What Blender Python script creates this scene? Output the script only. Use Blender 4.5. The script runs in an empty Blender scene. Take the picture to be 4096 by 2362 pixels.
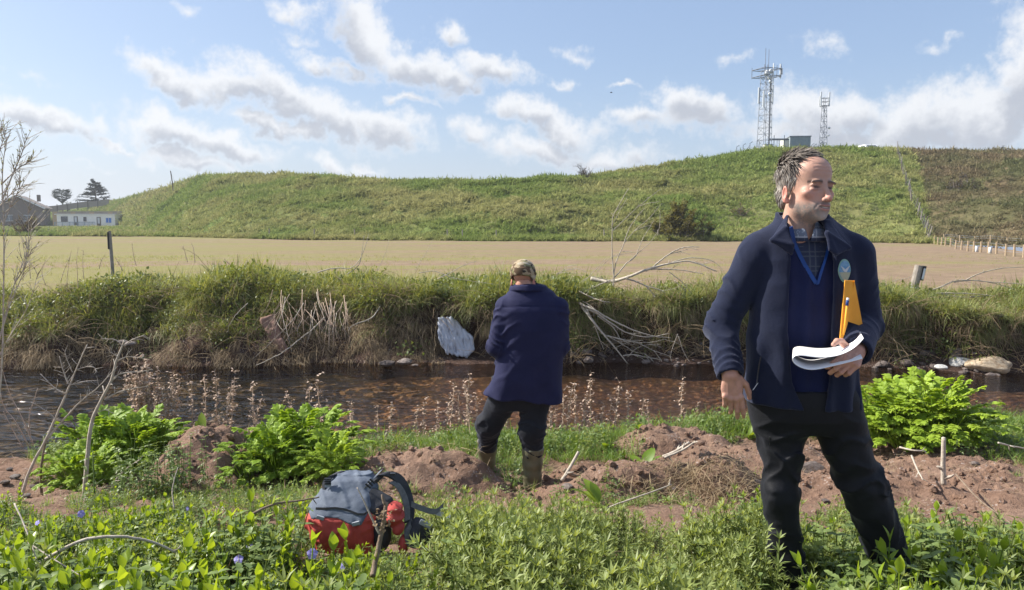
import bpy, bmesh, math, random
import numpy as np
from mathutils import Vector, Matrix, Euler
random.seed(7)
RNG = np.random.default_rng(11)
SC = bpy.context.scene
COL = SC.collection
R = math.radians

# ------------------------------------------------------------------ camera
F_PX, HOR, EYE = 3100.0, 885.0, 1.55            # focal length in photo pixels, horizon row, eye height in metres
PITCH = math.atan((1181 - HOR) / F_PX)
cam_d = bpy.data.cameras.new('camera'); cam = bpy.data.objects.new('camera', cam_d); COL.objects.link(cam)
cam_d.sensor_width = 36.0; cam_d.lens = 36.0 * F_PX / 4096.0
cam_d.clip_start = 0.05; cam_d.clip_end = 6000
cam.location = (0, 0, EYE); cam.rotation_euler = (math.pi / 2 - PITCH, 0, 0)
SC.camera = cam
CP, SP = math.cos(PITCH), math.sin(PITCH)

def ray(px, py):
    u, v = (px - 2048) / F_PX, (1181 - py) / F_PX
    return np.array([u, CP + v * SP, -SP + v * CP])
def P(px, py, d):
    """point seen at photo pixel px,py that stands d metres away (measured along y)"""
    r = ray(px, py); return np.array([0, 0, EYE]) + r * (d / r[1])
def G(px, py, z):
    """point seen at photo pixel px,py on the level z"""
    r = ray(px, py); return np.array([0, 0, EYE]) + r * ((z - EYE) / r[2])

# ------------------------------------------------------------------ sky, sun, exposure
SUN_AZ, SUN_EL = R(-76), R(41)                  # azimuth from +y (negative: to the left)
SUN_DIR = Vector((math.sin(SUN_AZ) * math.cos(SUN_EL), math.cos(SUN_AZ) * math.cos(SUN_EL), math.sin(SUN_EL)))
sun_d = bpy.data.lights.new('sun', 'SUN'); sun = bpy.data.objects.new('sun', sun_d); COL.objects.link(sun)
sun_d.energy = 5.0; sun_d.angle = R(0.6); sun_d.color = (1.0, 0.95, 0.86)
sun.rotation_euler = SUN_DIR.to_track_quat('Z', 'Y').to_euler()
sun.location = (-20, 8, 30)
SC.view_settings.view_transform = 'Standard'; SC.view_settings.look = 'None'
SC.view_settings.exposure = 0.85; SC.view_settings.gamma = 1.0; SC.view_settings.use_curve_mapping = False
try:
    SC.cycles.use_denoising = True
    SC.cycles.max_bounces = 8; SC.cycles.transparent_max_bounces = 12
    SC.cycles.volume_bounces = 0
except Exception: pass

class NT:
    """a small helper for node trees"""
    def __init__(s, tree): s.t = tree; s.n = tree.nodes; s.l = tree.links
    def add(s, typ, **kw):
        n = s.n.new(typ)
        for k, v in kw.items():
            if k.startswith('i_'):
                key = k[2:]; key = int(key) if key.isdigit() else key.replace('_', ' ')
                s.set(n.inputs[key], v)
            else: setattr(n, k, v)
        return n
    def set(s, inp, v):
        if isinstance(v, bpy.types.NodeSocket): s.l.new(v, inp)
        elif v is not None: inp.default_value = v
    def math(s, op, a, b=None, c=None, clamp=False):
        n = s.n.new('ShaderNodeMath'); n.operation = op; n.use_clamp = clamp
        s.set(n.inputs[0], a); s.set(n.inputs[1], b); s.set(n.inputs[2], c); return n.outputs[0]
    def vmath(s, op, a, b=None, scale=None):
        n = s.n.new('ShaderNodeVectorMath'); n.operation = op
        s.set(n.inputs[0], a); s.set(n.inputs[1], b)
        if scale is not None: s.set(n.inputs['Scale'], scale)
        return n.outputs['Value'] if op in ('LENGTH', 'DOT_PRODUCT', 'DISTANCE') else n.outputs[0]
    def mix(s, f, a, b, blend='MIX'):
        n = s.n.new('ShaderNodeMix'); n.data_type = 'RGBA'; n.blend_type = blend; n.clamp_factor = True
        s.set(n.inputs['Factor'], f); s.set(n.inputs['A'], a); s.set(n.inputs['B'], b)
        n.inputs['A']; return n.outputs['Result']
    def noise(s, vec, scale, detail=4, rough=0.55, dist=0.0, out='Fac', dim='3D'):
        n = s.n.new('ShaderNodeTexNoise'); n.noise_dimensions = dim
        if vec is not None: s.l.new(vec, n.inputs['Vector'])
        s.set(n.inputs['Scale'], scale); n.inputs['Detail'].default_value = detail
        n.inputs['Roughness'].default_value = rough; n.inputs['Distortion'].default_value = dist
        return n.outputs[out]
    def ramp(s, f, lo, hi, a=0.0, b=1.0, smooth=True):
        n = s.n.new('ShaderNodeMapRange'); n.interpolation_type = 'SMOOTHSTEP' if smooth else 'LINEAR'
        s.set(n.inputs[0], f); s.set(n.inputs[1], lo); s.set(n.inputs[2], hi); s.set(n.inputs[3], a); s.set(n.inputs[4], b)
        return n.outputs[0]
def c4(c): return (c[0], c[1], c[2], 1.0)

def build_world():
    w = bpy.data.worlds.new('World'); SC.world = w; w.use_nodes = True
    t = NT(w.node_tree); t.n.clear()
    out = t.add('ShaderNodeOutputWorld'); bg = t.add('ShaderNodeBackground')
    sky = t.add('ShaderNodeTexSky', sky_type='NISHITA')
    sky.sun_disc = False; sky.sun_elevation = SUN_EL; sky.sun_rotation = SUN_AZ % (2 * math.pi)
    sky.altitude = 0; sky.air_density = 1.0; sky.dust_density = 1.6; sky.ozone_density = 1.0
    # cloud field: a node group that gives cloud cover for a direction (azimuth, elevation)
    S = 1.0 / 1911.0
    E = [(90,288,140,34,12,1),(275,348,62,11,5,.7),(430,318,115,44,10,1),(545,350,115,34,12,1),(470,392,110,26,14,.9),
         (420,200,105,36,18,1),(560,215,140,38,15,.95),(700,240,160,46,25,1),(830,300,130,46,30,1),(955,332,105,46,20,1),(640,300,80,24,18,.9),(745,325,90,26,8,.9),
         (900,80,115,66,58,1),(1020,165,110,54,25,1),(1095,190,95,36,5,1),(1200,170,80,36,10,.95),
         (790,158,100,26,25,.75),(860,180,55,18,15,.75),(1105,80,50,30,20,.85),(1010,262,48,13,12,.75),(490,32,48,16,25,.5),(720,30,90,26,10,.6),(730,80,60,18,10,.5),
         (800,405,65,26,20,.9),(900,420,70,16,10,.7),(1170,325,75,36,20,.75),(1290,280,85,32,12,.95),(1380,310,115,42,20,.9),
         (1330,362,150,38,5,.85),(1500,392,150,32,5,.75),(1550,310,120,28,-5,.75),
         (1700,270,95,50,-5,1),(1790,290,65,50,20,.95),(1720,312,125,36,0,.95),
         (2000,290,100,72,0,1),(2090,270,80,56,0,1),(2250,300,120,72,0,1),(2400,300,140,72,0,1),(2505,190,45,120,0,1),(2150,345,340,42,0,.9),
         (1400,112,62,26,-10,.5),(1360,202,48,20,0,.65),(1545,215,40,11,5,.6),(2040,100,75,30,20,.5),(1815,147,45,18,0,.5),(2320,118,42,14,15,.5),(240,402,45,9,5,.4),(60,170,70,16,10,.35)]
    g = bpy.data.node_groups.new('cloud_cover', 'ShaderNodeTree')
    g.interface.new_socket('Vector', in_out='INPUT', socket_type='NodeSocketVector')
    g.interface.new_socket('Cover', in_out='OUTPUT', socket_type='NodeSocketFloat')
    g.interface.new_socket('Under', in_out='OUTPUT', socket_type='NodeSocketFloat')
    q = NT(g); gi = q.add('NodeGroupInput'); go = q.add('NodeGroupOutput')
    v = gi.outputs[0]
    w1 = q.noise(v, 9.0, 3, 0.55, out='Color', dim='2D'); w2 = q.noise(v, 38.0, 4, 0.62, out='Color', dim='2D')
    warp = q.vmath('ADD', q.vmath('SCALE', q.vmath('SUBTRACT', w1, (.5, .5, .5)), scale=0.075), q.vmath('SCALE', q.vmath('SUBTRACT', w2, (.5, .5, .5)), scale=0.022))
    vw = q.vmath('MULTIPLY', q.vmath('ADD', v, warp), (1, 1, 0))
    acc = shd = None
    for lo, hi, fr in ((-90, 8.5, 2), (8.5, 21, 14), (21, 40, 27), (40, 90, 58)):      # frames turned like the clouds' long axes
        ca, sa = math.cos(-R(fr)), math.sin(-R(fr))
        def turned(vec):
            cx = q.add('ShaderNodeCombineXYZ'); q.l.new(q.vmath('DOT_PRODUCT', vec, (ca, sa, 0)), cx.inputs[0]); q.l.new(q.vmath('DOT_PRODUCT', vec, (-sa, ca, 0)), cx.inputs[1]); return cx.outputs[0]
        base = vw; tv = None
        for k, (cx, cy, rx, ry, rot, wt) in enumerate([e for e in E if lo <= e[4] < hi]):
            if k % 6 == 0:     # in turn, a few at a time: keeps the shader stack small
                tv = turned(base if acc is None else q.vmath('ADD', base, q.vmath('SCALE', (1e-6, 0, 0), scale=q.math('ADD', acc, shd))))
            d = ray(cx * 1.6222, cy * 1.6222); az = math.atan2(d[0], d[1]); el = math.atan2(d[2], math.hypot(d[0], d[1]))
            sx, sy = 1 / (rx * S * 1.12), 1 / (ry * S * 1.12); lx, ly = ca * az + sa * el, -sa * az + ca * el
            n = q.add('ShaderNodeVectorMath', operation='MULTIPLY_ADD'); q.l.new(tv, n.inputs[0]); n.inputs[1].default_value = (sx, sy, 0); n.inputs[2].default_value = (-lx * sx, -ly * sy, 0)
            f = q.math('MULTIPLY_ADD', q.vmath('LENGTH', n.outputs[0]), -wt, 1.35 * wt)
            h = q.math('MULTIPLY_ADD', q.vmath('DISTANCE', n.outputs[0], (.22, -.62, 0)), -wt, 1.25 * wt)
            acc = f if acc is None else q.math('MAXIMUM', acc, f); shd = h if shd is None else q.math('MAXIMUM', shd, h)
    sep = q.add('ShaderNodeSeparateXYZ'); q.l.new(v, sep.inputs[0])
    # elsewhere in the sky: the same kind of clouds, from noise alone
    gen = q.math('SUBTRACT', q.math('MULTIPLY', q.noise(q.vmath('MULTIPLY', vw, (1, 2.2, 1)), 3.4, 2, 0.5, dim='2D'), 3.6), 1.75)
    inside = q.math('MULTIPLY', q.ramp(q.math('ABSOLUTE', sep.outputs[0]), 0.60, 0.72, 1, 0), q.ramp(sep.outputs[1], 0.36, 0.5, 1, 0))
    den = q.math('ADD', q.math('MULTIPLY', acc, inside), q.math('MULTIPLY', gen, q.math('SUBTRACT', 1.0, inside)))
    fine = q.math('MULTIPLY', q.math('SUBTRACT', q.noise(v, 60.0, 5, 0.66, dim='2D'), 0.5), 0.9)
    q.l.new(q.math('ADD', den, fine), go.inputs[0])
    q.l.new(q.math('ADD', q.math('MULTIPLY', shd, inside), q.math('MULTIPLY', fine, .6)), go.inputs[1])
    tc = t.add('ShaderNodeTexCoord'); sp = t.add('ShaderNodeSeparateXYZ'); t.l.new(tc.outputs['Generated'], sp.inputs[0])
    az = t.math('ARCTAN2', sp.outputs[0], sp.outputs[1]); el = t.math('ARCSINE', sp.outputs[2])
    cv = t.add('ShaderNodeCombineXYZ'); t.l.new(az, cv.inputs[0]); t.l.new(el, cv.inputs[1])
    cn = t.add('ShaderNodeGroup'); cn.node_tree = g; t.l.new(cv.outputs[0], cn.inputs[0]); a, under = cn.outputs
    alpha = t.ramp(a, 0.16, 0.95)
    shade = t.math('MULTIPLY', t.ramp(under, 0.25, 1.05), t.ramp(a, 0.3, .8))
    ccol = t.mix(shade, (6.3, 6.4, 6.6, 1), (3.7, 3.9, 4.4, 1))
    # Nishita tinted a little paler, as in thin spring haze; low down it goes paler still
    skyc = t.mix(0.40, sky.outputs[0], (3.0, 4.1, 6.5, 1))
    lowh = t.ramp(el, 0.0, 0.20, 0.30, 0.0)
    skyc = t.mix(lowh, skyc, (4.7, 5.3, 6.3, 1))
    fin = t.mix(t.math('MULTIPLY', alpha, 0.94), skyc, ccol)
    t.l.new(fin, bg.inputs['Color']); bg.inputs['Strength'].default_value = 0.083
    t.l.new(bg.outputs[0], out.inputs['Surface'])
    w.cycles.sampling_method = 'NONE'
build_world()

# ------------------------------------------------------------------ noise in numpy
_perm = np.random.default_rng(5).random((256, 256)).astype(np.float64)
def vnoise(x, y):
    xi = np.floor(x).astype(int); yi = np.floor(y).astype(int); fx = x - xi; fy = y - yi
    fx = fx * fx * (3 - 2 * fx); fy = fy * fy * (3 - 2 * fy)
    a = _perm[xi & 255, yi & 255]; b = _perm[(xi + 1) & 255, yi & 255]; c = _perm[xi & 255, (yi + 1) & 255]; d = _perm[(xi + 1) & 255, (yi + 1) & 255]
    return (a * (1 - fx) + b * fx) * (1 - fy) + (c * (1 - fx) + d * fx) * fy - 0.5
def fbm(x, y, oct=4, gain=0.5, lac=2.03, seed=0.0):
    x = np.asarray(x, float) + seed * 17.31; y = np.asarray(y, float) - seed * 9.17
    s = 0; a = 1.0
    for _ in range(oct):
        s = s + a * vnoise(x, y); x = x * lac + 13.7; y = y * lac + 7.1; a *= gain
    return s
_perm3 = np.random.default_rng(6).random((64, 64, 64))
def vnoise3(p):
    i = np.floor(p).astype(int); f = p - i; f = f * f * (3 - 2 * f); i0 = i & 63; i1 = (i + 1) & 63
    def g(a, b, c): return _perm3[(i1 if a else i0)[..., 0], (i1 if b else i0)[..., 1], (i1 if c else i0)[..., 2]]
    fx, fy, fz = f[..., 0], f[..., 1], f[..., 2]
    x00 = g(0,0,0)*(1-fx)+g(1,0,0)*fx; x10 = g(0,1,0)*(1-fx)+g(1,1,0)*fx; x01 = g(0,0,1)*(1-fx)+g(1,0,1)*fx; x11 = g(0,1,1)*(1-fx)+g(1,1,1)*fx
    return (x00*(1-fy)+x10*fy)*(1-fz)+(x01*(1-fy)+x11*fy)*fz - 0.5
def fbm3(p, oct=3):
    s = 0; a = 1.0
    for _ in range(oct): s = s + a * vnoise3(p); p = p * 2.03 + 11.3; a *= .5
    return s
def smooth(e0, e1, x):
    t = np.clip((np.asarray(x, float) - e0) / (e1 - e0), 0, 1); return t * t * (3 - 2 * t)

# ------------------------------------------------------------------ materials
MAT = {}
def new_mat(name):
    m = bpy.data.materials.new(name); m.use_nodes = True; t = NT(m.node_tree); t.n.clear()
    o = t.add('ShaderNodeOutputMaterial'); MAT[name] = m; return m, t, o
def coord(t, what='Object'):
    return t.add('ShaderNodeTexCoord').outputs[what]
def surf(name, c1, c2=None, scale=20.0, rough=0.7, bump=0.0, bscale=None, spec=0.3, metal=0.0, detail=5, sheen=0.0, lo=.35, hi=.65, world=False):
    """two-tone procedural surface with noise colour and fine bump"""
    m, t, o = new_mat(name)
    b = t.add('ShaderNodeBsdfPrincipled'); t.l.new(b.outputs[0], o.inputs[0])
    v = t.add('ShaderNodeNewGeometry').outputs['Position'] if world else coord(t)
    if c2 is None: c2 = tuple(x * 0.75 for x in c1)
    n = t.noise(v, scale, detail, 0.6)
    t.l.new(t.mix(t.ramp(n, lo, hi), c4(c1), c4(c2)), b.inputs['Base Color'])
    b.inputs['Roughness'].default_value = rough; b.inputs['Specular IOR Level'].default_value = spec; b.inputs['Metallic'].default_value = metal
    if sheen: b.inputs['Sheen Weight'].default_value = sheen; b.inputs['Sheen Roughness'].default_value = .4
    if bump:
        bn = t.add('ShaderNodeBump'); bn.inputs['Strength'].default_value = bump; bn.inputs['Distance'].default_value = 0.02
        t.l.new(t.noise(v, bscale or scale * 3, 6, 0.65), bn.inputs['Height']); t.l.new(bn.outputs[0], b.inputs['Normal'])
    return m
def leafmat(name, c1, c2, trans=0.38, rough=0.45, spec=0.35, tint=(1.25, 1.15, 0.5)):
    """leaf: diffuse front, light through the back, hue varies by plant (instance) and by leaf (attribute v)"""
    m, t, o = new_mat(name)
    at = t.add('ShaderNodeAttribute', attribute_name='v').outputs['Fac']
    rnd = t.add('ShaderNodeObjectInfo').outputs['Random']
    f = t.math('ADD', t.math('MULTIPLY', at, 0.6), t.math('MULTIPLY', rnd, 0.4), clamp=True)
    c = t.mix(f, c4(c1), c4(c2))
    b = t.add('ShaderNodeBsdfPrincipled'); b.inputs['Roughness'].default_value = rough; b.inputs['Specular IOR Level'].default_value = spec
    t.l.new(c, b.inputs['Base Color'])
    tr = t.add('ShaderNodeBsdfTranslucent'); t.l.new(t.mix(1.0, c, c4(tint), 'MULTIPLY'), tr.inputs[0])
    mx = t.add('ShaderNodeMixShader'); mx.inputs[0].default_value = trans
    t.l.new(b.outputs[0], mx.inputs[1]); t.l.new(tr.outputs[0], mx.inputs[2]); t.l.new(mx.outputs[0], o.inputs[0])
    return m

# ------------------------------------------------------------------ mesh helpers
def mesh_np(name, V, Fq, mat, attrs=None, smooth_=True, mats=None, midx=None):
    """mesh from numpy arrays: V (n,3), Fq (m,3) or (m,4), or a list of faces"""
    me = bpy.data.meshes.new(name)
    V = np.asarray(V, np.float32)
    if isinstance(Fq, np.ndarray):
        k = Fq.shape[1]; n = len(Fq)
        me.vertices.add(len(V)); me.vertices.foreach_set('co', V.ravel())
        me.loops.add(n * k); me.loops.foreach_set('vertex_index', Fq.astype(np.int32).ravel())
        me.polygons.add(n); me.polygons.foreach_set('loop_start', np.arange(0, n * k, k, dtype=np.int32))
        me.update(calc_edges=True); me.validate()
    else:
        me.from_pydata([tuple(map(float, v)) for v in V], [], [tuple(int(i) for i in f) for f in Fq]); me.update()
    for mm in (mats or ([mat] if mat else [])): me.materials.append(MAT[mm] if isinstance(mm, str) else mm)
    if midx is not None: me.polygons.foreach_set('material_index', np.asarray(midx, np.int32))
    if smooth_: me.polygons.foreach_set('use_smooth', np.ones(len(me.polygons), bool))
    for k, a in (attrs or {}).items():
        a = np.asarray(a, np.float32)
        if a.ndim == 1: at = me.attributes.new(k, 'FLOAT', 'POINT'); at.data.foreach_set('value', a)
        else:
            at = me.attributes.new(k, 'FLOAT_COLOR', 'POINT')
            at.data.foreach_set('color', np.concatenate([a, np.ones((len(a), 1), np.float32)], 1).ravel())
    return me
def link(name, data, parent=None, loc=(0, 0, 0), rot=(0, 0, 0), scale=1.0):
    o = bpy.data.objects.new(name, data); COL.objects.link(o)
    o.location = tuple(float(x) for x in loc); o.rotation_euler = tuple(float(x) for x in rot)
    o.scale = (scale,) * 3 if not hasattr(scale, '__len__') else tuple(scale)
    if parent is not None: o.parent = parent
    return o
def tag(o, label=None, cat=None, group=None, kind=None):
    if label: o['label'] = label
    if cat: o['category'] = cat
    if group: o['group'] = group
    if kind: o['kind'] = kind
    return o
def thing(name, label, cat, loc=(0, 0, 0), rz=0.0, group=None):
    return tag(link(name, None, loc=loc, rot=(0, 0, rz)), label, cat, group)
def copy_tree(o, parent=None):
    c = o.copy(); COL.objects.link(c); c.parent = parent
    for ch in list(o.children): copy_tree(ch, c)
    return c

class MB:
    """collects shapes into one mesh"""
    def __init__(s): s.v = []; s.f = []; s.a = []
    def add(s, V, F, a=0.0):
        b = len(s.v); s.v.extend([tuple(map(float, x)) for x in V]); s.f.extend([tuple(int(i) + b for i in f) for f in F])
        s.a.extend([a] * len(V) if np.isscalar(a) else list(a)); return s
    def box(s, c, d, rot=None, a=0.0, taper=1.0):
        c = Vector(c); M = rot if rot is not None else Matrix.Identity(3)
        V = []
        for z in (-.5, .5):
            k = 1.0 if z < 0 else taper
            for (x, y) in ((-.5, -.5), (.5, -.5), (.5, .5), (-.5, .5)): V.append(c + M @ Vector((x * d[0] * k, y * d[1] * k, z * d[2])))
        return s.add(V, [(0, 3, 2, 1), (4, 5, 6, 7), (0, 1, 5, 4), (1, 2, 6, 5), (2, 3, 7, 6), (3, 0, 4, 7)], a)
    def bevbox(s, c, d, r=0.02, rot=None, a=0.0):
        """box with chamfered edges"""
        bm = bmesh.new(); bmesh.ops.create_cube(bm, size=1.0)
        for v in bm.verts: v.co = Vector((v.co.x * d[0], v.co.y * d[1], v.co.z * d[2]))
        bmesh.ops.bevel(bm, geom=list(bm.edges), offset=min(r, min(d) * .45), segments=2, profile=0.7, affect='EDGES')
        bm.verts.index_update(); M = rot if rot is not None else Matrix.Identity(3); c = Vector(c)
        V = [c + M @ v.co for v in bm.verts]; F = [[v.index for v in f.verts] for f in bm.faces]; bm.free()
        return s.add(V, F, a)
    def tube(s, pts, rad, n=6, a=0.0, cap=True, flat=1.0, up=None):
        """swept tube; rad a number or list; flat squashes the second axis"""
        pts = [Vector(p) for p in pts]; k = len(pts)
        rad = [rad] * k if np.isscalar(rad) else list(rad)
        T = []
        for i in range(k):
            d = pts[min(i + 1, k - 1)] - pts[max(i - 1, 0)]
            T.append(d.normalized() if d.length > 1e-9 else Vector((0, 0, 1)))
        ref = Vector(up) if up is not None else (Vector((0, 0, 1)) if abs(T[0].z) < .9 else Vector((1, 0, 0)))
        X = T[0].cross(ref).normalized(); V = []; 
        for i in range(k):
            X = (X - T[i] * X.dot(T[i]))
            if X.length < 1e-6: X = T[i].orthogonal()
            X.normalize(); Y = T[i].cross(X)
            for j in range(n):
                an = 2 * math.pi * j / n
                V.append(pts[i] + X * (rad[i] * math.cos(an)) + Y * (rad[i] * flat * math.sin(an)))
        F = [(i * n + j, i * n + (j + 1) % n, (i + 1) * n + (j + 1) % n, (i + 1) * n + j) for i in range(k - 1) for j in range(n)]
        if cap: F += [tuple(range(n - 1, -1, -1)), tuple((k - 1) * n + j for j in range(n))]
        return s.add(V, F, a)
    def ribbon(s, pts, width, side, thick=0.004, a=0.0):
        """strap with real thickness along pts; side = list or one vector giving the width direction"""
        pts = [Vector(p) for p in pts]; k = len(pts); V = []
        for i, p in enumerate(pts):
            sd = Vector(side[i] if isinstance(side, list) else side).normalized()
            w = width[i] if hasattr(width, '__len__') else width
            tg = (pts[min(i + 1, k - 1)] - pts[max(i - 1, 0)]).normalized(); nm = tg.cross(sd).normalized()
            V += [p - sd * w / 2 - nm * thick / 2, p + sd * w / 2 - nm * thick / 2, p + sd * w / 2 + nm * thick / 2, p - sd * w / 2 + nm * thick / 2]
        F = [(i * 4 + j, i * 4 + (j + 1) % 4, (i + 1) * 4 + (j + 1) % 4, (i + 1) * 4 + j) for i in range(k - 1) for j in range(4)]
        F += [(3, 2, 1, 0), tuple((k - 1) * 4 + j for j in range(4))]
        return s.add(V, F, a)
    def mesh(s, name, mat, smooth_=False): return mesh_np(name, s.v, s.f, mat, {'v': s.a}, smooth_)
    def build(s, name, mat, parent=None, smooth_=False, loc=(0, 0, 0), rot=(0, 0, 0)):
        return link(name, s.mesh(name, mat, smooth_), parent, loc, rot)

def sheet(name, X, Y, Z, mat, attrs=None):
    """grid sheet from 2-D arrays"""
    n, m = X.shape; V = np.stack([X, Y, Z], -1).reshape(-1, 3)
    i = np.arange(n * m).reshape(n, m)
    Fq = np.stack([i[:-1, :-1], i[:-1, 1:], i[1:, 1:], i[1:, :-1]], -1).reshape(-1, 4)
    return link(name, mesh_np(name, V, Fq, mat, {k: a.reshape(-1) for k, a in (attrs or {}).items()}))

def surface_nets(Fv, o, h):
    """mesh of the zero level of the sampled field Fv (negative inside)"""
    s = Fv < 0; nx, ny, nz = Fv.shape
    P0 = np.zeros((nx - 1, ny - 1, nz - 1, 3), np.float32); C = np.zeros((nx - 1, ny - 1, nz - 1), np.int8)
    cs = [(a, b, c) for a in (0, 1) for b in (0, 1) for c in (0, 1)]
    def cor(c, A): return A[c[0]:nx - 1 + c[0], c[1]:ny - 1 + c[1], c[2]:nz - 1 + c[2]]
    for i, p in enumerate(cs):
        for q in cs[i + 1:]:
            df = [q[k] - p[k] for k in range(3)]
            if sum(map(abs, df)) != 1: continue
            m = cor(p, s) != cor(q, s)
            idx = np.nonzero(m); a = cor(p, Fv)[idx]; b = cor(q, Fv)[idx]; t = a / (a - b)
            for k in range(3): P0[idx + (np.full(len(t), k),)] += p[k] + df[k] * t
            C[idx] += 1
    act = C > 0; ids = np.full(C.shape, -1, np.int64); ids[act] = np.arange(act.sum())
    cell = np.argwhere(act); V = (cell + P0[act] / C[act][:, None]) * h + np.asarray(o)
    Fs = []
    for ax in range(3):
        o1, o2 = [(1, 2), (2, 0), (0, 1)][ax]
        sl0 = [slice(1, -1)] * 3; sl1 = [slice(1, -1)] * 3
        sl0[ax] = slice(0, -1); sl1[ax] = slice(1, None)
        A = s[tuple(sl0)]; B = s[tuple(sl1)]; m = A != B; e = np.argwhere(m); inside = A[m]
        off = np.ones(3, int); off[ax] = 0; e = e + off
        def cid(d1, d2):
            c = e.copy(); c[:, o1] -= d1; c[:, o2] -= d2; return ids[c[:, 0], c[:, 1], c[:, 2]]
        q = np.stack([cid(1, 1), cid(0, 1), cid(0, 0), cid(1, 0)], -1)
        q[~inside] = q[~inside][:, ::-1]; Fs.append(q)
    return V, np.concatenate(Fs)
class Grid:
    """sample points for a sculpted (signed-distance) shape"""
    def __init__(s, lo, hi, h):
        s.lo = np.asarray(lo, float); s.h = h; n = np.ceil((np.asarray(hi) - s.lo) / h).astype(int) + 1
        ax = [s.lo[k] + np.arange(n[k]) * h for k in range(3)]
        s.p = np.stack(np.meshgrid(*ax, indexing='ij'), -1).astype(np.float32)
    def mesh(s, F): return surface_nets(F.astype(np.float32), s.lo, s.h)
def sd_ell(p, c, r, M=None):
    """approximate distance to an ellipsoid (M: 3x3 rotation, columns = its axes)"""
    q = p - np.asarray(c, np.float32)
    if M is not None: q = q @ np.asarray(M, np.float32)
    r = np.asarray(r, np.float32); k0 = np.linalg.norm(q / r, axis=-1); k1 = np.linalg.norm(q / (r * r), axis=-1)
    return k0 * (k0 - 1.0) / np.maximum(k1, 1e-6)
def sd_cone(p, a, b, ra, rb, M=None, sq=None):
    """distance to a rounded tapering limb from a to b; sq = (axis vector, factor) flattens it across that axis"""
    a = np.asarray(a, np.float32); b = np.asarray(b, np.float32); d = b - a; L2 = float(d @ d)
    q = p - a; t = np.clip((q @ d) / L2, 0, 1); w = q - t[..., None] * d
    if sq is not None:
        n = np.asarray(sq[0], np.float32); n = n / np.linalg.norm(n); w = w + (w @ n)[..., None] * n * (1.0 / sq[1] - 1.0)
    return np.linalg.norm(w, axis=-1) - (ra + (rb - ra) * t)
def smin(a, b, k):
    h = np.clip(.5 + .5 * (b - a) / k, 0, 1); return b * (1 - h) + a * h - k * h * (1 - h)
def smax(a, b, k): return -smin(-a, -b, k)
def rotm(ax=0, ay=0, az=0): return np.array(Euler((ax, ay, az)).to_matrix())
# ------------------------------------------------------------------ the lie of the land
WATER = -0.75
def near_line(x): return np.interp(x, [-12, -5.2, -2.6, -1.8, 0, 1.2, 2.4, 4, 6, 12], [7.0, 7.15, 7.45, 7.75, 7.8, 8.05, 8.45, 8.7, 8.6, 8.5])
def far_line(x): return np.interp(x, [-12, -8, -4, 0, 5, 7.5, 12], [11.8, 11.95, 12.3, 12.4, 12.3, 11.5, 11.3]) + 0.10 * np.sin(np.asarray(x) * 1.7) + 0.06 * np.sin(np.asarray(x) * 4.1 + 1)
# mounds of dug soil: x, y, radius x, radius y, height
MOUNDS = []
def mound(px, py, z, rx, ry, h): g = G(px, py, z); MOUNDS.append((g[0], g[1], rx, ry, h))
mound(850, 1900, -.42, .40, .5, .38); mound(760, 1810, -.5, .35, .4, .22); mound(930, 1760, -.5, .5, .4, .16)   # soil heap between the green clumps
mound(1560, 1930, -.35, .52, .34, .19); mound(1780, 1925, -.37, .36, .28, .17); mound(1930, 1960, -.40, .22, .20, .09); mound(1420, 1880, -.38, .4, .3, .14)
mound(2330, 1910, -.4, .28, .22, .16); mound(2390, 1960, -.3, .45, .22, .13); mound(2520, 1975, -.3, .3, .2, .10)
mound(2680, 1790, -.5, .55, .35, .20); mound(2840, 1960, -.32, .38, .32, .26); mound(2960, 1850, -.45, .5, .35, .14)
mound(3400, 1950, -.35, .6, .4, .13); mound(3800, 1900, -.4, .6, .5, .14); mound(3650, 1810, -.5, .5, .4, .10); mound(4020, 2000, -.3, .7, .5, .12); mound(3250, 1850, -.42, .35, .3, .16)
def zg(x, y):
    """height of the near bank"""
    x = np.asarray(x, float); y = np.asarray(y, float)
    yn = near_line(x)
    z = np.interp(y, [0, 3.2, 4.2, 5.6, 7.0], [0.02, 0.0, -0.14, -0.46, -0.55])
    z = z + fbm(x * .9, y * .9, 4, seed=1) * .09 + fbm(x * 5, y * 5, 3, seed=2) * .018
    for (mx, my, rx, ry, h) in MOUNDS:
        q = ((x - mx) / rx) ** 2 + ((y - my) / ry) ** 2
        z = z + h * (.55 * np.exp(-(q * .9) ** 2) + .45 * np.exp(-q * 1.15)) * (1 + .5 * fbm(x * 6, y * 6, 3, seed=mx)) * (q < 9)
    rough = smooth(4.5, 5.0, y)
    z = z + rough * (np.abs(fbm(x * 8, y * 8, 4, .6, seed=3)) * .055 + fbm(x * 22, y * 22, 2, seed=4) * .018)
    lip = smooth(yn - .75, yn + .10, y + fbm(x * 3, y * 0, 3, seed=5) * .22)
    return z * (1 - lip) + lip * (WATER - .16 - .35 * smooth(yn, yn + .7, y))
def zpt(x, y): return float(zg(np.array([x]), np.array([y]))[0])
def on_ground(px, py):
    """where a photo pixel meets the near bank"""
    z = -.3
    for _ in range(12): g = G(px, py, z); z = .5 * z + .5 * zpt(g[0], g[1])
    g = G(px, py, z); return np.array([g[0], g[1], zpt(g[0], g[1])])

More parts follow.
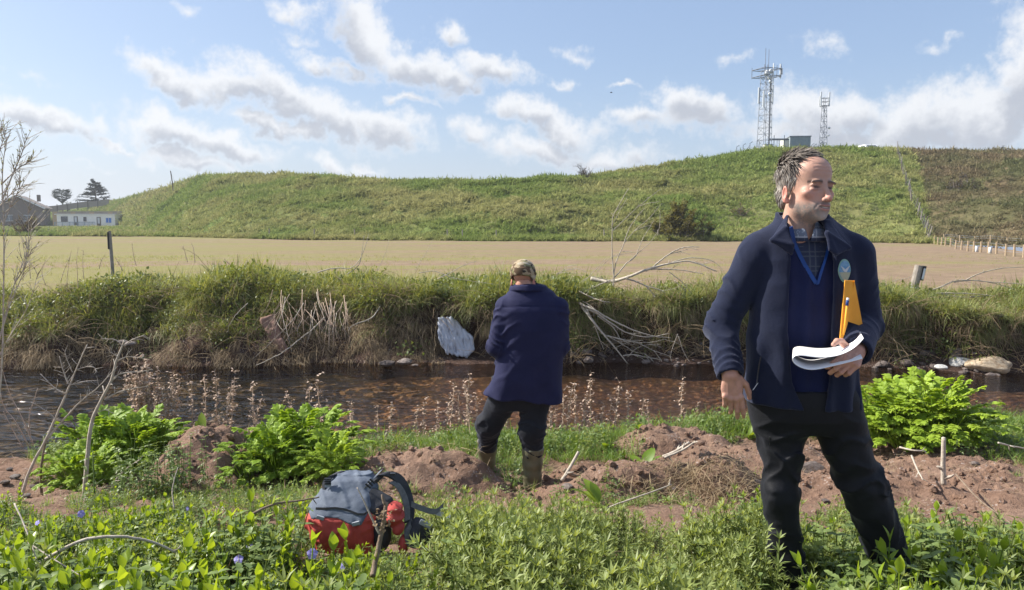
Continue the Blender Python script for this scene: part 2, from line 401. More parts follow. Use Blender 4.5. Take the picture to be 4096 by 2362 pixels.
# ---- near bank soil
def soil_mat(name, a, b, dark, stones=True):
    m, t, o = new_mat(name)
    v = t.add('ShaderNodeNewGeometry').outputs['Position']
    bs = t.add('ShaderNodeBsdfPrincipled'); bs.inputs['Roughness'].default_value = .95; bs.inputs['Specular IOR Level'].default_value = .12
    n1 = t.noise(v, 2.2, 6, .6); n2 = t.noise(v, 24, 6, .65); n3 = t.noise(v, 95, 4, .6)
    c = t.mix(t.ramp(n1, .35, .65), c4(a), c4(b)); c = t.mix(t.ramp(n2, .30, .72, .55, 0), c, c4(dark))
    c = t.mix(t.ramp(n3, .58, .75, 0, .5), c, c4(tuple(min(1, x * 1.5 + .03) for x in a)))
    if stones:
        vo = t.add('ShaderNodeTexVoronoi', i_Scale=38.0); t.l.new(v, vo.inputs['Vector'])
        spk = t.math('MULTIPLY', t.ramp(vo.outputs['Distance'], .28, .34, 1, 0), t.ramp(t.noise(v, 5, 2, .5), .52, .62))
        c = t.mix(t.math('MULTIPLY', spk, .7), c, (.36, .30, .27, 1))
    t.l.new(c, bs.inputs['Base Color'])
    h = t.math('ADD', t.math('MULTIPLY', n2, 1.0), t.math('MULTIPLY', n3, .5))
    bn = t.add('ShaderNodeBump'); bn.inputs['Strength'].default_value = .9; bn.inputs['Distance'].default_value = .03
    t.l.new(h, bn.inputs['Height']); t.l.new(bn.outputs[0], bs.inputs['Normal']); t.l.new(bs.outputs[0], o.inputs[0]); return m
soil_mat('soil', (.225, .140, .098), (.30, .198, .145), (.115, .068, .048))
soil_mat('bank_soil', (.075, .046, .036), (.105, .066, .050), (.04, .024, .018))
xs = np.linspace(-9.5, 9.5, 560); ys = np.concatenate([np.linspace(-1.0, 2.2, 16)[:-1], np.linspace(2.2, 10.2, 300)])
Xn, Yn = np.meshgrid(xs, ys)
tag(sheet('near_bank', Xn, Yn, zg(Xn, Yn), 'soil'), kind='structure')

# ---- river bed and water
def bed_mat():
    m, t, o = new_mat('river_bed')
    v = t.add('ShaderNodeNewGeometry').outputs['Position']
    bs = t.add('ShaderNodeBsdfPrincipled'); bs.inputs['Roughness'].default_value = .8
    vo = t.add('ShaderNodeTexVoronoi', i_Scale=11.0); t.l.new(t.vmath('MULTIPLY', v, (1, 1, .2)), vo.inputs['Vector'])
    sp = t.add('ShaderNodeSeparateColor'); t.l.new(vo.outputs['Color'], sp.inputs[0])
    c = t.mix(sp.outputs[0], (.36, .215, .13, 1), (.52, .33, .21, 1))
    c = t.mix(t.ramp(sp.outputs[1], .86, .93), c, (.78, .60, .45, 1))
    c = t.mix(t.ramp(vo.outputs['Distance'], .25, .6, 0, .5), c, (.06, .03, .018, 1))
    c = t.mix(t.ramp(t.noise(v, 1.1, 4, .6), .42, .66, 0, .6), c, (.17, .13, .05, 1))
    sx = t.add('ShaderNodeSeparateXYZ'); t.l.new(v, sx.inputs[0]); c = t.mix(t.ramp(t.math('ADD', sx.outputs[0], t.math('MULTIPLY', t.noise(v, .9, 3, .5), 1.6)), -2.6, .2, .88, 0), c, (.05, .052, .024, 1))      # dimness of the deeper pool to the left, painted into the bed
    t.l.new(c, bs.inputs['Base Color']); t.l.new(bs.outputs[0], o.inputs[0])
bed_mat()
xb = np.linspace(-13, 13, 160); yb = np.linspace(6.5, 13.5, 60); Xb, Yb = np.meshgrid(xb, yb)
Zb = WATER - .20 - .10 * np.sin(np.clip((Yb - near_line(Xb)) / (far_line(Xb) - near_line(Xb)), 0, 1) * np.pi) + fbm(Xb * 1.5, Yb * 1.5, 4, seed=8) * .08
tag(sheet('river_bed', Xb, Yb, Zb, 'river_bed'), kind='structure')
def water_mat():
    m, t, o = new_mat('water')
    v = t.add('ShaderNodeNewGeometry').outputs['Position']
    sx = t.add('ShaderNodeSeparateXYZ'); t.l.new(v, sx.inputs[0])
    # calm, wide swells to the left; close, quick ripples to the right
    left = t.ramp(sx.outputs[0], -3.2, .4, 1, 0)
    n1 = t.noise(t.vmath('MULTIPLY', v, (1.0, 2.2, 1)), 1.5, 3, .5, 1.2)
    n2 = t.noise(t.vmath('MULTIPLY', v, (1.0, 2.4, 1)), 6.5, 4, .55, .8)
    n3 = t.noise(t.vmath('MULTIPLY', v, (1.0, 2.0, 1)), 19.0, 3, .55, .3)
    h = t.math('ADD', t.math('MULTIPLY', n1, t.math('MULTIPLY_ADD', left, .16, .035)),
               t.math('ADD', t.math('MULTIPLY', n2, t.math('MULTIPLY_ADD', left, -.018, .032)), t.math('MULTIPLY', n3, t.math('MULTIPLY_ADD', left, -.0085, .0095))))
    bn = t.add('ShaderNodeBump'); bn.inputs['Strength'].default_value = 1.0; bn.inputs['Distance'].default_value = .8
    t.l.new(h, bn.inputs['Height'])
    gl = t.add('ShaderNodeBsdfGlossy'); gl.inputs['Roughness'].default_value = .03; t.l.new(bn.outputs[0], gl.inputs['Normal'])
    tr = t.add('ShaderNodeBsdfTransparent'); tr.inputs[0].default_value = (.90, .75, .57, 1)
    fr = t.add('ShaderNodeFresnel'); fr.inputs['IOR'].default_value = 1.42; t.l.new(bn.outputs[0], fr.inputs['Normal'])
    mx = t.add('ShaderNodeMixShader'); t.l.new(fr.outputs[0], mx.inputs[0]); t.l.new(tr.outputs[0], mx.inputs[1]); t.l.new(gl.outputs[0], mx.inputs[2])
    t.l.new(mx.outputs[0], o.inputs[0])
water_mat()
Xw, Yw = np.meshgrid(np.linspace(-13, 13, 60), np.linspace(6.8, 13.2, 24))
tag(sheet('river_water', Xw, Yw, np.full_like(Xw, WATER), 'water'), kind='structure')

# ---- far bank: eroded soil face, grassy top that runs down to the field
FIELD = 0.05
def bank_top(x): return np.interp(x, [-12, -8.6, -7.6, -6.3, -4.3, -2.5, 0, 3, 6, 8.5, 12], [.0, .0, .15, .38, .42, .33, .27, .27, .20, .15, .12]) + .05 * np.sin(np.asarray(x) * 2.3)
def undercut(x): return np.interp(x, [-12, -5, -3.2, -1.5, .5, 4, 8, 12], [.0, .05, .35, .8, 1.0, 1.0, .85, .5])   # 0: sloping green bank, 1: steep bare face
def far_bank_pt(x, s):
    """s 0..1 up the bank from under the water, 1..2 back over the top to the field"""
    x = np.asarray(x, float); s = np.asarray(s, float); u = undercut(x); zt = bank_top(x)
    steep_y = np.interp(s, [0, .12, .3, .5, .75, .9, 1.0], [-.25, .0, .40, .58, .62, .50, .55]); slope_y = np.interp(s, [0, .12, .3, .5, .75, .9, 1.0], [-.25, 0, .22, .5, .9, 1.15, 1.4])
    zz = np.interp(s, [0, .12, .3, .5, .75, .9, 1.0], [-.35, 0.0, .16, .42, .72, .93, 1.0])
    y = far_line(x) + steep_y * u + slope_y * (1 - u)
    z = WATER - .02 + zz * (zt - WATER)
    back = np.clip(s - 1, 0, 1)
    y = y + back * 3.4; z = z + (FIELD + .0 - zt) * smooth(.25, 1.0, back)
    amp = smooth(.05, .3, s) * (1 - smooth(1.5, 2.0, s))
    y = y + amp * (fbm(x * 1.3, s * 1.5, 4, seed=21) * .45 + fbm(x * 5, s * 7, 3, seed=22) * .14)
    z = z + amp * (fbm(x * 1.6, s * 2, 3, seed=23) * .12 + fbm(x * 7, s * 8, 3, seed=24) * .05)
    return y, z
xf = np.linspace(-12.5, 12.5, 420); sf = np.concatenate([np.linspace(0, 1.05, 60), np.linspace(1.08, 2, 34)]); Xf, Sf = np.meshgrid(xf, sf)
Yf, Zf = far_bank_pt(Xf, Sf)
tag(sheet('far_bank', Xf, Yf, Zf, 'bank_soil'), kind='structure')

# ---- the flat field
def y_base(t): return np.interp(t, (np.array([-900, 0, 250, 400, 620, 760, 1000, 1500, 2000, 2900, 3500, 3700, 3850, 4100, 4700]) - 2048) / F_PX, [84, 80, 78, 77, 76, 73, 66, 61, 58, 58, 55, 53, 47, 36, 30])
def field_mat():
    m, t, o = new_mat('field')
    v = t.add('ShaderNodeNewGeometry').outputs['Position']; sx = t.add('ShaderNodeSeparateXYZ'); t.l.new(v, sx.inputs[0])
    bs = t.add('ShaderNodeBsdfPrincipled'); bs.inputs['Roughness'].default_value = .95; bs.inputs['Specular IOR Level'].default_value = .1
    n1 = t.noise(v, 1.6, 5, .6); soil = t.mix(t.ramp(n1, .3, .7), (.20, .143, .096, 1), (.255, .186, .126, 1))
    # drilled rows run across the picture, a little aslant; sprouts thin out to the right
    rot = t.add('ShaderNodeMapping'); rot.inputs['Rotation'].default_value = (0, 0, R(-6)); t.l.new(v, rot.inputs['Vector'])
    rs = t.vmath('MULTIPLY', rot.outputs[0], (.05, 1.0, 0))
    band = t.math('SUBTRACT', t.noise(rs, .30, 3, .55), .15); row = t.noise(rs, 3.2, 3, .6)
    fine = t.noise(v, 9, 4, .7)
    left = t.ramp(t.math('DIVIDE', sx.outputs[0], sx.outputs[1]), -.62, .45, .24, .0, smooth=False)
    grow = t.math('ADD', t.math('ADD', t.math('MULTIPLY', band, .95), t.math('MULTIPLY', row, .6)), t.math('ADD', left, t.math('MULTIPLY', fine, .3)))
    spr = t.ramp(grow, .80, 1.02, 0, .85)
    c = t.mix(spr, soil, (.205, .192, .072, 1))
    t.l.new(c, bs.inputs['Base Color'])
    bn = t.add('ShaderNodeBump'); bn.inputs['Strength'].default_value = .7; bn.inputs['Distance'].default_value = .05
    t.l.new(t.math('ADD', fine, row), bn.inputs['Height']); t.l.new(bn.outputs[0], bs.inputs['Normal']); t.l.new(bs.outputs[0], o.inputs[0])
field_mat()
tt = np.linspace(-.95, .95, 120); ww = np.linspace(0, 1, 90) ** 1.5; Tt, Ww = np.meshgrid(tt, ww)
Yd = 13.2 + (y_base(Tt) + 1.2 - 13.2) * Ww; Xd = Tt * Yd
tag(sheet('field', Xd, Yd, np.full_like(Xd, FIELD) + fbm(Xd * .15, Yd * .15, 3, seed=31) * .08 - .01 + fbm(Xd * 2, Yd * 2, 2, seed=32) * .02 - .25 * smooth(15.5, 13.5, Yd), 'field'), kind='structure')

# ---- far ground to the horizon, and rough ground by the caravan
surf('far_ground', (.11, .13, .05), (.15, .14, .07), scale=.05, rough=1, world=True, spec=.05)
surf('rough_ground', (.10, .13, .035), (.17, .13, .085), scale=.35, rough=1, world=True, spec=.05, detail=8)
tt = np.linspace(-3.0, 3.0, 121); dd = np.array([70, 120, 200, 400, 900, 2000, 5000.]); Tt, Dd = np.meshgrid(tt, dd)
tag(sheet('ground', Tt * Dd, Dd, np.full_like(Tt, -.6), 'far_ground'), kind='structure')
tt = np.linspace(-1.0, -.36, 90); ww = np.linspace(0, 1, 60); Tt, Ww = np.meshgrid(tt, ww)
Yr = y_base(Tt) + (260 - y_base(Tt)) * Ww
def z_rough(x, y): return np.interp(y, [70, 80, 100, 140, 150, 180, 300], [.0, .05, .22, .34, .36, .5, 1.2]) + fbm(np.asarray(x) * .12, np.asarray(y) * .12, 3, seed=41) * .25 * smooth(80, 90, y) * (1 - smooth(138, 146, y) * (1 - smooth(156, 165, y)))
tag(sheet('rough_ground', Tt * Yr, Yr, z_rough(Tt * Yr, Yr), 'rough_ground'), kind='structure')

# ---- the long hill
CREST = [(-900, 880), (0, 872), (200, 860), (324, 843), (535, 800), (681, 762), (800, 725), (884, 710), (1038, 707), (1233, 714), (1557, 727), (2011, 730), (2157, 720), (2352, 714), (2498, 694), (2660, 664), (2920, 628), (3082, 607), (3325, 602), (3536, 606), (3650, 612), (4096, 615), (5000, 640)]
CT = np.array([(a - 2048) / F_PX for a, _ in CREST]); CS = np.array([(HOR - b) / F_PX for _, b in CREST])
BT = (np.array([-900, 200, 330, 480, 640, 780, 1000, 1500, 2000, 2900, 3500, 3700, 3850, 4100, 5000]) - 2048) / F_PX
BY = np.array([185, 175, 168, 150, 100, 73, 66, 61, 58, 58, 55, 53, 50, 46, 44.])
KT = (np.array([-900, 0, 330, 560, 900, 1400, 2000, 2600, 3000, 3300, 3600, 4096, 5000]) - 2048) / F_PX
KY = np.array([300, 270, 235, 175, 118, 94, 84, 90, 97, 99, 97, 92, 90.])
def hill_pt(t, w):
    """w 0 foot .. 1 crest .. 1.6 plateau behind"""
    t = np.asarray(t, float); w = np.asarray(w, float)
    yb, yc = np.interp(t, BT, BY), np.interp(t, KT, KY); zc = EYE + np.interp(t, CT, CS) * yc
    zb = np.where(t < -.43, z_rough(t * yb, yb), FIELD) - .05
    w1 = np.clip(w, 0, 1); y = yb + (yc - yb) * w
    pr = w1 * .78 + .22 * np.sin(w1 * np.pi / 2) ** 1.3
    z = zb + (zc - zb) * pr
    z = z + np.clip(w - 1, 0, 9) * (yc - yb) * np.minimum(.03, np.interp(t, CT, CS) * .6)
    lump = smooth(.02, .15, w) * (1 - .75 * smooth(.85, 1.0, w))
    z = z + lump * (fbm(t * y * .11, y * .11, 3, seed=51) * .9 + fbm(t * y * .5, y * .5, 3, seed=52) * .6)
    return t * y, y, z
def hill_mat():
    m, t, o = new_mat('hill_turf')
    v = t.add('ShaderNodeNewGeometry').outputs['Position']; sx = t.add('ShaderNodeSeparateXYZ'); t.l.new(v, sx.inputs[0])
    bs = t.add('ShaderNodeBsdfPrincipled'); bs.inputs['Roughness'].default_value = 1; bs.inputs['Specular IOR Level'].default_value = .05
    n1 = t.noise(v, .12, 5, .6); n2 = t.noise(v, .9, 5, .65)
    g = t.mix(t.ramp(n1, .35, .62), (.13, .17, .05, 1), (.20, .19, .08, 1)); g = t.mix(t.ramp(n2, .35, .7, .45, 0), g, (.05, .075, .018, 1))
    h = t.mix(t.ramp(n1, .35, .65), (.12, .11, .055, 1), (.17, .125, .075, 1)); h = t.mix(t.ramp(n2, .4, .65, .6, 0), h, (.05, .055, .022, 1))
    side = t.ramp(t.math('ADD', t.math('DIVIDE', sx.outputs[0], sx.outputs[1]), t.math('MULTIPLY', sx.outputs[2], .0033)), .537, .547)
    t.l.new(t.mix(side, g, h), bs.inputs['Base Color'])
    bn = t.add('ShaderNodeBump'); bn.inputs['Strength'].default_value = 1; bn.inputs['Distance'].default_value = .5
    t.l.new(n2, bn.inputs['Height']); t.l.new(bn.outputs[0], bs.inputs['Normal']); t.l.new(bs.outputs[0], o.inputs[0])
hill_mat()
Tt, Ww = np.meshgrid(np.linspace(-.95, .95, 340), np.concatenate([np.linspace(0, 1, 80), np.linspace(1.03, 1.9, 22)]))
Xh, Yh, Zh = hill_pt(Tt, Ww)
tag(sheet('hillside', Xh, Yh, Zh, 'hill_turf'), kind='structure')
def hill_side(t, z): return t + z * .0033          # > .542: the heathery side beyond the hill fence
# ---- distant wooded ridge
surf('far_woods', (.05, .07, .05), (.08, .10, .07), scale=.04, rough=1, world=True, spec=.02)
tt = np.linspace(-1.3, .2, 260); Tt, Ww = np.meshgrid(tt, np.linspace(0, 1, 14)); Yv = 900 + 260 * Ww
Zv = -1 + (15 + 5 * np.sin(Tt * 9) + np.abs(fbm(Tt * 60, Ww * 4, 4, seed=61)) * 11) * np.sin(np.clip(Ww * 1.0, 0, 1) * np.pi / 2)
tag(sheet('wooded_ridge', Tt * Yv, Yv, Zv, 'far_woods'), kind='structure')
# ------------------------------------------------------------------ people
def W(sx, sy, d): return P(sx * 1.62218, sy * 1.62218, d)
def cloth(name, c1, c2, rough=.85, sheen=.3, scale=9, weave=420, bump=.25):
    m, t, o = new_mat(name); v = t.add('ShaderNodeNewGeometry').outputs['Position']
    b = t.add('ShaderNodeBsdfPrincipled'); t.l.new(b.outputs[0], o.inputs[0])
    c = t.mix(t.ramp(t.noise(v, scale, 5, .6), .3, .7), c4(c1), c4(c2))
    c = t.mix(t.ramp(t.noise(v, weave, 2, .5), .55, .8, 0, .35), c, c4(tuple(min(1, x * 2.2 + .01) for x in c1)))
    t.l.new(c, b.inputs['Base Color']); b.inputs['Roughness'].default_value = rough; b.inputs['Specular IOR Level'].default_value = .2
    b.inputs['Sheen Weight'].default_value = sheen; b.inputs['Sheen Roughness'].default_value = .5; b.inputs['Sheen Tint'].default_value = (.6, .65, .9, 1)
    bn = t.add('ShaderNodeBump'); bn.inputs['Strength'].default_value = bump; bn.inputs['Distance'].default_value = .004
    t.l.new(t.math('ADD', t.noise(v, weave, 3, .6), t.math('MULTIPLY', t.noise(v, 45, 4, .6), 2.5)), bn.inputs['Height']); t.l.new(bn.outputs[0], b.inputs['Normal']); return m
cloth('fleece', (.0085, .0115, .028), (.011, .015, .035), .95, .2)
cloth('jumper', (.008, .012, .046), (.010, .015, .054), .95, .1, weave=260)
cloth('shirt', (.03, .04, .07), (.04, .05, .085), .9, .15)
cloth('trousers', (.0060, .0064, .008), (.009, .0095, .012), .62, .06)
cloth('canvas_jacket', (.011, .0125, .046), (.015, .0165, .056), .8, .06)
cloth('work_trousers', (.010, .011, .015), (.017, .018, .022), .8, .12)
surf('rubber_boot', (.135, .128, .078), (.10, .095, .058), scale=12, rough=.42, spec=.5)
surf('lanyard_blue', (.008, .05, .22), (.01, .045, .18), rough=.5)
surf('metal_dark', (.10, .10, .11), (.07, .07, .075), rough=.4, metal=.6)
surf('white_plastic', (.75, .76, .78), (.68, .7, .72), rough=.4)
surf('black_plastic', (.015, .015, .017), (.022, .022, .025), rough=.4, spec=.5)
def vcol_mat(name, rough=.55, spec=.35, sss=0.0, bump=0.0, bscale=300, vary=.12):
    m, t, o = new_mat(name); v = t.add('ShaderNodeNewGeometry').outputs['Position']
    b = t.add('ShaderNodeBsdfPrincipled'); t.l.new(b.outputs[0], o.inputs[0])
    c = t.add('ShaderNodeAttribute', attribute_name='tone').outputs['Color']
    n = t.noise(v, 60, 5, .65); c = t.mix(t.ramp(n, .3, .75, vary, 0), c, t.mix(1.0, c, (.55, .42, .38, 1), 'MULTIPLY'))
    t.l.new(c, b.inputs['Base Color']); b.inputs['Roughness'].default_value = rough; b.inputs['Specular IOR Level'].default_value = spec
    if sss: b.inputs['Subsurface Weight'].default_value = sss; b.inputs['Subsurface Radius'].default_value = (.012, .005, .003); b.inputs['Subsurface Scale'].default_value = .35
    if bump:
        bn = t.add('ShaderNodeBump'); bn.inputs['Strength'].default_value = bump; bn.inputs['Distance'].default_value = .003
        t.l.new(t.noise(v, bscale, 4, .65), bn.inputs['Height']); t.l.new(bn.outputs[0], b.inputs['Normal'])
    return m
vcol_mat('skin', .5, .4, .12, .35, 260)
vcol_mat('dyed_cloth', .8, .2, 0, .35, 420, .2)

def sculpt(name, lo, hi, h, fn, mat, tone=None, parent=None, inv=None):
    """mesh part from a signed-distance function; inv: Matrix that places local shapes in the world"""
    g = Grid(lo, hi, h); V, Fq = g.mesh(fn(g.p))
    at = {}
    if tone is not None: at['tone'] = tone(V.astype(np.float32))
    if inv is not None: V = V @ np.array(inv.to_3x3()).T + np.array(inv.translation)
    return link(name, mesh_np(name, V, Fq, mat, at), parent)
def chain(p, pts, rad, k=.03, sq=None):
    """limb through several joints; returns distance and length run along it"""
    D = None; S = np.zeros(p.shape[:-1], np.float32); best = np.full(p.shape[:-1], 1e9, np.float32); run = 0.0
    for i in range(len(pts) - 1):
        a = np.asarray(pts[i], np.float32); b = np.asarray(pts[i + 1], np.float32); L = float(np.linalg.norm(b - a))
        d = sd_cone(p, a, b, rad[i], rad[i + 1], sq=sq); t = np.clip(((p - a) @ (b - a)) / L ** 2, 0, 1)
        m = d < best; S = np.where(m, run + t * L, S); best = np.where(m, d, best); run += L
        D = d if D is None else smin(D, d, k)
    return D, S
def folds(p, S, at, width, lam, amp, seed=0.0):
    """creases across a limb, gathered about the length `at`"""
    n = fbm3(p * 6 + seed, 2); k = np.clip(.55 + 1.6 * vnoise3(p * 9 + seed * 3 + 5), 0, 1.2)
    return amp * 1.9 * k * np.exp(-((S - at) / width) ** 2) * (.45 - (1 - np.abs(np.sin(np.pi * (S + .55 * math.cos(seed * 2.4) * (p[..., 0] - p[..., 0].mean()) + .4 * math.sin(seed * 1.7) * (p[..., 1] - p[..., 1].mean())) / lam + 7 * n))) ** 1.6)
def loft(p, zs, cx, cy, a, b, e=2.4):
    z = p[..., 2]; o = np.argsort(zs); zs = np.asarray(zs)[o]
    f = lambda v: np.interp(z, zs, np.asarray(v)[o]).astype(np.float32)
    A, B = f(a), f(b)
    q = (np.abs((p[..., 0] - f(cx)) / A) ** e + np.abs((p[..., 1] - f(cy)) / B) ** e) ** (1 / e)
    return np.maximum((q - 1) * np.minimum(A, B), np.maximum(zs[0] - z, z - zs[-1]))

def sd_tri(p, a, b, c, r):
    """distance to a thick triangle"""
    a, b, c = (np.asarray(x, np.float32) for x in (a, b, c)); ba, cb, ac = b - a, c - b, a - c; pa, pb, pc = p - a, p - b, p - c; n = np.cross(ba, ac)
    ins = (np.sign(pa @ np.cross(ba, n)) + np.sign(pb @ np.cross(cb, n)) + np.sign(pc @ np.cross(ac, n))) < 2
    ed = lambda v, e: np.sum((e * np.clip((v @ e) / (e @ e), 0, 1)[..., None] - v) ** 2, -1)
    return np.sqrt(np.where(ins, np.minimum(np.minimum(ed(pa, ba), ed(pb, cb)), ed(pc, ac)), (pa @ n) ** 2 / (n @ n))) - r
def on_surf(fn, sx, sy, lift=0.0, d0=2.5):
    """point where the line of sight through a photo place meets a sculpted surface"""
    r = ray(sx * 1.62218, sy * 1.62218); r = r / np.linalg.norm(r); p = P(sx * 1.62218, sy * 1.62218, d0)
    for _ in range(60):
        d = float(fn(np.asarray(p, np.float32)[None, None, None])[0, 0, 0])
        if abs(d) < .0008: break
        p = p + r * max(d, -.01) * .7
    return p - r * lift
# ---- head (local axes: x to his right, y forward, z up; eye level z = 0)
def head_sdf(p, jaw=1.0, neck=True):
    m = p.copy(); m[..., 0] = np.abs(m[..., 0])
    E = lambda c, r, M=None: sd_ell(m, c, r, M)
    d = E((0, -.022, .037), (.076, .098, .082))
    d = smin(d, E((0, .040, .055), (.060, .050, .052)), .03)
    d = smin(d, E((0, .034, -.035), (.060, .060, .088)), .025)
    d = smin(d, E((0, .034, -.083), (.049 * jaw, .052, .034)), .02)
    d = smin(d, E((.047 * jaw, .004, -.066), (.016, .022, .030)), .025)
    d = smin(d, E((0, .079, -.104), (.021, .016, .015)), .02)
    d = smin(d, E((.049, .060, -.024), (.018, .018, .014)), .018)
    d = smin(d, E((0, .076, -.072), (.034, .024, .026)), .018)
    d = smax(d, -E((.033, .108, -.004), (.020, .027, .013)), .012)
    d = smin(d, E((.031, .0845, .0165), (.026, .0085, .0060), rotm(0, .12, 0)), .010)
    d = smin(d, E((.032, .0735, -.003), (.0130, .0125, .0120)), .003)
    d = smin(d, E((.0325, .0755, .0050), (.0165, .0120, .0060), rotm(.25, .1, 0)), .004)
    d = smin(d, E((.0325, .0755, -.0105), (.0155, .0105, .0050), rotm(-.3, 0, 0)), .006)
    d = smin(d, sd_cone(m, (0, .090, .004), (0, .112, -.040), .0075, .0105), .012)
    d = smin(d, E((0, .1145, -.0435), (.0105, .0110, .0092)), .008)
    d = smin(d, E((.0125, .1035, -.0475), (.0075, .0095, .0075)), .006)
    d = smax(d, -E((.0065, .1085, -.0545), (.0035, .006, .004)), .003)
    d = smax(d, -sd_cone(m, (.021, .101, -.046), (.036, .088, -.078), .0022, .0018), .006)
    mm = m.copy(); mm[..., 2] = mm[..., 2] - 7.0 * mm[..., 0] ** 2; EL = lambda c, r: sd_ell(mm, c, r)
    d = smin(d, EL((0, .0985, -.0690), (.024, .0070, .0038)), .005)
    d = smin(d, EL((0, .0965, -.0825), (.020, .0078, .0050)), .005)
    d = smax(d, -EL((0, .1030, -.0757), (.0215, .012, .0032)), .003)
    d = smin(d, EL((0, .0925, -.0752), (.019, .006, .006)), .002)
    # ears
    Me = rotm(0, 0, -.42)
    ear = smax(E((.083, -.016, -.026), (.0075, .020, .031), Me), -E((.0905, -.010, -.022), (.0065, .0120, .019), Me), .004)
    ear = smin(ear, E((.080, -.006, -.050), (.007, .010, .011)), .006)
    d = smin(d, ear, .006)
    if neck: d = smin(d, sd_cone(p, (0, -.022, -.075), (0, -.05, -.22), .056, .066), .025)
    for k in range(3): d = smax(d, -sd_cone(m, (.050, .072, -.004 - .004 * k), (.066, .052, .004 - .011 * k), .0008, .0010), .004)   # lines beside the eyes
    for k in range(3): d = d + .0012 * np.exp(-((m[..., 2] - (.052 + k * .013)) / .0028) ** 2) * (m[..., 1] > .06) * (m[..., 0] < .04)
    return d
def skin_tone(stubble=1.0, warm=1.0):
    def f(V):
        x, y, z = np.abs(V[:, 0]), V[:, 1], V[:, 2]; n = len(V)
        base = np.tile(np.array([.45, .27, .20], np.float32), (n, 1))
        def blend(mask, c): 
            nonlocal base; mm = np.clip(mask, 0, 1)[:, None]; base = base * (1 - mm) + np.asarray(c, np.float32) * mm
        blob = lambda c, r: np.exp(-(((x - c[0]) / r[0]) ** 2 + ((y - c[1]) / r[1]) ** 2 + ((z - c[2]) / r[2]) ** 2))
        blend(.55 * blob((.045, .065, -.03), (.025, .03, .025)), (.52, .22, .17)); blend(.6 * blob((0, .115, -.045), (.02, .02, .02)), (.55, .23, .18))
        blend(.75 * smooth(.074, .082, x) * (y < .03), (.56, .22, .17)); blend(.35 * smooth(.02, .07, z), (.50, .27, .20))
        speck = .9 + .9 * fbm3(V.astype(float) * 220, 2)
        beard = smooth(-.050, -.072, z) * smooth(-.01, .03, y) + .9 * blob((0, .100, -.061), (.035, .02, .0075))
        beard = np.clip(beard, 0, 1) * smooth(-.175, -.125, z)
        blend(stubble * .95 * beard * speck, (.20, .17, .15)); blend(stubble * .7 * blob((0, .085, -.108), (.022, .03, .02)) * speck, (.42, .40, .38))
        zl = z - 7.0 * x ** 2; lip = lambda zc, rx, rz: np.exp(-((x / rx) ** 4 + ((zl - zc) / rz) ** 2)) * (y > .075)
        blend(.9 * lip(-.069, .022, .0042), (.40, .17, .14)); blend(.9 * lip(-.0822, .019, .0048), (.45, .20, .16)); blend(1.0 * lip(-.0757, .024, .0030), (.10, .05, .045)); blend(1.0 * lip(-.0750, .015, .0022), (.60, .56, .48))
        brow = np.exp(-((z - (.0180 - 6 * (x - .03) ** 2)) / .0058) ** 2) * smooth(.008, .014, x) * smooth(.058, .050, x) * (y > .06)
        blend(.97 * brow, (.055, .042, .036))
        eye = np.exp(-(((x - .032) / .0150) ** 2 + ((z + .0030) / .0046) ** 2) ** 2) * (y > .06)
        blend(1.0 * eye, (.035, .025, .022)); blend(.55 * np.exp(-(((x - .033) / .017) ** 2 + ((z + .0125) / .0035) ** 2)) * (y > .055), (.26, .12, .09)); blend(eye * np.exp(-(((x - .036) / .004) ** 2)) * .9, (.03, .025, .02))  # dark eye slit; shade below the eye painted into the skin tone
        blend(.45 * np.exp(-(((x - .032) / .02) ** 2 + ((z - .004) / .009) ** 2)) * (y > .06), (.24, .12, .09))  # socket toned darker, for the shade under the brow
        return base
    return f
def face_frame(c, yaw, pitch=0.0, roll=0.0):
    """placement of a head: yaw 0 looks at the camera (-y), positive turns to picture right"""
    M = Matrix.Rotation(math.pi + yaw, 4, 'Z') @ Matrix.Rotation(pitch, 4, 'X') @ Matrix.Rotation(roll, 4, 'Y')
    M.translation = Vector(tuple(map(float, c))); return M
def hair_mat():
    m, t, o = new_mat('grey_hair')
    at = t.add('ShaderNodeAttribute', attribute_name='v').outputs['Fac']
    cr = t.add('ShaderNodeValToRGB'); t.l.new(at, cr.inputs[0]); e = cr.color_ramp.elements
    e[0].position = 0; e[0].color = (.06, .048, .04, 1); e[1].position = 1; e[1].color = (.50, .47, .43, 1)
    x = e.new(.5); x.color = (.20, .17, .145, 1)
    b = t.add('ShaderNodeBsdfPrincipled'); b.inputs['Roughness'].default_value = .6; b.inputs['Specular IOR Level'].default_value = .25
    t.l.new(cr.outputs[0], b.inputs['Base Color']); t.l.new(b.outputs[0], o.inputs[0])
hair_mat()

# =================================================== person 1: the man with the papers
D1 = 2.95
man = thing('person', 'man in open navy fleece holding white papers and a yellow envelope, looking aside', 'person', (W(2075, 1450, D1)[0], D1, zpt(W(2075, 1450, D1)[0], D1)))
def rel(o, parent):
    """keep the object where it is under its parent"""
    o.parent = parent; o.matrix_parent_inverse = Matrix.Translation(-Vector(parent.location)); return o
MAN1 = []
def part1(o): rel(o, man); return o
HF = face_frame(W(1988, 465, D1 - .01), R(22), R(2), R(-3)) @ Matrix.Scale(1.03, 4)
Zj = lambda sy: W(2000, sy, D1)[2]
Xj = lambda sx, sy=800: W(sx, sy, D1)[0]
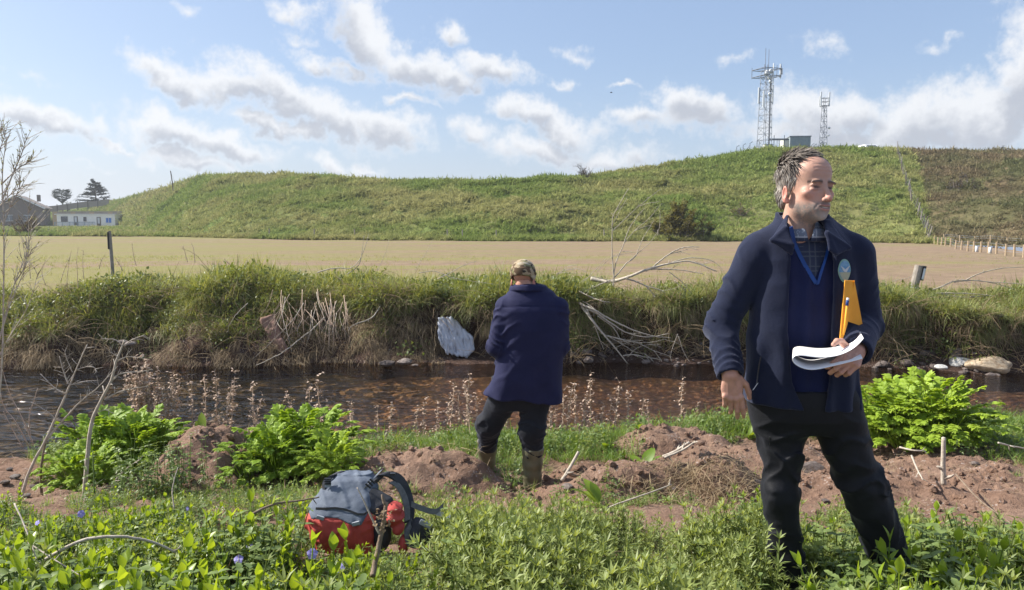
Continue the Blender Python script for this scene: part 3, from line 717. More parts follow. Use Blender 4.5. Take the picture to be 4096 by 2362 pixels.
# arms
RS, RE, RW = W(1864, 632, D1 + .02), W(1778, 800, D1 + .06), W(1800, 925, D1 - .08)
LS, LE, LW = W(2108, 628, D1 + .02), W(2132, 800, D1 + .03), W(2112, 868, D1 - .20)
NK = np.array(HF.translation) + np.array([.006, .050, 0])
def ZJ(X, Y, d): return W((2760 + X * .4396) / 1.62218, (560 + Y * .4396) / 1.62218, d)
LAPELS = [[(ZJ(885, 690, D1 - .02), ZJ(745, 915, D1 - .115), ZJ(870, 800, D1 - .095)), (ZJ(870, 800, D1 - .095), ZJ(745, 915, D1 - .115), ZJ(935, 960, D1 - .135)), (ZJ(745, 915, D1 - .115), ZJ(935, 960, D1 - .135), ZJ(925, 1040, D1 - .125))],
          [(ZJ(1225, 735, D1 - .03), ZJ(1455, 985, D1 - .10), ZJ(1245, 850, D1 - .11)), (ZJ(1245, 850, D1 - .11), ZJ(1455, 985, D1 - .10), ZJ(1330, 1040, D1 - .130)), (ZJ(1245, 850, D1 - .11), ZJ(1330, 1040, D1 - .130), ZJ(1270, 1000, D1 - .135))]]
def torso(p, grow=0.0):
    sy = [548, 575, 600, 640, 700, 780, 860, 930, 990, 1030]
    xl = [1945, 1905, 1872, 1858, 1858, 1860, 1854, 1848, 1844, 1842]; xr = [2052, 2082, 2102, 2112, 2116, 2114, 2114, 2116, 2118, 2120]
    b = [.072, .095, .115, .130, .142, .142, .140, .142, .148, .150]
    zs = [Zj(y) for y in sy]; cx = [(Xj(l, y) + Xj(r, y)) / 2 for l, r, y in zip(xl, xr, sy)]; a = [(Xj(r, y) - Xj(l, y)) / 2 + grow for l, r, y in zip(xl, xr, sy)]
    return loft(p, zs, cx, [D1 + .03] * len(zs), a, [q + grow for q in b], 2.35)
def open_edges(p):
    """x of the two front edges of the open jacket at a height"""
    z = p[..., 2]; zs = [Zj(y) for y in (1000, 930, 800, 700, 640, 600, 560, 540)]
    l = np.interp(z, zs, [W(x, y, D1 - .11)[0] for x, y in ((1985, 1000), (1958, 930), (1946, 800), (1950, 700), (1956, 640), (1952, 600), (1950, 560), (1955, 540))])
    r = np.interp(z, zs, [W(x, y, D1 - .11)[0] for x, y in ((2035, 1000), (2052, 930), (2056, 800), (2062, 700), (2064, 640), (2062, 600), (2052, 560), (2045, 540))])
    return l, r
def jacket1(p):
    d = torso(p)
    n = fbm3(p * 5.0 + 3.1, 3); d = d + .016 * n
    # hanging folds of the open front panels and at the hem
    x = p[..., 0]; d = d + .006 * np.sin(x * 75 + 6 * fbm3(p * 4, 2)) * smooth(Zj(720), Zj(950), p[..., 2])
    ar, sr = chain(p, [RS, RE, RW], [.076, .062, .052], .03)
    ar = ar + folds(p, sr, .10, .10, .075, .006, 2) + folds(p, sr, .30, .10, .052, .008, 4) + folds(p, sr, .46, .07, .045, .0055, 6)
    al, sl = chain(p, [LS, LE, LW], [.074, .062, .054], .03)
    al = al + folds(p, sl, .10, .10, .075, .005, 8) + folds(p, sl, .30, .09, .055, .007, 9)
    # shell and opening
    inner = torso(p, -.026) + .012 * n
    shell = smax(d, -inner, .006)
    l, r = open_edges(p); gap = np.maximum(np.maximum(l - x, x - r), p[..., 1] - (D1 + .03))
    shell = smax(shell, -gap, .008)
    # sleeves end at the cuffs and are hollow there
    def cuffed(d, A, B):
        u = np.asarray(B - A, np.float32); u = u / np.linalg.norm(u)
        d = smax(d, (p - np.asarray(B, np.float32)) @ u - .004, .006); return smax(d, -sd_cone(p, B - u * .02, B + u * .05, .038, .040), .005)
    body = smin(smin(shell, cuffed(ar, RE, RW), .018), cuffed(al, LE, LW), .022)
    # hem, dipping to the picture's right
    hem = Zj(990) + (x - Xj(1840)) * -.06; body = smax(body, hem - p[..., 2], .008)
    # trapezius
    body = smin(body, sd_cone(p, W(1955, 566, D1 + .05), W(1880, 608, D1 + .03), .055, .062), .03); body = smin(body, sd_cone(p, W(2030, 566, D1 + .05), W(2090, 606, D1 + .03), .052, .050), .03)
    # stand collar, folded open into two lapels
    c = NK; q = p - c.astype(np.float32); zc = q[..., 2]
    rr = np.sqrt((q[..., 0] / 1.04) ** 2 + q[..., 1] ** 2); front = smooth(.02, -.075, q[..., 1])
    ring = np.abs(rr - (.088 + .035 * smooth(-.10, -.19, zc) + .008 * front)) - .0065
    ring = smax(ring, zc - (-.088 - .035 * front + .010 * fbm3(p * 9, 2)), .008); ring = smax(ring, -.22 - zc, .01)
    ring = smax(ring, -np.maximum(np.abs(q[..., 0] + .004) - .072, q[..., 1] + .01), .01)
    body = smin(body, ring, .016)
    for T in LAPELS:
        for tr_ in T: body = smin(body, sd_tri(p, *tr_, .0055), .010)
    return body
jk = part1(sculpt('jacket', (Xj(1722), D1 - .34, Zj(1010)), (Xj(2180), D1 + .22, Zj(520)), .0058, jacket1, 'fleece')); jk['label'] = 'open navy fleece jacket'
def jumper1(p):
    d = torso(p, -.030) + .012 * fbm3(p * 6 + 9, 3)
    x = p[..., 0]; z = p[..., 2]; d = d + .004 * np.sin(x * 90 + 7 * fbm3(p * 4 + 5, 2))
    v = (z - Zj(693)) - np.abs(x - W(2014, 693, D1 - .11)[0]) * 1.9
    d = smax(d, np.minimum(v, -(p[..., 1] - D1)), .006); d = smax(d, z - Zj(566), .01)
    return smax(d, Zj(978) - z, .01)
part1(sculpt('jumper', (Xj(1830), D1 - .16, Zj(990)), (Xj(2140), D1 + .2, Zj(556)), .0065, jumper1, 'jumper'))
def shirt1(p):
    z = p[..., 2]; x = p[..., 0]
    d = torso(p, -.040); d = smax(d, Zj(760) - z, .01)
    q = p - NK.astype(np.float32)
    rr = np.sqrt((q[..., 0]) ** 2 + (q[..., 1]) ** 2); zc = q[..., 2]; fr = smooth(-.01, -.08, q[..., 1])
    ring = np.abs(rr - (.074 + .020 * smooth(-.10, -.18, zc) + .004 * fr)) - .004
    ring = smax(ring, zc + .100 + .050 * fr, .004); ring = smax(ring, -.20 - zc, .004)
    ring = smax(ring, -np.maximum(np.abs(q[..., 0] + .004) - .012 - .25 * (zc + .16), q[..., 1] + .02), .004)
    return smin(d, ring, .008)
def shirt_tone(V):
    t = np.tile(np.array([.030, .040, .075], np.float32), (len(V), 1))
    ln = (np.abs((V[:, 2] * 55) % 1 - .5) > .44) | (np.abs((V[:, 0] * 45) % 1 - .5) > .46); t[ln] = (.075, .09, .12)
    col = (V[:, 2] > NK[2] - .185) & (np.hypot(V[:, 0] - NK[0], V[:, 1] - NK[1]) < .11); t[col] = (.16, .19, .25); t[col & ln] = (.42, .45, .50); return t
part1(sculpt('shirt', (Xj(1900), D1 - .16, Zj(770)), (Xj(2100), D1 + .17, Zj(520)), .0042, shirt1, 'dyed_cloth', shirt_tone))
# skin: head, neck, and a slim inner body that carries arms and hands as one surface
def hand_sdf(p, wrist, frame, curls, thumb, s=1.0, spread=.05):
    """hand in its own axes: x across to the thumb side, y along the fingers, z out of the back"""
    q = (p - np.asarray(wrist, np.float32)) @ np.asarray(frame, np.float32)
    d = sd_cone(q, (0, -.03, 0), (0, .02, 0), .026 * s, .028 * s, sq=((0, 0, 1), .72))
    d = smin(d, sd_ell(q, (.0, .055 * s, 0), (.040 * s, .048 * s, .0165 * s)), .016)
    xs = (.030, .0105, -.0095, -.0285); L = ((.046, .027, .022), (.051, .031, .023), (.047, .028, .022), (.036, .022, .019)); y0 = (.090, .096, .091, .080)
    for i in range(4):
        a = np.array([xs[i], y0[i], .004]) * s; an = 0.0; sp = spread * (1.5 - i) * .6; d = smin(d, sd_ell(q, a + (0, -.002, .004), (.0105 * s, .012 * s, .009 * s)), .008)
        fd = None
        for j in range(3):
            an -= curls[i][j]; b = a + np.array([math.sin(sp) * math.cos(an), math.cos(sp) * math.cos(an), math.sin(an)]) * L[i][j] * s
            c = sd_cone(q, a, b, (.0098, .0089, .0080)[j] * s, (.0089, .0080, .0068)[j] * s); fd = c if fd is None else smin(fd, c, .004); a = b
        d = smin(d, fd, .006)
    a = np.array([.030, .018, -.006]) * s; td = None
    for j, (dv, Lh) in enumerate(zip(thumb, (.046, .034, .027))):
        dv = np.asarray(dv, float); dv /= np.linalg.norm(dv); b = a + dv * Lh * s
        c = sd_cone(q, a, b, (.0150, .0112, .0100)[j] * s, (.0112, .0100, .0080)[j] * s); td = c if td is None else smin(td, c, .006); a = b
    d = smin(d, td, .012)
    tend = 0
    for i in range(3): tend = tend + np.exp(-((q[..., 0] - (.02 - i * .019) * s * (.6 + q[..., 1] * 5)) / .0035) ** 2)
    return d - .0016 * tend * smooth(.0, .008, q[..., 2]) * smooth(.0, .03, q[..., 1]) * smooth(.10, .085, q[..., 1])
def frame_from(along, back):
    y = np.asarray(along, float); y /= np.linalg.norm(y); z = np.asarray(back, float); z = z - y * (z @ y); z /= np.linalg.norm(z)
    return np.stack([np.cross(y, z), y, z], 1)
HR = frame_from(W(1812, 1022, D1 - .07) - RW, (-.18, -1, .25)); HR[:, 0] *= -1                 # hanging hand, back of it to the camera
HL = frame_from((-.52, -.62, -.22), (.55, -.45, .70))                          # hand closed on the papers
CR = [(.10, .28, .22), (.22, .36, .28), (.34, .42, .3), (.42, .5, .35)]
CL = [(.75, .95, .6), (.85, 1.0, .65), (.9, 1.05, .7), (.95, 1.1, .7)]
HFi = HF.inverted(); HFn = np.array(HFi)
def body1(p):
    q = p @ HFn[:3, :3].T.astype(np.float32) + HFn[:3, 3].astype(np.float32)
    return q
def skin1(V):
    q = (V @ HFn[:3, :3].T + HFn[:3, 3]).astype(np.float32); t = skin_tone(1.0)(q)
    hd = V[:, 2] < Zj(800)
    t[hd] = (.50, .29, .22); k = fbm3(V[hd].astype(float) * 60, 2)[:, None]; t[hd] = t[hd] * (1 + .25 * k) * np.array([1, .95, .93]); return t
def joined(name, pieces, mat, tone, parent):
    """one body: a plain inner body, with head and hands sampled finely where they show, stitched to it"""
    Vs, Fs, b = [], [], 0
    for lo, hi, h, fn in pieces:
        g = Grid(lo, hi, h); V, Fq = g.mesh(fn(g.p)); Vs.append(V); Fs.append(Fq + b); b += len(V)
    base = Vs[0]; off = len(base)
    for V, Fq in zip(Vs[1:], Fs[1:]):
        c = V.mean(0); j = int(np.argmin(((base - c) ** 2).sum(1))); i = int(np.argmin(((V - base[j]) ** 2).sum(1)))
        f = Fs[0][(Fs[0] == j).any(1)][0]; k = int(np.where(f == j)[0][0]); j2 = f[(k + 1) % 4]
        f = Fq[(Fq == off + i).any(1)][0]; k = int(np.where(f == off + i)[0][0]); i2 = f[(k + 1) % 4]
        Fs.append(np.array([[j, j2, i2, off + i]])); off += len(V)
    V = np.concatenate(Vs); return rel(link(name, mesh_np(name, V, np.concatenate(Fs), mat, {'tone': tone(V)})), parent)
hc = np.array(HF.translation)
def inner1(p):
    d = torso(p, -.05)
    d = smin(d, chain(p, [RS, RE, RW], [.045, .040, .030])[0], .02); d = smin(d, chain(p, [LS, LE, LW], [.045, .040, .030])[0], .02)
    d = smin(d, sd_cone(p, hc + (0, .045, -.12), hc + (.01, .06, -.28), .050, .06), .02)
    return d
def hands1(p):
    d = inner1(p)
    d = smin(d, hand_sdf(p, RW, HR, CR, ((.55, .75, -.35), (.25, .95, -.25), (.05, 1, -.2))), .01)
    d = smin(d, hand_sdf(p, LW, HL, CL, ((.75, .55, .35), (.35, .9, .15), (.05, 1, -.15))), .01)
    return d
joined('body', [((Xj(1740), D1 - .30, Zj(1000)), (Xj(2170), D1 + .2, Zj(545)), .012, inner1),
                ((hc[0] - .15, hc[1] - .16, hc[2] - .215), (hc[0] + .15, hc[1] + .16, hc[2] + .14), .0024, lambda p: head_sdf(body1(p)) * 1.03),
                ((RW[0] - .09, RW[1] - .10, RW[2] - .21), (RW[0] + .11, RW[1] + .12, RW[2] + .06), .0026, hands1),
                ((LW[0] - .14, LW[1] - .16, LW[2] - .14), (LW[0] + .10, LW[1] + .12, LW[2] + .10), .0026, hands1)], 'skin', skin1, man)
# hair: a cap and many tapered locks
def scalp_cap(p):
    d = sd_ell(p, (0, -.026, .042), (.080, .103, .086)); d = smin(d, sd_ell(p, (0, -.07, -.02), (.058, .050, .065)), .02)
    m = p.copy(); m[..., 0] = np.abs(m[..., 0])
    line = .062 - .055 * smooth(.0, .075, -m[..., 1] + .06) - .055 * smooth(.01, -.05, m[..., 1])        # hairline drops towards the temples and nape
    face = (p[..., 1] - (.052 - .35 * m[..., 0])); d = smax(d, np.minimum(face, line + .03 - p[..., 2] + .02), .01)
    d = smax(d, -.10 - p[..., 2], .01); d = smax(d, -sd_ell(m, (.085, -.010, -.016), (.03, .026, .036)), .006)
    return d + .004 * fbm3(p * 60, 2)
def hair(parent):
    g = Grid((-.1, -.16, -.13), (.1, .1, .16), .0035); V, Fq = g.mesh(scalp_cap(g.p)); mb_v = [V]; mb_f = [Fq]; at = [.35 + .45 * (fbm3(V * 60, 2) + .5)]; b = len(V)
    rg = np.random.default_rng(3); n = 0; Vs = []; Fs = []; As = []
    while n < 4200:
        th = rg.uniform(0, 2 * np.pi); zz = rg.uniform(-.55, 1); r = math.sqrt(1 - zz * zz)
        nrm = np.array([r * math.cos(th), r * math.sin(th), zz]); pt = np.array([0, -.026, .042]) + nrm * (.080, .103, .086)
        if n % 5 == 0:
            if nrm[1] > .35: continue
            pt = np.array([0, -.07, -.02]) + nrm * (.060, .052, .067)
        ax = abs(pt[0])
        front = pt[1] > .052 - .30 * ax
        if front and pt[2] < .076: continue
        if pt[2] < -.03 and (pt[1] > -.045): continue
        if ax > .06 and pt[2] < .02 and pt[1] > -.002: continue
        top = float(smooth(.055, .105, pt[2])); tuft = top * float(smooth(.03, -.02, pt[1])) * float(smooth(-.05, .0, pt[0]))
        L = (.040 + .012 * top + .008 * tuft) * rg.uniform(.6, 1.25)
        away = pt - np.array([.01, -.125, .070]); side_ = np.array([0, -.55, -.75]); fore = np.array([-1.0, .35, -.1])
        f = top * float(smooth(-.02, .035, pt[1])); lay = side_ * (1 - top) * 1.3 + (away / np.linalg.norm(away)) * top * (1 - f) + fore * f * 1.4
        lay = lay + 1.1 * np.array([fbm3((pt * 24 + k * 9.1)[None], 2)[0] for k in range(3)])
        lay = lay - nrm * (lay @ nrm); lay /= np.linalg.norm(lay) + 1e-9
        dv = lay + nrm * (.06 + .30 * tuft + .08 * top) + rg.normal(0, .08, 3); dv /= np.linalg.norm(dv)
        side = np.cross(dv, nrm); side /= np.linalg.norm(side) + 1e-9
        w = rg.uniform(.0014, .0030); k = 4; pts = []
        cur = -nrm * (.62 - .20 * tuft) + rg.normal(0, .08, 3)
        q = pt - nrm * .004; st = dv.copy()
        for j in range(k): pts.append(q.copy()); q = q + st * L / (k - 1); st = st + cur * .5; st /= np.linalg.norm(st)
        ww = [w, w * 1.1, w * .8, w * .15]
        for j in range(k): Vs += [pts[j] - side * ww[j], pts[j] + side * ww[j] , pts[j] + nrm * ww[j] * .8]
        bb = b + n * 12
        for j in range(k - 1):
            for e in range(3): Fs.append((bb + j * 3 + e, bb + j * 3 + (e + 1) % 3, bb + j * 3 + 3 + (e + 1) % 3, bb + j * 3 + 3 + e))
        grey = (1 - .38 * top * (0 if f > .5 else 1)) * rg.uniform(.42, 1.0); As += [grey * .95] * 12; n += 1
    V = np.concatenate(mb_v + [np.array(Vs)]); Fq = np.concatenate(mb_f + [np.array(Fs)])
    V = V @ np.array(HF.to_3x3()).T + np.array(HF.translation)
    return rel(link('hair', mesh_np('hair', V, Fq, 'grey_hair', {'v': np.concatenate(at + [np.array(As)])})), parent)
hr = hair(man); hr['label'] = 'tousled grey-brown hair'
# trousers
HPR, KNR, ANR = W(1922, 1005, D1 + .03), W(1924, 1205, D1 - .01), W(1948, 1470, D1 + .02)
HPL, KNL, ANL = W(2052, 1005, D1 + .03), W(2129, 1205, D1 - .02), W(2226, 1470, D1 + .03)
def trousers1(p):
    z = p[..., 2]
    sy = [955, 990, 1030, 1065]; xl = [1850, 1848, 1855, 1866]; xr = [2116, 2122, 2130, 2136]
    d = loft(p, [W(2000, y, D1)[2] for y in sy], [(Xj(l, y) + Xj(r, y)) / 2 for l, r, y in zip(xl, xr, sy)], [D1 + .03] * 4, [(Xj(r, y) - Xj(l, y)) / 2 - .004 for l, r, y in zip(xl, xr, sy)], [.128, .134, .132, .10], 2.3)
    for pts, sd in (([HPR, KNR, ANR], 1), ([HPL, KNL, ANL], 5)):
        L, S = chain(p, pts, [.100, .068, .060] if sd == 1 else [.104, .080, .072], .04)
        L = L + folds(p, S, .36, .16, .11, .017, sd) + folds(p, S, .66, .14, .08, .017, sd + 1) + folds(p, S, .12, .16, .13, .012, sd + 2) + .018 * fbm3(p * 7 + sd, 3)
        d = smin(d, L, .035)
    return smax(d, W(2000, 1452, D1)[2] - .06 - z, .01)
tz = W(2000, 1470, D1)[2]
tr = part1(sculpt('trousers', (Xj(1830, 1000) - .01, D1 - .16, tz - .05), (Xj(2300, 1450), D1 + .20, W(2000, 950, D1)[2]), .0062, trousers1, 'trousers')); tr['label'] = 'black walking trousers'
for A, dx in ((ANR, .0), (ANL, .02)):
    gx, gy = A[0], A[1]; gz = zpt(gx, gy)
    def boot(p, gx=gx, gy=gy, gz=gz, dx=dx):
        d = sd_cone(p, (gx, gy + .02, gz + .12), (gx, gy + .02, gz + .05), .050, .048); d = smin(d, sd_cone(p, (gx, gy + .03, gz + .045), (gx + dx, gy - .16, gz + .040), .043, .040, sq=((0, 0, 1), .85)), .02)
        return smax(d, gz + .003 - p[..., 2], .004)
    part1(sculpt('boot', (gx - .09, gy - .24, gz - .01), (gx + .11, gy + .12, gz + .20), .006, boot, 'black_plastic'))
# thigh pocket zip, jacket pocket zip and its pull
def on_front(sx, sy, d): return W(sx, sy, d)
mb = MB(); mb.tube([on_surf(jacket1, x, y, -.001) for x, y in ((1876, 880), (1872, 900), (1869, 920), (1866, 948))], .0028, 5); part1(mb.build('pocket_zip', 'metal_dark'))
mb = MB(); mb.ribbon([on_surf(jacket1, 1868, 946, .003), on_surf(jacket1, 1857, 962, .004)], .006, (1, 0, .8), .003); part1(mb.build('zip_pull', 'white_plastic'))
mb = MB(); mb.ribbon([on_surf(trousers1, 1898, 1078, .002), on_surf(trousers1, 1899, 1098, .002)], .006, (1, 0, 0), .004); part1(mb.build('pocket_tab', 'black_plastic'))
# lanyard
chest = lambda p: np.minimum(jumper1(p), shirt1(p))
mb = MB()
mb.ribbon([W(1950, 560, D1 - .09)] + [on_surf(chest, x, y, .004) for x, y in ((1958, 600), (1972, 630), (1985, 655), (2000, 680), (2013, 700))], .015, (1, 0, .45), .003)
mb.ribbon([W(2047, 590, D1 - .10)] + [on_surf(chest, x, y, .004) for x, y in ((2042, 615), (2035, 640), (2026, 668), (2016, 702))], .011, (1, 0, .25), .003)
ly = part1(mb.build('lanyard', 'lanyard_blue', smooth_=False)); ly['label'] = 'bright blue lanyard'
# embroidered badge on the chest: pale rim, blue field, sand, white bird
surf('badge_rim', (.25, .40, .32), (.2, .36, .30), rough=.8); surf('badge_blue', (.12, .26, .42), (.20, .35, .48), rough=.8, scale=60)
surf('badge_sand', (.36, .36, .25), (.30, .34, .27), rough=.8); surf('badge_white', (.5, .53, .54), (.42, .47, .5), rough=.8)
bc = Vector(on_surf(jacket1, 2081, 668, .001)); _b1, _b2, _b3 = (Vector(on_surf(jacket1, x, y)) for x, y in ((2070, 668), (2092, 668), (2081, 690)))
bx = (_b2 - _b1).normalized(); bx = (bx + Vector((.8, 0, 0))).normalized(); bu = bc - _b3; bu = (bu - bx * bu.dot(bx)).normalized(); bn_ = bu.cross(bx); bn_ = bn_ if bn_.y < 0 else -bn_
def egg(rx, ry, lift, cut=None, n=28):
    V = []
    for i in range(n):
        a = 2 * math.pi * i / n; x = math.cos(a) * rx * (1 - .18 * (-math.sin(a) if math.sin(a) < 0 else 0)); y = math.sin(a) * ry
        if cut is not None: y = min(y, cut)
        V.append(bc + bx * x + bu * y + bn_ * lift)
    return V
def plate(V, th=.003):
    k = len(V); mb = MB(); mb.add(list(V) + [v - bn_ * th for v in V], [tuple(range(k)), tuple(range(2 * k - 1, k - 1, -1))] + [(i, i + k, (i + 1) % k + k, (i + 1) % k) for i in range(k)]); return mb
badge = part1(plate(egg(.025, .043, .004), .007).build('badge', 'badge_rim'))
for nm, mt, V in (('badge_field', 'badge_blue', egg(.022, .037, .0062)), ('badge_sand', 'badge_sand', egg(.0218, .0368, .0080, -.006))):
    o = plate(V).build(nm, mt); rel(o, man); o.parent = badge; o.matrix_parent_inverse = Matrix.Identity(4)
bird = [(-.016, .016), (-.006, .010), (.0, .004), (.008, .012), (.018, .018), (.010, .003), (.004, -.006), (-.004, -.004), (-.010, .005)]
o = plate([bc + bx * a + bu * b + bn_ * .0098 for a, b in bird]).build('badge_bird', 'badge_white'); o.parent = badge; o.matrix_parent_inverse = Matrix.Identity(4)

# ---- what he holds: envelope, pen, papers (things of their own)
surf('envelope', (.80, .36, .035), (.74, .32, .03), rough=.6, scale=14, bump=.1); surf('paper', (.82, .82, .83), (.80, .80, .82), rough=.6)
env = thing('envelope', 'bright yellow-orange folded envelope tucked under the arm of the navy fleece', 'envelope', W(2085, 840, D1 - .16))
def quad_plate(pts, th, nrm): 
    V = [Vector(p) for p in pts]; n = Vector(nrm).normalized(); k = len(V); mb = MB()
    mb.add(V + [v + n * th for v in V], [tuple(range(k - 1, -1, -1)), tuple(range(k, 2 * k))] + [(i, (i + 1) % k, (i + 1) % k + k, i + k) for i in range(k)]); return mb
de = D1 - .185
rel(quad_plate([W(2084, 692, de), W(2108, 693, de + .02), W(2090, 800, de + .01), W(2078, 838, de), W(2071, 842, de - .01)], .012, (.2, 1, 0)).build('front_face', 'envelope'), env)
rel(quad_plate([W(2107, 692, de + .012), W(2128, 806, de + .085), W(2090, 793, de + .03)], .006, (.35, 1, 0)).build('folded_flap', 'envelope'), env)
pen = thing('pen', 'blue and white ballpoint pen clipped to the yellow envelope', 'pen', W(2086, 790, de - .02))
mb = MB(); mb.tube([W(2090, 742, de - .012), W(2084, 800, de - .014), W(2080, 826, de - .016)], [.0042, .0042, .0030], 7); rel(mb.build('barrel', 'envelope', smooth_=True), pen)
mb = MB(); mb.tube([W(2090, 741, de - .0125), W(2088.5, 754, de - .0125)], .0052, 7); rel(mb.build('cap', 'lanyard_blue', smooth_=True), pen)
mb = MB(); mb.tube([W(2091, 735, de - .012), W(2090, 742, de - .012)], .0046, 7); rel(mb.build('cap_end', 'white_plastic', smooth_=True), pen)
pap = thing('papers', 'sheaf of white paper folded over in the hand of the striding man', 'paper', W(2040, 890, D1 - .27))
def bent_sheet(prof, d0, d1, drop, th=.0012, sk=0.0):
    """sheet bent along a profile (picture-plane points at depth d0), reaching back to depth d1"""
    n = 40; T = np.linspace(0, 1, len(prof)); tt = np.linspace(0, 1, n); sx = np.interp(tt, T, [a for a, _ in prof]); sy = np.interp(tt, T, [b for _, b in prof])
    for _ in range(6): sx[1:-1] = (sx[:-2] + 2 * sx[1:-1] + sx[2:]) / 4; sy[1:-1] = (sy[:-2] + 2 * sy[1:-1] + sy[2:]) / 4
    A = np.array([W(x, y, d0) for x, y in zip(sx, sy)]); B = A + np.array([sk, d1 - d0, drop]); mb = MB()
    tg = np.gradient(A, axis=0); nm = np.cross(tg, B - A); nm /= np.linalg.norm(nm, axis=1)[:, None]
    V = list(A) + list(B) + list(A + nm * th) + list(B + nm * th); F = []
    for i in range(n - 1): F += [(i, i + n, i + n + 1, i + 1), (i + 2 * n, i + 1 + 2 * n, i + 1 + 3 * n, i + 3 * n), (i, i + 1, i + 1 + 2 * n, i + 2 * n), (i + n, i + n + 2 * n, i + n + 1 + 2 * n, i + n + 1)]
    F += [(0, 2 * n, 3 * n, n), (n - 1, 2 * n - 1, 4 * n - 1, 3 * n - 1)]
    return mb.add(V, F)
rel(bent_sheet([(2127, 884), (2085, 896), (2045, 904), (2010, 914), (1990, 913), (1965, 904), (1952, 892), (1952, 880), (1968, 874), (1992, 880), (2020, 884), (2050, 882), (2080, 876), (2108, 860), (2122, 845), (2130, 835)], D1 - .32, D1 - .13, 0.0, sk=.070).build('outer_sheets', 'paper', smooth_=True), pap)

# =================================================== person 2: the man at the water's edge, seen from behind
D2 = 5.6
X2 = lambda sx, sy=800: W(sx, sy, D2)[0]
Z2 = lambda sy: W(1290, sy, D2)[2]
_g = W(1290, 1180, D2 + .2); man2 = thing('person', 'man seen from behind in long navy jacket, camouflage cap and green wellingtons', 'person', (_g[0], _g[1], zpt(_g[0], _g[1])))
HF2 = face_frame(W(1291, 688, D2 + .07), math.pi - R(14), R(-17), 0) @ Matrix.Scale(1.02, 4)
H2n = np.array(HF2.inverted())
def loc2(p): return p @ H2n[:3, :3].T.astype(np.float32) + H2n[:3, 3].astype(np.float32)
A1 = [W(1246, 758, D2 + .02), W(1224, 856, D2 - .01), W(1252, 872, D2 + .26)]; A2 = [W(1378, 760, D2 + .02), W(1380, 855, D2 + .03), W(1335, 868, D2 + .28)]
def torso2(p, grow=0.0):
    sy = [708, 722, 740, 765, 810, 860, 920, 965, 995]; xl = [1270, 1252, 1238, 1230, 1232, 1235, 1222, 1203, 1194]; xr = [1342, 1364, 1380, 1388, 1392, 1391, 1389, 1387, 1386]; b = [.085, .105, .125, .142, .150, .148, .150, .155, .160]
    return loft(p, [Z2(y) for y in sy], [(X2(l, y) + X2(r, y)) / 2 for l, r, y in zip(xl, xr, sy)], [D2 + .06, D2 + .05, D2 + .04, D2 + .03] + [D2 + .02] * 5, [(X2(r, y) - X2(l, y)) / 2 + grow for l, r, y in zip(xl, xr, sy)], [q + grow for q in b], 2.4)
def jacket2(p):
    n = fbm3(p * 4 + 2.2, 3); d = torso2(p) + .022 * n
    x, z = p[..., 0], p[..., 2]
    d = d + .006 * np.sin(x * 38 + 5 * fbm3(p * 3 + 1, 2)) * smooth(Z2(860), Z2(985), z)
    # slanting pulls from the arm across the side
    u = x * .75 - z; d = d - .010 * np.clip(np.sin(u * 46 + 5 * n), 0, 1) ** 2 * smooth(X2(1300), X2(1235), x) * smooth(Z2(960), Z2(880), z) * smooth(Z2(750), Z2(800), z)
    for pts, sd in ((A1, 3), (A2, 7)):
        a, S = chain(p, pts, [.078, .070, .056], .03); a = a + folds(p, S, .08, .1, .09, .007, sd) + folds(p, S, .28, .10, .06, .011, sd + 1); d = smin(d, a, .022)
    hem = Z2(983) + (X2(1290) - x) * (.10 - .04 * np.sign(X2(1290) - x)) + .008 * np.sin(x * 21); d = smax(d, hem - z, .008)
    q = p - np.asarray(W(1303, 716, D2 + .05), np.float32); rr = np.sqrt((q[..., 0] / 1.12) ** 2 + (q[..., 1]) ** 2)
    ring = np.abs(rr - (.100 - .30 * (q[..., 2] - .0))) - .007; ring = smax(ring, q[..., 2] - .056 + .12 * np.abs(q[..., 0]), .006); ring = smax(ring, -.03 - q[..., 2], .006)
    fold = np.abs(rr - (.121 - .30 * q[..., 2])) - .008; fold = smax(fold, q[..., 2] - .050 + .12 * np.abs(q[..., 0]), .006); fold = smax(fold, .002 - q[..., 2], .004)
    seam = np.exp(-((z - Z2(752) + .10 * np.abs(x - X2(1305)) ** 1.2) / .0045) ** 2) * .004 + np.exp(-((x - X2(1308)) / .0045) ** 2) * .003 * (z < Z2(752))
    return smin(smin(d + seam, ring, .008), fold, .003)
j2 = rel(sculpt('jacket', (X2(1180), D2 - .22, Z2(1005)), (X2(1410), D2 + .36, Z2(690)), .0085, jacket2, 'canvas_jacket'), man2)
L1 = [W(1243, 985, D2 + .05), W(1206, 1048, D2 + .12), W(1202, 1100, D2 + .32)]; L2 = [W(1320, 985, D2 + .04), W(1311, 1062, D2 - .02), W(1314, 1118, D2 + .0)]
def trousers2(p):
    d = loft(p, [Z2(930), Z2(985), Z2(1010)], [X2(1290)] * 3, [D2 + .03] * 3, [.235, .225, .16], [.12, .12, .10], 2.3)
    for pts, sd in ((L1, 2), (L2, 6)):
        a, S = chain(p, pts, [.112, .094, .074], .04); a = a + folds(p, S, .20, .12, .07, .010, sd) + folds(p, S, .40, .10, .05, .013, sd + 1) + .016 * fbm3(p * 7 + sd, 2)
        u = np.asarray(pts[2] - pts[1], np.float32); u /= np.linalg.norm(u); a = smax(a, (p - np.asarray(pts[2], np.float32)) @ u - .02, .012); d = smin(d, a, .04)
    return d
rel(sculpt('trousers', (X2(1165), D2 - .18, Z2(1145)), (X2(1370), D2 + .5, Z2(925)), .009, trousers2, 'work_trousers'), man2)
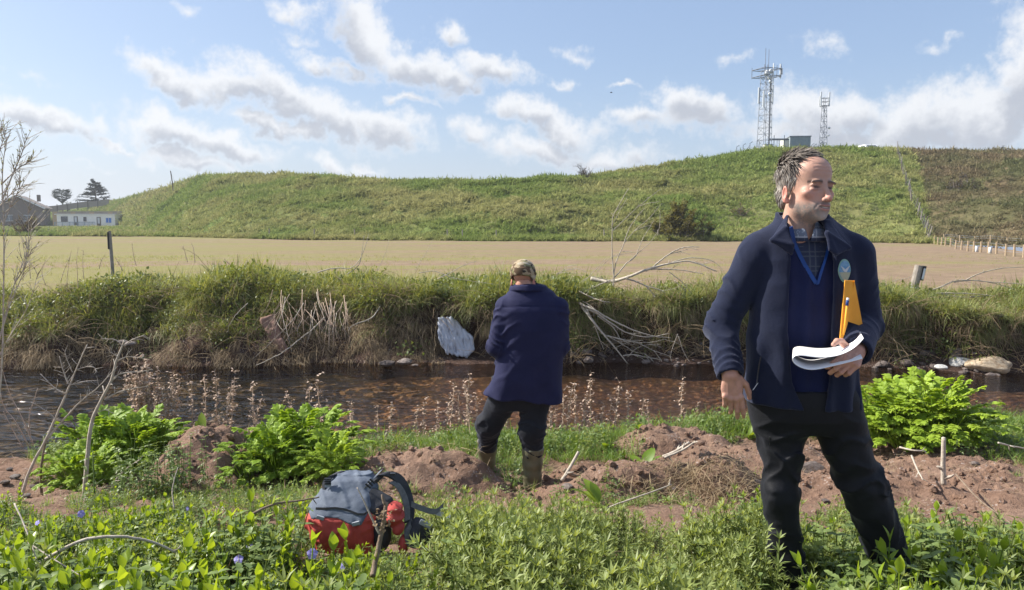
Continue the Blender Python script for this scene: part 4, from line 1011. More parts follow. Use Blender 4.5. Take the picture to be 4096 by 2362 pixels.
for top, foot in ((L1[2], W(1200, 1160, D2 + .42)), (L2[2], W(1312, 1205, D2 + .02))):
    gz = min(zpt(foot[0], foot[1]), float(foot[2]) + .02)
    def welly(p, top=top, foot=foot, gz=gz):
        a = np.array([top[0], top[1], top[2] + .045]); b = np.array([foot[0], foot[1], gz + .09])
        d = sd_cone(p, a, b, .080, .068); d = smax(d, p[..., 2] - a[2], .004); d = smax(d, -sd_cone(p, a + (0, 0, .05), a - (0, 0, .035), .064, .064), .004)
        d = d - .003 * np.exp(-((p[..., 2] - a[2] + .012) / .009) ** 2) + .003 * np.sin(p[..., 2] * 60 + 4 * fbm3(p * 6, 2))
        d = smin(d, sd_cone(p, (b[0], b[1] + .0, gz + .055), (b[0] - .03, b[1] + .20, gz + .048), .055, .048, sq=((0, 0, 1), .9)), .03)
        return smax(d, gz - .02 - p[..., 2], .004)
    rel(sculpt('wellington_boot', (foot[0] - .16, min(top[1], foot[1]) - .10, gz - .04), (foot[0] + .14, foot[1] + .30, top[2] + .06), .0075, welly, 'rubber_boot'), man2)
h2 = np.array(HF2.translation)
def inner2(p):
    d = torso2(p, -.05)
    for pts in (A1, A2): d = smin(d, chain(p, pts, [.045, .042, .034])[0], .02)
    d = smin(d, sd_cone(p, h2 + (0, -.05, -.03), W(1300, 740, D2 + .05), .052, .065), .03); return d
F1, F2 = frame_from((.35, .75, -.1), (-.5, .1, .8)), frame_from((-.45, .75, -.1), (.5, .1, .8))
def hands2(p):
    d = inner2(p); d = smin(d, hand_sdf(p, A1[2], F1, CL, ((.75, .55, .35), (.35, .9, .15), (.05, 1, -.15))), .01); return smin(d, hand_sdf(p, A2[2], F2, CL, ((.75, .55, .35), (.35, .9, .15), (.05, 1, -.15))), .01)
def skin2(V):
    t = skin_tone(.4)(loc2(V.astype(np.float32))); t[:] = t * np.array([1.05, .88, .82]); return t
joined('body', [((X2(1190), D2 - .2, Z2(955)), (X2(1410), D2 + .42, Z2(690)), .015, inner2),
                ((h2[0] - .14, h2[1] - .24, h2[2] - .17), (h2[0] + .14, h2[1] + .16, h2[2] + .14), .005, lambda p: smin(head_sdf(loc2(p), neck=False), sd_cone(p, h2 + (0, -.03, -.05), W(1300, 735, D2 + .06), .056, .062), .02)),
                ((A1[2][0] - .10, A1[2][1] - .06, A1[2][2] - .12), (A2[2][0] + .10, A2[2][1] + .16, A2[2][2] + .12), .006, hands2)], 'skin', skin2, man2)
def cap2(p):
    q = loc2(p); d = sd_ell(q, (0, -.022, .048), (.088, .108, .088)); d = smax(d, -.012 - .10 * q[..., 1] - q[..., 2], .006)
    band = smax(sd_ell(q, (0, -.022, .040), (.0945, .1145, .100)), np.abs(q[..., 2] + .10 * q[..., 1] - .012) - .026, .006); band = band + .003 * np.sin(q[..., 1] * 60)
    d = smin(d, band, .004); peak = smax(sd_ell(q, (0, .105, .005), (.075, .075, .010)), -.03 - q[..., 1] * 1.0, .01)
    d = smin(d, peak, .01); return smax(d, -sd_ell(q, (0, -.022, .03), (.080, .100, .085)), .004)
def camo(V):
    q = loc2(V.astype(np.float32)).astype(float) * np.array([1, 1, 1.7]); n1, n2, n3 = fbm3(q * 17, 3), fbm3(q * 20 + 7, 3), fbm3(q * 30 + 3, 2)
    t = np.tile(np.array([.36, .29, .19]), (len(V), 1)); t[n1 > .12] = (.19, .185, .09); t[n2 > .14] = (.115, .075, .045); t[(n2 < -.20)] = (.46, .41, .31); t[n3 > .27] = (.035, .03, .025); return t
cp = rel(sculpt('cap', (h2[0] - .14, h2[1] - .18, h2[2] - .10), (h2[0] + .14, h2[1] + .22, h2[2] + .17), .0045, cap2, 'dyed_cloth', camo), man2); cp['label'] = 'camouflage-patterned cloth cap'
# ------------------------------------------------------------------ plants
def proj(p):
    """world points to photo places (2525-wide)"""
    p = np.asarray(p, float); x, y, z = p[..., 0], p[..., 1], p[..., 2] - EYE
    d = y * CP - z * SP; v = y * SP + z * CP
    return (2048 + F_PX * x / d) / 1.62218, (1181 - F_PX * v / d) / 1.62218
leafmat('cleaver_leaf', (.12, .18, .045), (.36, .41, .14), .42)
leafmat('peri_leaf', (0.132, 0.240, 0.030), (0.360, 0.456, 0.042), .46, .38, .4)
leafmat('nettle_leaf', (.085, .145, .045), (.24, .31, .10), .38)
leafmat('celery_leaf', (0.190, 0.323, 0.033), (0.399, 0.522, 0.067), .42, .5, .3)
leafmat('grass_blade', (0.105, 0.200, 0.037), (0.263, 0.357, 0.089), .42, .5)
leafmat('bank_grass', (.14, .185, .050), (.37, .37, .15), .42, .5)
leafmat('bank_leaf', (.075, .115, .032), (.23, .26, .085), .38)
leafmat('dead_grass', (.24, .17, .10), (.42, .33, .21), .30, .7, .2, (1.1, 1.0, .8))
leafmat('dock_leaf', (.10, .20, .02), (.26, .34, .04), .45)
def hill_leaf(name, c1, c2, c3, c4_):
    m, t, o = new_mat(name); v = t.add('ShaderNodeNewGeometry').outputs['Position']
    at = t.add('ShaderNodeAttribute', attribute_name='v').outputs['Fac']; rnd = t.add('ShaderNodeObjectInfo').outputs['Random']
    n = t.ramp(t.noise(v, .09, 4, .6), .38, .62); a = t.mix(n, c4(c1), c4(c2)); b = t.mix(n, c4(c3), c4(c4_))
    c = t.mix(t.math('ADD', t.math('MULTIPLY', at, .5), t.math('MULTIPLY', rnd, .5)), a, b)
    d = t.add('ShaderNodeBsdfDiffuse'); tr = t.add('ShaderNodeBsdfTranslucent'); mx = t.add('ShaderNodeMixShader'); mx.inputs[0].default_value = .35
    t.l.new(c, d.inputs[0]); t.l.new(c, tr.inputs[0]); t.l.new(d.outputs[0], mx.inputs[1]); t.l.new(tr.outputs[0], mx.inputs[2]); t.l.new(mx.outputs[0], o.inputs[0])
hill_leaf('hill_grass', (.145, .205, .050), (.25, .25, .09), (.28, .34, .095), (.44, .41, .18))
hill_leaf('heath', (.10, .11, .05), (.14, .105, .065), (.25, .25, .12), (.30, .235, .14))
surf('dead_wood', (.38, .32, .26), (.50, .44, .37), scale=30, rough=.85, bump=.4)
surf('bark_brown', (.16, .115, .08), (.24, .18, .13), scale=25, rough=.9, bump=.4)
surf('pale_stick', (.46, .41, .34), (.36, .31, .25), scale=25, rough=.8, bump=.3)
surf('weed_brown', (.36, .26, .19), (.50, .38, .29), scale=40, rough=.9)
rng = random.Random(21)
def U(a, b): return rng.uniform(a, b)

def leaf(mb, base, dv, nrm, L, Wd, bend=.3, fold=.25, a=.5, prof=(.0, .75, 1.0, .62, .0)):
    """leaf blade: two halves folded on the midrib, bending along its length"""
    d = Vector(dv).normalized(); n = Vector(nrm); n = (n - d * n.dot(d)); n = n.normalized() if n.length > 1e-6 else d.orthogonal().normalized()
    s = d.cross(n); k = len(prof); V = []; p = Vector(base); st = L / (k - 1)
    for i in range(k):
        w = prof[i] * Wd / 2
        V += [p - s * w + n * w * fold, p, p + s * w + n * w * fold] if prof[i] > 0 else [p]
        ang = bend / (k - 1); d2 = d * math.cos(ang) - n * math.sin(ang); n = n * math.cos(ang) + d * math.sin(ang); d = d2; p = p + d * st
    F = []; idx = []; c = 0
    for i in range(k):
        if prof[i] > 0: idx.append((c, c + 1, c + 2)); c += 3
        else: idx.append((c, c, c)); c += 1
    for i in range(k - 1):
        A, B = idx[i], idx[i + 1]
        for q in (0, 1):
            f = [A[q], A[q + 1], B[q + 1], B[q]]; f = [x for j, x in enumerate(f) if x not in f[:j]]
            if len(f) > 2: F.append(tuple(f))
    mb.add(V, F, a)
def blade(mb, base, dv, L, w, droop, a, k=4):
    """grass blade"""
    d = Vector(dv).normalized(); p = Vector(base); s = d.cross(Vector((0, 0, 1))); s = s.normalized() if s.length > 1e-4 else Vector((1, 0, 0)); V = []
    for i in range(k):
        t = i / (k - 1); ww = w * (1 - t ** 1.5) / 2
        V += [p - s * ww, p + s * ww] if i < k - 1 else [p]
        d = (d + Vector((0, 0, -droop / (k - 1)))).normalized(); p = p + d * (L / (k - 1))
    F = [(2 * i, 2 * i + 1, 2 * i + 3, 2 * i + 2) for i in range(k - 2)] + [(2 * k - 4, 2 * k - 3, 2 * k - 2)]
    mb.add(V, F, a)
def rdir(el, jit=.0):
    a = U(0, 2 * math.pi); return Vector((math.cos(a) * math.cos(el), math.sin(a) * math.cos(el), math.sin(el)))
def t_cleaver():
    mb = MB()
    for _ in range(3):
        p = Vector((U(-.05, .05), U(-.05, .05), 0)); d = rdir(U(.9, 1.5)); h = U(.13, .27); n = max(3, int(h / .040)); pts = [p.copy()]
        for i in range(n):
            d = (d + Vector((U(-.12, .12), U(-.12, .12), .10))).normalized(); p = p + d * (h / n); pts.append(p.copy())
            t = i / n; L = .040 * (1 - .35 * t) * U(.75, 1.25); an0 = U(0, 1); x = d.orthogonal().normalized(); y = d.cross(x)
            for j in range(7):
                an = an0 + j * 2 * math.pi / 7; dv = (x * math.cos(an) + y * math.sin(an)) * (1 - .35 * t) + d * (.45 + .55 * t)
                leaf(mb, p, dv, d, L, .0062, U(-.2, .6), .15, U(0, .45) + .55 * t, (.5, 1.0, .0))
        mb.tube(pts, .0016, 3, .5, cap=False)
    return mb
def t_peri():
    mb = MB()
    for _ in range(2):
        p = Vector((U(-.05, .05), U(-.05, .05), 0)); d = rdir(U(.8, 1.4)); h = U(.14, .27); n = 4; pts = [p.copy()]
        for i in range(n):
            d = (d + Vector((U(-.15, .15), U(-.15, .15), .25))).normalized(); p = p + d * (h / n); pts.append(p.copy()); t = (i + 1) / n
            an = U(0, 3) + i * 1.57; x = d.orthogonal().normalized(); y = d.cross(x)
            for sgn in (0, math.pi):
                dv = (x * math.cos(an + sgn) + y * math.sin(an + sgn)) * (1.0 - .72 * t) + d * (.35 + .95 * t)
                leaf(mb, p, dv, d if t < .6 else -(x * math.cos(an + sgn) + y * math.sin(an + sgn)), .050 * U(.7, 1.1), .023, U(-.1, .5), .35, U(0, .5) + .5 * t, (.15, .75, 1.0, .62, .0))
        mb.tube(pts, .0018, 3, .4, cap=False)
    return mb
def t_nettle():
    mb = MB()
    for _ in range(2):
        p = Vector((U(-.05, .05), U(-.05, .05), 0)); d = rdir(U(1.1, 1.5)); h = U(.12, .26); n = 5; pts = [p.copy()]
        for i in range(n):
            d = (d + Vector((U(-.1, .1), U(-.1, .1), .2))).normalized(); p = p + d * (h / n); pts.append(p.copy()); t = (i + 1) / n
            an = i * 1.57 + U(-.2, .2); x = d.orthogonal().normalized(); y = d.cross(x)
            for sgn in (0, math.pi):
                dv = (x * math.cos(an + sgn) + y * math.sin(an + sgn)) + d * (.15 + .4 * t)
                leaf(mb, p, dv, d, .046 * (1 - .4 * t) * U(.75, 1.2), .027 * (1 - .3 * t), U(.5, 1.1), .2, U(.1, .6) + .4 * t, (.5, 1.0, .72, .8, .42, .0))
        mb.tube(pts, .002, 3, .3, cap=False)
    return mb
def compound(mb, p, d, up, L, a, s=1.0):
    """divided leaf of the celery kind: stalk, side leaflets, end leaflet, each lobed"""
    d = Vector(d).normalized(); pts = [p.copy()]; sd = d.cross(Vector(up)).normalized()
    for i in range(4):
        d = (d + Vector((0, 0, -.14))).normalized(); p = p + d * L / 4; pts.append(p.copy())
        if i >= 1:
            for q in (-1, 1, 0) if i == 3 else (-1, 1):
                dv = d * (.6 if q else 1.0) + sd * q * .9; n = sd.cross(d)
                for lob in (-.55, 0, .55):
                    dd = dv + sd.cross(Vector((0, 0, 1))) * 0 + (d.cross(n)) * lob * .9
                    leaf(mb, p, dd, n + Vector((U(-.3, .3), U(-.3, .3), .3)), .036 * s * U(.8, 1.2), .022 * s, U(0, .7), .25, min(1, a * U(.75, 1.25)), (.35, 1.0, .75, .0))
    mb.tube(pts, .0022 * s, 3, .55, cap=False)
def t_celery(n=16, r=.14):
    mb = MB()
    for i in range(n):
        e = U(.45, 1.45); d = rdir(e); p = Vector((d.x * U(0, .05), d.y * U(0, .05), 0)); h = U(.10, .26) * (.65 + .45 * math.sin(e))
        mb.tube([p, p + d * h * .5, p + d * h + Vector((0, 0, .01))], .0028, 3, .5, cap=False)
        compound(mb, p + d * h, d + Vector((d.x, d.y, -.25)) * .7, (0, 0, 1), U(.07, .11), U(.35, 1.0) * (.55 + .45 * math.sin(e)))
    return mb
def t_grass(n=26, h=(.12, .32), w=.006, spread=.06, droop=(.4, 1.5), el=(.8, 1.5), a=(0, 1)):
    mb = MB()
    for i in range(n): blade(mb, (U(-spread, spread), U(-spread, spread), 0), rdir(U(*el)), U(*h), w * U(.7, 1.3), U(*droop), U(*a), 4)
    return mb
def t_hang(n=30, L=(.2, .6)):
    """grass hanging down over an edge (falls towards -y)"""
    mb = MB()
    for i in range(n):
        d = Vector((U(-.6, .6), U(-1, -.2), U(-.2, .6))); blade(mb, (U(-.12, .12), U(-.05, .05), U(-.03, .03)), d, U(*L), .005 * U(.7, 1.4), U(1.5, 3.5), U(0, 1), 5)
    return mb
def t_leafy(n=30, r=.12, L=.045):
    """low mixed leafy plants of a bank"""
    mb = MB()
    for i in range(n):
        d = rdir(U(.2, 1.4)); p = Vector((U(-r, r), U(-r, r), U(.02, .16)))
        leaf(mb, p, d, (0, 0, 1), L * U(.7, 1.3), L * .6, U(0, .9), .2, U(0, 1), (.3, 1.0, .7, .0))
    return mb
def t_tussock(n=46, r=.32, h=.42):
    mb = MB()
    for i in range(n):
        d = rdir(U(.35, 1.45)); p = Vector((U(-r, r), U(-r, r), U(-.05, .12)))
        blade(mb, p, d, h * U(.5, 1.15), .085 * U(.6, 1.3), U(.2, 1.2), U(0, 1), 3)
    return mb
def t_dock():
    mb = MB()
    for i in range(7):
        d = rdir(U(.5, 1.25)); leaf(mb, (0, 0, 0), d, (0, 0, 1), U(.12, .22), .055, U(.3, .9), .25, U(.3, 1), (.12, .25, .9, 1.0, .75, .0))
    return mb
def templates(fn, n, mat, *a, **k):
    return [bpy.data.objects.new('template', fn(*a, **k).mesh('template', mat, True)) for _ in range(n)]
def scatter(name, temps, pts, rot, scl, idx=None, kind='stuff'):
    """one mass of plants: points with a turn, size and kind each"""
    pts = np.asarray(pts, np.float32); n = len(pts); me = bpy.data.meshes.new(name); me.vertices.add(n); me.vertices.foreach_set('co', pts.ravel())
    at = me.attributes.new('turn', 'FLOAT_VECTOR', 'POINT'); at.data.foreach_set('vector', np.asarray(rot, np.float32).ravel())
    at = me.attributes.new('size', 'FLOAT', 'POINT'); at.data.foreach_set('value', np.asarray(scl, np.float32))
    at = me.attributes.new('pick', 'INT', 'POINT'); at.data.foreach_set('value', np.asarray(idx if idx is not None else RNG.integers(0, len(temps), n), np.int32))
    o = link(name, me); tag(o, kind=kind)
    g = bpy.data.node_groups.new(name, 'GeometryNodeTree'); g.interface.new_socket('Geometry', in_out='INPUT', socket_type='NodeSocketGeometry'); g.interface.new_socket('Geometry', in_out='OUTPUT', socket_type='NodeSocketGeometry')
    N = g.nodes; Lk = g.links; gi = N.new('NodeGroupInput'); go = N.new('NodeGroupOutput'); ip = N.new('GeometryNodeInstanceOnPoints'); jn = N.new('GeometryNodeJoinGeometry')
    for t in temps:
        oi = N.new('GeometryNodeObjectInfo'); oi.inputs['Object'].default_value = t; oi.inputs['As Instance'].default_value = True; Lk.new(oi.outputs['Geometry'], jn.inputs[0])
    def attr(nm, ty):
        a = N.new('GeometryNodeInputNamedAttribute'); a.data_type = ty; a.inputs['Name'].default_value = nm; return a.outputs['Attribute']
    er = N.new('FunctionNodeEulerToRotation'); Lk.new(attr('turn', 'FLOAT_VECTOR'), er.inputs[0])
    Lk.new(gi.outputs[0], ip.inputs['Points']); Lk.new(jn.outputs[0], ip.inputs['Instance']); ip.inputs['Pick Instance'].default_value = True
    Lk.new(attr('pick', 'INT'), ip.inputs['Instance Index']); Lk.new(er.outputs[0], ip.inputs['Rotation']); Lk.new(attr('size', 'FLOAT'), ip.inputs['Scale']); Lk.new(ip.outputs[0], go.inputs[0])
    m = o.modifiers.new('plants', 'NODES'); m.node_group = g
    return o
def turns(n, tilt=.2): return np.stack([RNG.normal(0, tilt, n), RNG.normal(0, tilt, n), RNG.uniform(0, 6.283, n)], 1)

# ---- foreground cover: where the photo shows green, cleavers right and centre, periwinkle left
EDGE_X = [-200, 0, 100, 230, 470, 560, 760, 900, 1060, 1260, 1340, 1600, 1800, 1880, 2000, 2100, 2260, 2400, 2525, 2800]
EDGE_Y = [1290, 1280, 1262, 1240, 1262, 1250, 1262, 1290, 1295, 1262, 1275, 1300, 1315, 1290, 1285, 1270, 1295, 1315, 1345, 1380]
def near_points(n, y0, y1, tmax=.80):
    y = RNG.uniform(y0 ** 2, y1 ** 2, n) ** .5; x = RNG.uniform(-tmax, tmax, n) * y; return np.stack([x, y, zg(x, y)], 1)
p = near_points(26000, 1.9, 4.9); sx, sy = proj(p)
# nothing grows through boots or rucksack
keep_out = (np.hypot(p[:, 0] - ANR[0], p[:, 1] - ANR[1] + .05) < .12) | (np.hypot(p[:, 0] - ANL[0], p[:, 1] - ANL[1] + .05) < .12)
PACK = G(895 * 1.62218, 1345 * 1.62218, .06)
keep_out |= (np.abs(p[:, 0] - PACK[0]) < .24) & (np.abs(p[:, 1] - PACK[1] - .12) < .20)
edge = np.interp(sx, EDGE_X, EDGE_Y) + 6 + fbm(p[:, 0] * 3, p[:, 1] * 3, 3, seed=71) * 60
gap = fbm(p[:, 0] * 4.5, p[:, 1] * 4.5, 3, seed=74) < -.20
ok = (sy > edge) & ~keep_out & ~(gap & (RNG.random(len(p)) < .85)); p = p[ok]; sx, sy = sx[ok], sy[ok]
nz = fbm(p[:, 0] * 1.6, p[:, 1] * 1.6, 3, seed=72)
peri = (np.interp(sx, [0, 600, 900, 1060, 1120], [.62, .60, .42, .15, 0.0]) + nz * .8) > RNG.random(len(p))
nett = ~peri & ((np.interp(sx, [0, 700, 1200, 1850, 2100, 2600], [.55, .5, .16, .22, .45, .30]) + nz * .9) > RNG.random(len(p)))
clv = ~peri & ~nett
hgt = np.clip(.62 + 1.25 * (fbm(p[:, 0] * 2.6, p[:, 1] * 2.6, 3, seed=73) + .18), .32, 1.2) * np.interp(p[:, 1], [2.2, 2.9, 3.4, 3.9, 4.5], [1.05, 1.0, .80, .58, .42])
hgt = hgt * np.where((np.abs(p[:, 0] - PACK[0] * p[:, 1] / PACK[1]) < .34) & (p[:, 1] > 2.5) & (p[:, 1] < 3.6), np.interp(p[:, 1], [2.5, 3.0, 3.4], [.85, .5, .35]), 1.0)
def thin(m, keep): return m & (RNG.random(len(m)) < keep)
small = peri & (RNG.random(len(p)) < .55); nett = nett | small; peri = peri & ~small; peri = thin(peri, .42); nett = thin(nett, .70); clv = thin(clv, .55)
scatter('periwinkle_cover', templates(t_peri, 6, 'peri_leaf'), p[peri], turns(peri.sum()), hgt[peri] * RNG.uniform(.85, 1.3, peri.sum()))
scatter('nettle_cover', templates(t_nettle, 6, 'nettle_leaf'), p[nett], turns(nett.sum()), hgt[nett] * RNG.uniform(.6, 1.3, nett.sum()))
scatter('cleavers_cover', templates(t_cleaver, 8, 'cleaver_leaf'), p[clv], turns(clv.sum()), hgt[clv] * RNG.uniform(.65, 1.35, clv.sum()))
q_ = np.nonzero(RNG.random(len(p)) < .055)[0]; scatter('foreground_dry_grass', templates(t_grass, 5, 'dead_grass', 9, (.10, .30), .0035, .08, (.2, 1.6), (.1, 1.3)), p[q_], turns(len(q_), .2), RNG.uniform(.6, 1.3, len(q_)) * np.clip(hgt[q_], .5, 1.2))
q_ = np.nonzero(RNG.random(len(p)) < .05)[0]; scatter('foreground_grass', templates(t_grass, 5, 'grass_blade', 14, (.10, .30), .006, .06, (.4, 1.4), (.7, 1.5)), p[q_], turns(len(q_), .2), RNG.uniform(.6, 1.2, len(q_)) * np.clip(hgt[q_], .5, 1.2))
print('near cover', peri.sum(), nett.sum(), clv.sum())

# ---- grass and weeds along the near water's edge and among the soil heaps
p = near_points(30000, 4.6, 9.6, .74); sx, sy = proj(p); yn = near_line(p[:, 0])
patch = fbm(p[:, 0] * 1.1, p[:, 1] * 1.1, 4, seed=81)
zone = np.interp(sx, [-50, 60, 130, 230, 480, 640, 900, 1150, 1240, 1560, 1900, 2000, 2150, 2400, 2525, 2700], [.15, .15, .40, .6, .45, .55, .5, .65, .95, .9, .8, .6, .35, .55, .6, .6])
shore = smooth(1.9, .5, yn - p[:, 1]); dens = zone * (.25 + .85 * shore) + patch * .75
soil_clear = np.zeros(len(p))
for (mx, my, rx, ry, h) in MOUNDS: soil_clear = np.maximum(soil_clear, np.exp(-(((p[:, 0] - mx) / (rx * 1.05)) ** 2 + ((p[:, 1] - my) / (ry * 1.05)) ** 2) * .9) * (h > .09))
dens = dens - soil_clear * .8
man2_feet = (np.hypot(p[:, 0] - X2(1314), p[:, 1] - D2) < .11)
corridor = (sx > 1150) & (sx < 1360) & (p[:, 1] < 5.6)
ok = (dens > RNG.random(len(p)) * np.where(corridor, 2.2, .9)) & (p[:, 1] < yn - .02) & ~man2_feet; p = p[ok]; n = len(p); low = np.interp(p[:, 1], [4.6, 5.4, 6.4, 7.5], [.45, .6, .8, 1.0])
kind = RNG.random(n)
g_ = kind < .52; l_ = (kind >= .52) & (kind < .70); c_ = (kind >= .70) & (kind < .80); d_ = (kind >= .80) & (kind < .86); s_ = (kind >= .86)
scatter('shore_grass', templates(t_grass, 6, 'grass_blade', 22, (.08, .24)), p[g_], turns(g_.sum()), low[g_] * RNG.uniform(.6, 1.35, g_.sum()))
scatter('shore_weeds', templates(t_leafy, 5, 'nettle_leaf', 22, .09, .04), p[l_], turns(l_.sum()), low[l_] * RNG.uniform(.6, 1.2, l_.sum()))
scatter('shore_cleavers', templates(t_cleaver, 4, 'cleaver_leaf'), p[c_], turns(c_.sum()), low[c_] * RNG.uniform(.5, 1.0, c_.sum()))
scatter('shore_dock', templates(t_dock, 4, 'dock_leaf'), p[d_], turns(d_.sum()), low[d_] * RNG.uniform(.35, .8, d_.sum()))
scatter('shore_dead_grass', templates(t_grass, 4, 'dead_grass', 16, (.06, .22), .004, .08, (.6, 2.2), (.1, 1.2)), p[s_], turns(s_.sum()), low[s_] * RNG.uniform(.6, 1.4, s_.sum()))
# dry grass litter on the bare soil
p = near_points(2600, 4.5, 7.6, .72); sx, sy = proj(p); ok = (sy < np.interp(sx, EDGE_X, EDGE_Y) + 15) & (RNG.random(len(p)) < .55); p = p[ok]
scatter('dry_litter', templates(t_grass, 5, 'dead_grass', 7, (.05, .16), .0035, .09, (.0, .6), (-.05, .5)), p, turns(len(p), .15), RNG.uniform(.5, 1.3, len(p)))
# turf clod with roots, dark, right of the middle
g0 = on_ground(2840, 2010)
q = np.stack([g0[0] + RNG.normal(0, .24, 330), g0[1] + RNG.normal(.1, .17, 330)], 1); q3 = np.stack([q[:, 0], q[:, 1], zg(q[:, 0], q[:, 1]) - .01], 1)
scatter('turf_clod_grass', templates(t_grass, 4, 'dead_grass', 14, (.08, .26), .004, .07, (.5, 1.8), (.0, 1.0)), q3, turns(330), RNG.uniform(.6, 1.2, 330))

# ---- bright divided-leaf plants: each clump a thing of its own
CELERY = [(300, 1160, 1.75, 5, 'large bright green divided-leaf plant beside the bare leaning branches'), (345, 1130, 1.2, 3, 'yellow-green divided-leaf plant at the foot of the pebbly soil heap'), (230, 1200, 1.1, 3, 'low bright green divided-leaf plant by the gravel patch'),
          (650, 1165, 1.35, 4, 'bright green divided-leaf plant on the side of the pebbly soil heap'), (740, 1165, 1.75, 5, 'large bright green divided-leaf plant behind the rucksack'), (820, 1175, 1.15, 3, 'small bright green divided-leaf plant leaning on the smooth soil mound'),
          (2215, 1090, 1.9, 5, 'big rounded green divided-leaf bush at the water beside the striding man'), (2290, 1085, 2.0, 5, 'big rounded green divided-leaf bush beside the yellow shoots'), (2250, 1062, 1.9, 4, 'green divided-leaf bush on the shore in front of the boulders')]
for i, (a, b, s, n, lab) in enumerate(CELERY):
    g0 = on_ground(a * 1.62218, b * 1.62218); mb = MB(); 
    for j in range(n * 2):
        t = t_celery(24); ox, oy = (U(-.17, .17), U(-.12, .12)) if j else (0, 0); an = U(0, 6)
        mb.add([(v[0] * math.cos(an) - v[1] * math.sin(an) + ox, v[0] * math.sin(an) + v[1] * math.cos(an) + oy, v[2]) for v in t.v], t.f, t.a)
    r = thing('divided_leaf_plant', lab, 'plant', g0 - np.array([0, 0, .01]), U(0, 6), 'bright divided-leaf plants on the near bank')
    link('foliage', mb.mesh('foliage', 'celery_leaf', True), r, scale=s * .84)
# nettle clump in front of the left heap, dock plants, yellow shoots
g0 = on_ground(395 * 1.622, 1215 * 1.622); mb = MB()
for j in range(34):
    t = t_nettle(); ox, oy = rng.gauss(0, .16), rng.gauss(0, .12); mb.add([(v[0] + ox, v[1] + oy, v[2] * 1.5) for v in t.v], t.f, t.a)
r = thing('nettle_clump', 'dark green nettle clump in front of the pebbly soil heap', 'plant', g0); link('foliage', mb.mesh('foliage', 'nettle_leaf', True), r)
for (a, b, s, lab) in ((1590, 1165, 1.6, 'broad pale green dock plant in the middle of the soil heaps'), (1430, 1075, 1.5, 'broad green dock plant in the grass beside the dry weeds'), (1480, 1255, 1.3, 'dock leaves growing in front of the low soil mound'), (2345, 1040, 1.5, 'upright yellow-green shoots beside the rounded bush'), (500, 1085, 1.3, 'small green dock rosette on top of the pebbly heap')):
    g0 = on_ground(a * 1.622, b * 1.622); r = thing('dock_plant', lab, 'plant', g0, U(0, 6)); link('leaves', t_dock().mesh('leaves', 'dock_leaf', True), r, scale=s if 'shoots' not in lab else (s * .5, s * .5, s * 1.6))
# ---- periwinkle flowers
surf('periwinkle_petal', (.26, .22, .56), (.36, .32, .66), scale=60, rough=.6); surf('flower_eye', (.7, .7, .75), rough=.6)
FL = [(200, 1268, .9, 'violet-blue periwinkle flower near the leaning grey branch'), (92, 1290, .6, 'small half-hidden violet-blue periwinkle flower by the arching stem'), (588, 1380, 1.0, 'violet-blue periwinkle flower in the leaves, pale one of a close pair'), (615, 1350, .9, 'violet-blue periwinkle flower set behind its close neighbour'), (770, 1366, 1.15, 'large violet-blue periwinkle flower just below the rucksack'), (838, 1402, 1.0, 'pale violet periwinkle flower near the upright broken stalk'), (462, 1255, .5, 'tiny violet periwinkle bud among glossy leaves')]
for (a, b, s, lab) in FL:
    d = 3.05 - (b - 1366) * .0042; c = W(a, b, d); r = thing('periwinkle_flower', lab, 'flower', c, U(0, 6), 'periwinkle flowers in the foreground'); r.rotation_euler = (R(62) + U(-.3, .3), U(-.4, .4), U(-.5, .5))
    for j in range(5):
        an = j * 2 * math.pi / 5; mb = MB(); leaf(mb, (0, 0, 0), (math.cos(an), math.sin(an), .25), (0, 0, 1), .021, .019, .5, .1, .5, (.25, .7, 1.0, .9, .0)); link('petal', mb.mesh('petal', 'periwinkle_petal', True), r, scale=s * 1.0)
    mb = MB(); mb.tube([(0, 0, -.004), (0, 0, .003)], .0032, 5); link('eye', mb.mesh('eye', 'flower_eye'), r, scale=s)
    gz = zpt(c[0], c[1]); mb = MB(); q = Vector((0, 0, 0)); mi = Vector((c[0], c[1], gz)) - Vector(c); r_inv = r.rotation_euler.to_matrix().inverted(); mb.tube([(0, 0, 0), r_inv @ (mi * .5 + Vector((.01, 0, 0))), r_inv @ mi], .0014, 4); link('stem', mb.mesh('stem', 'cleaver_leaf'), r)

# ---- far bank cover
def bank_points(n, s0, s1, x0=-11, x1=11):
    x = RNG.uniform(x0, x1, n); s = RNG.uniform(s0, s1, n); y, z = far_bank_pt(x, s); return np.stack([x, y, z], 1), x, s
p, x, s = bank_points(19000, .18, 1.85); u = undercut(x); n1 = fbm(x * 1.2, s * 3, 4, seed=91)
lowest = .46 + .42 * smooth(.1, .85, u) + .34 * fbm(x * 2.1, x * 0, 3, seed=92)
dens = smooth(lowest - .05, lowest + .12, s) * (1 - .75 * smooth(1.25, 1.75, s)) + n1 * .25
sackz = (np.abs(x - P(1825, 1340, 12.9)[0]) < .42) & (s < .85)
ok = (dens > RNG.random(len(p)) * .85) & ~sackz; p, x, s = p[ok], x[ok], s[ok]; n = len(p); k = RNG.random(n); n2 = fbm(x * .9, s * 2, 3, seed=93)
gr = k < .72 + n2 * .5; lf = ~gr
gr = gr & (s > .35)
big = 1 + 1.5 * np.clip(fbm(x * 1.3, s * 1.5 + 3, 3, seed=94), -.35, .6)
scatter('bank_grass', templates(t_grass, 8, 'bank_grass', 34, (.12, .36), .009, .10, (.6, 1.9), (.4, 1.5)), p[gr], turns(gr.sum(), .25), big[gr] * RNG.uniform(.55, 1.15, gr.sum()))
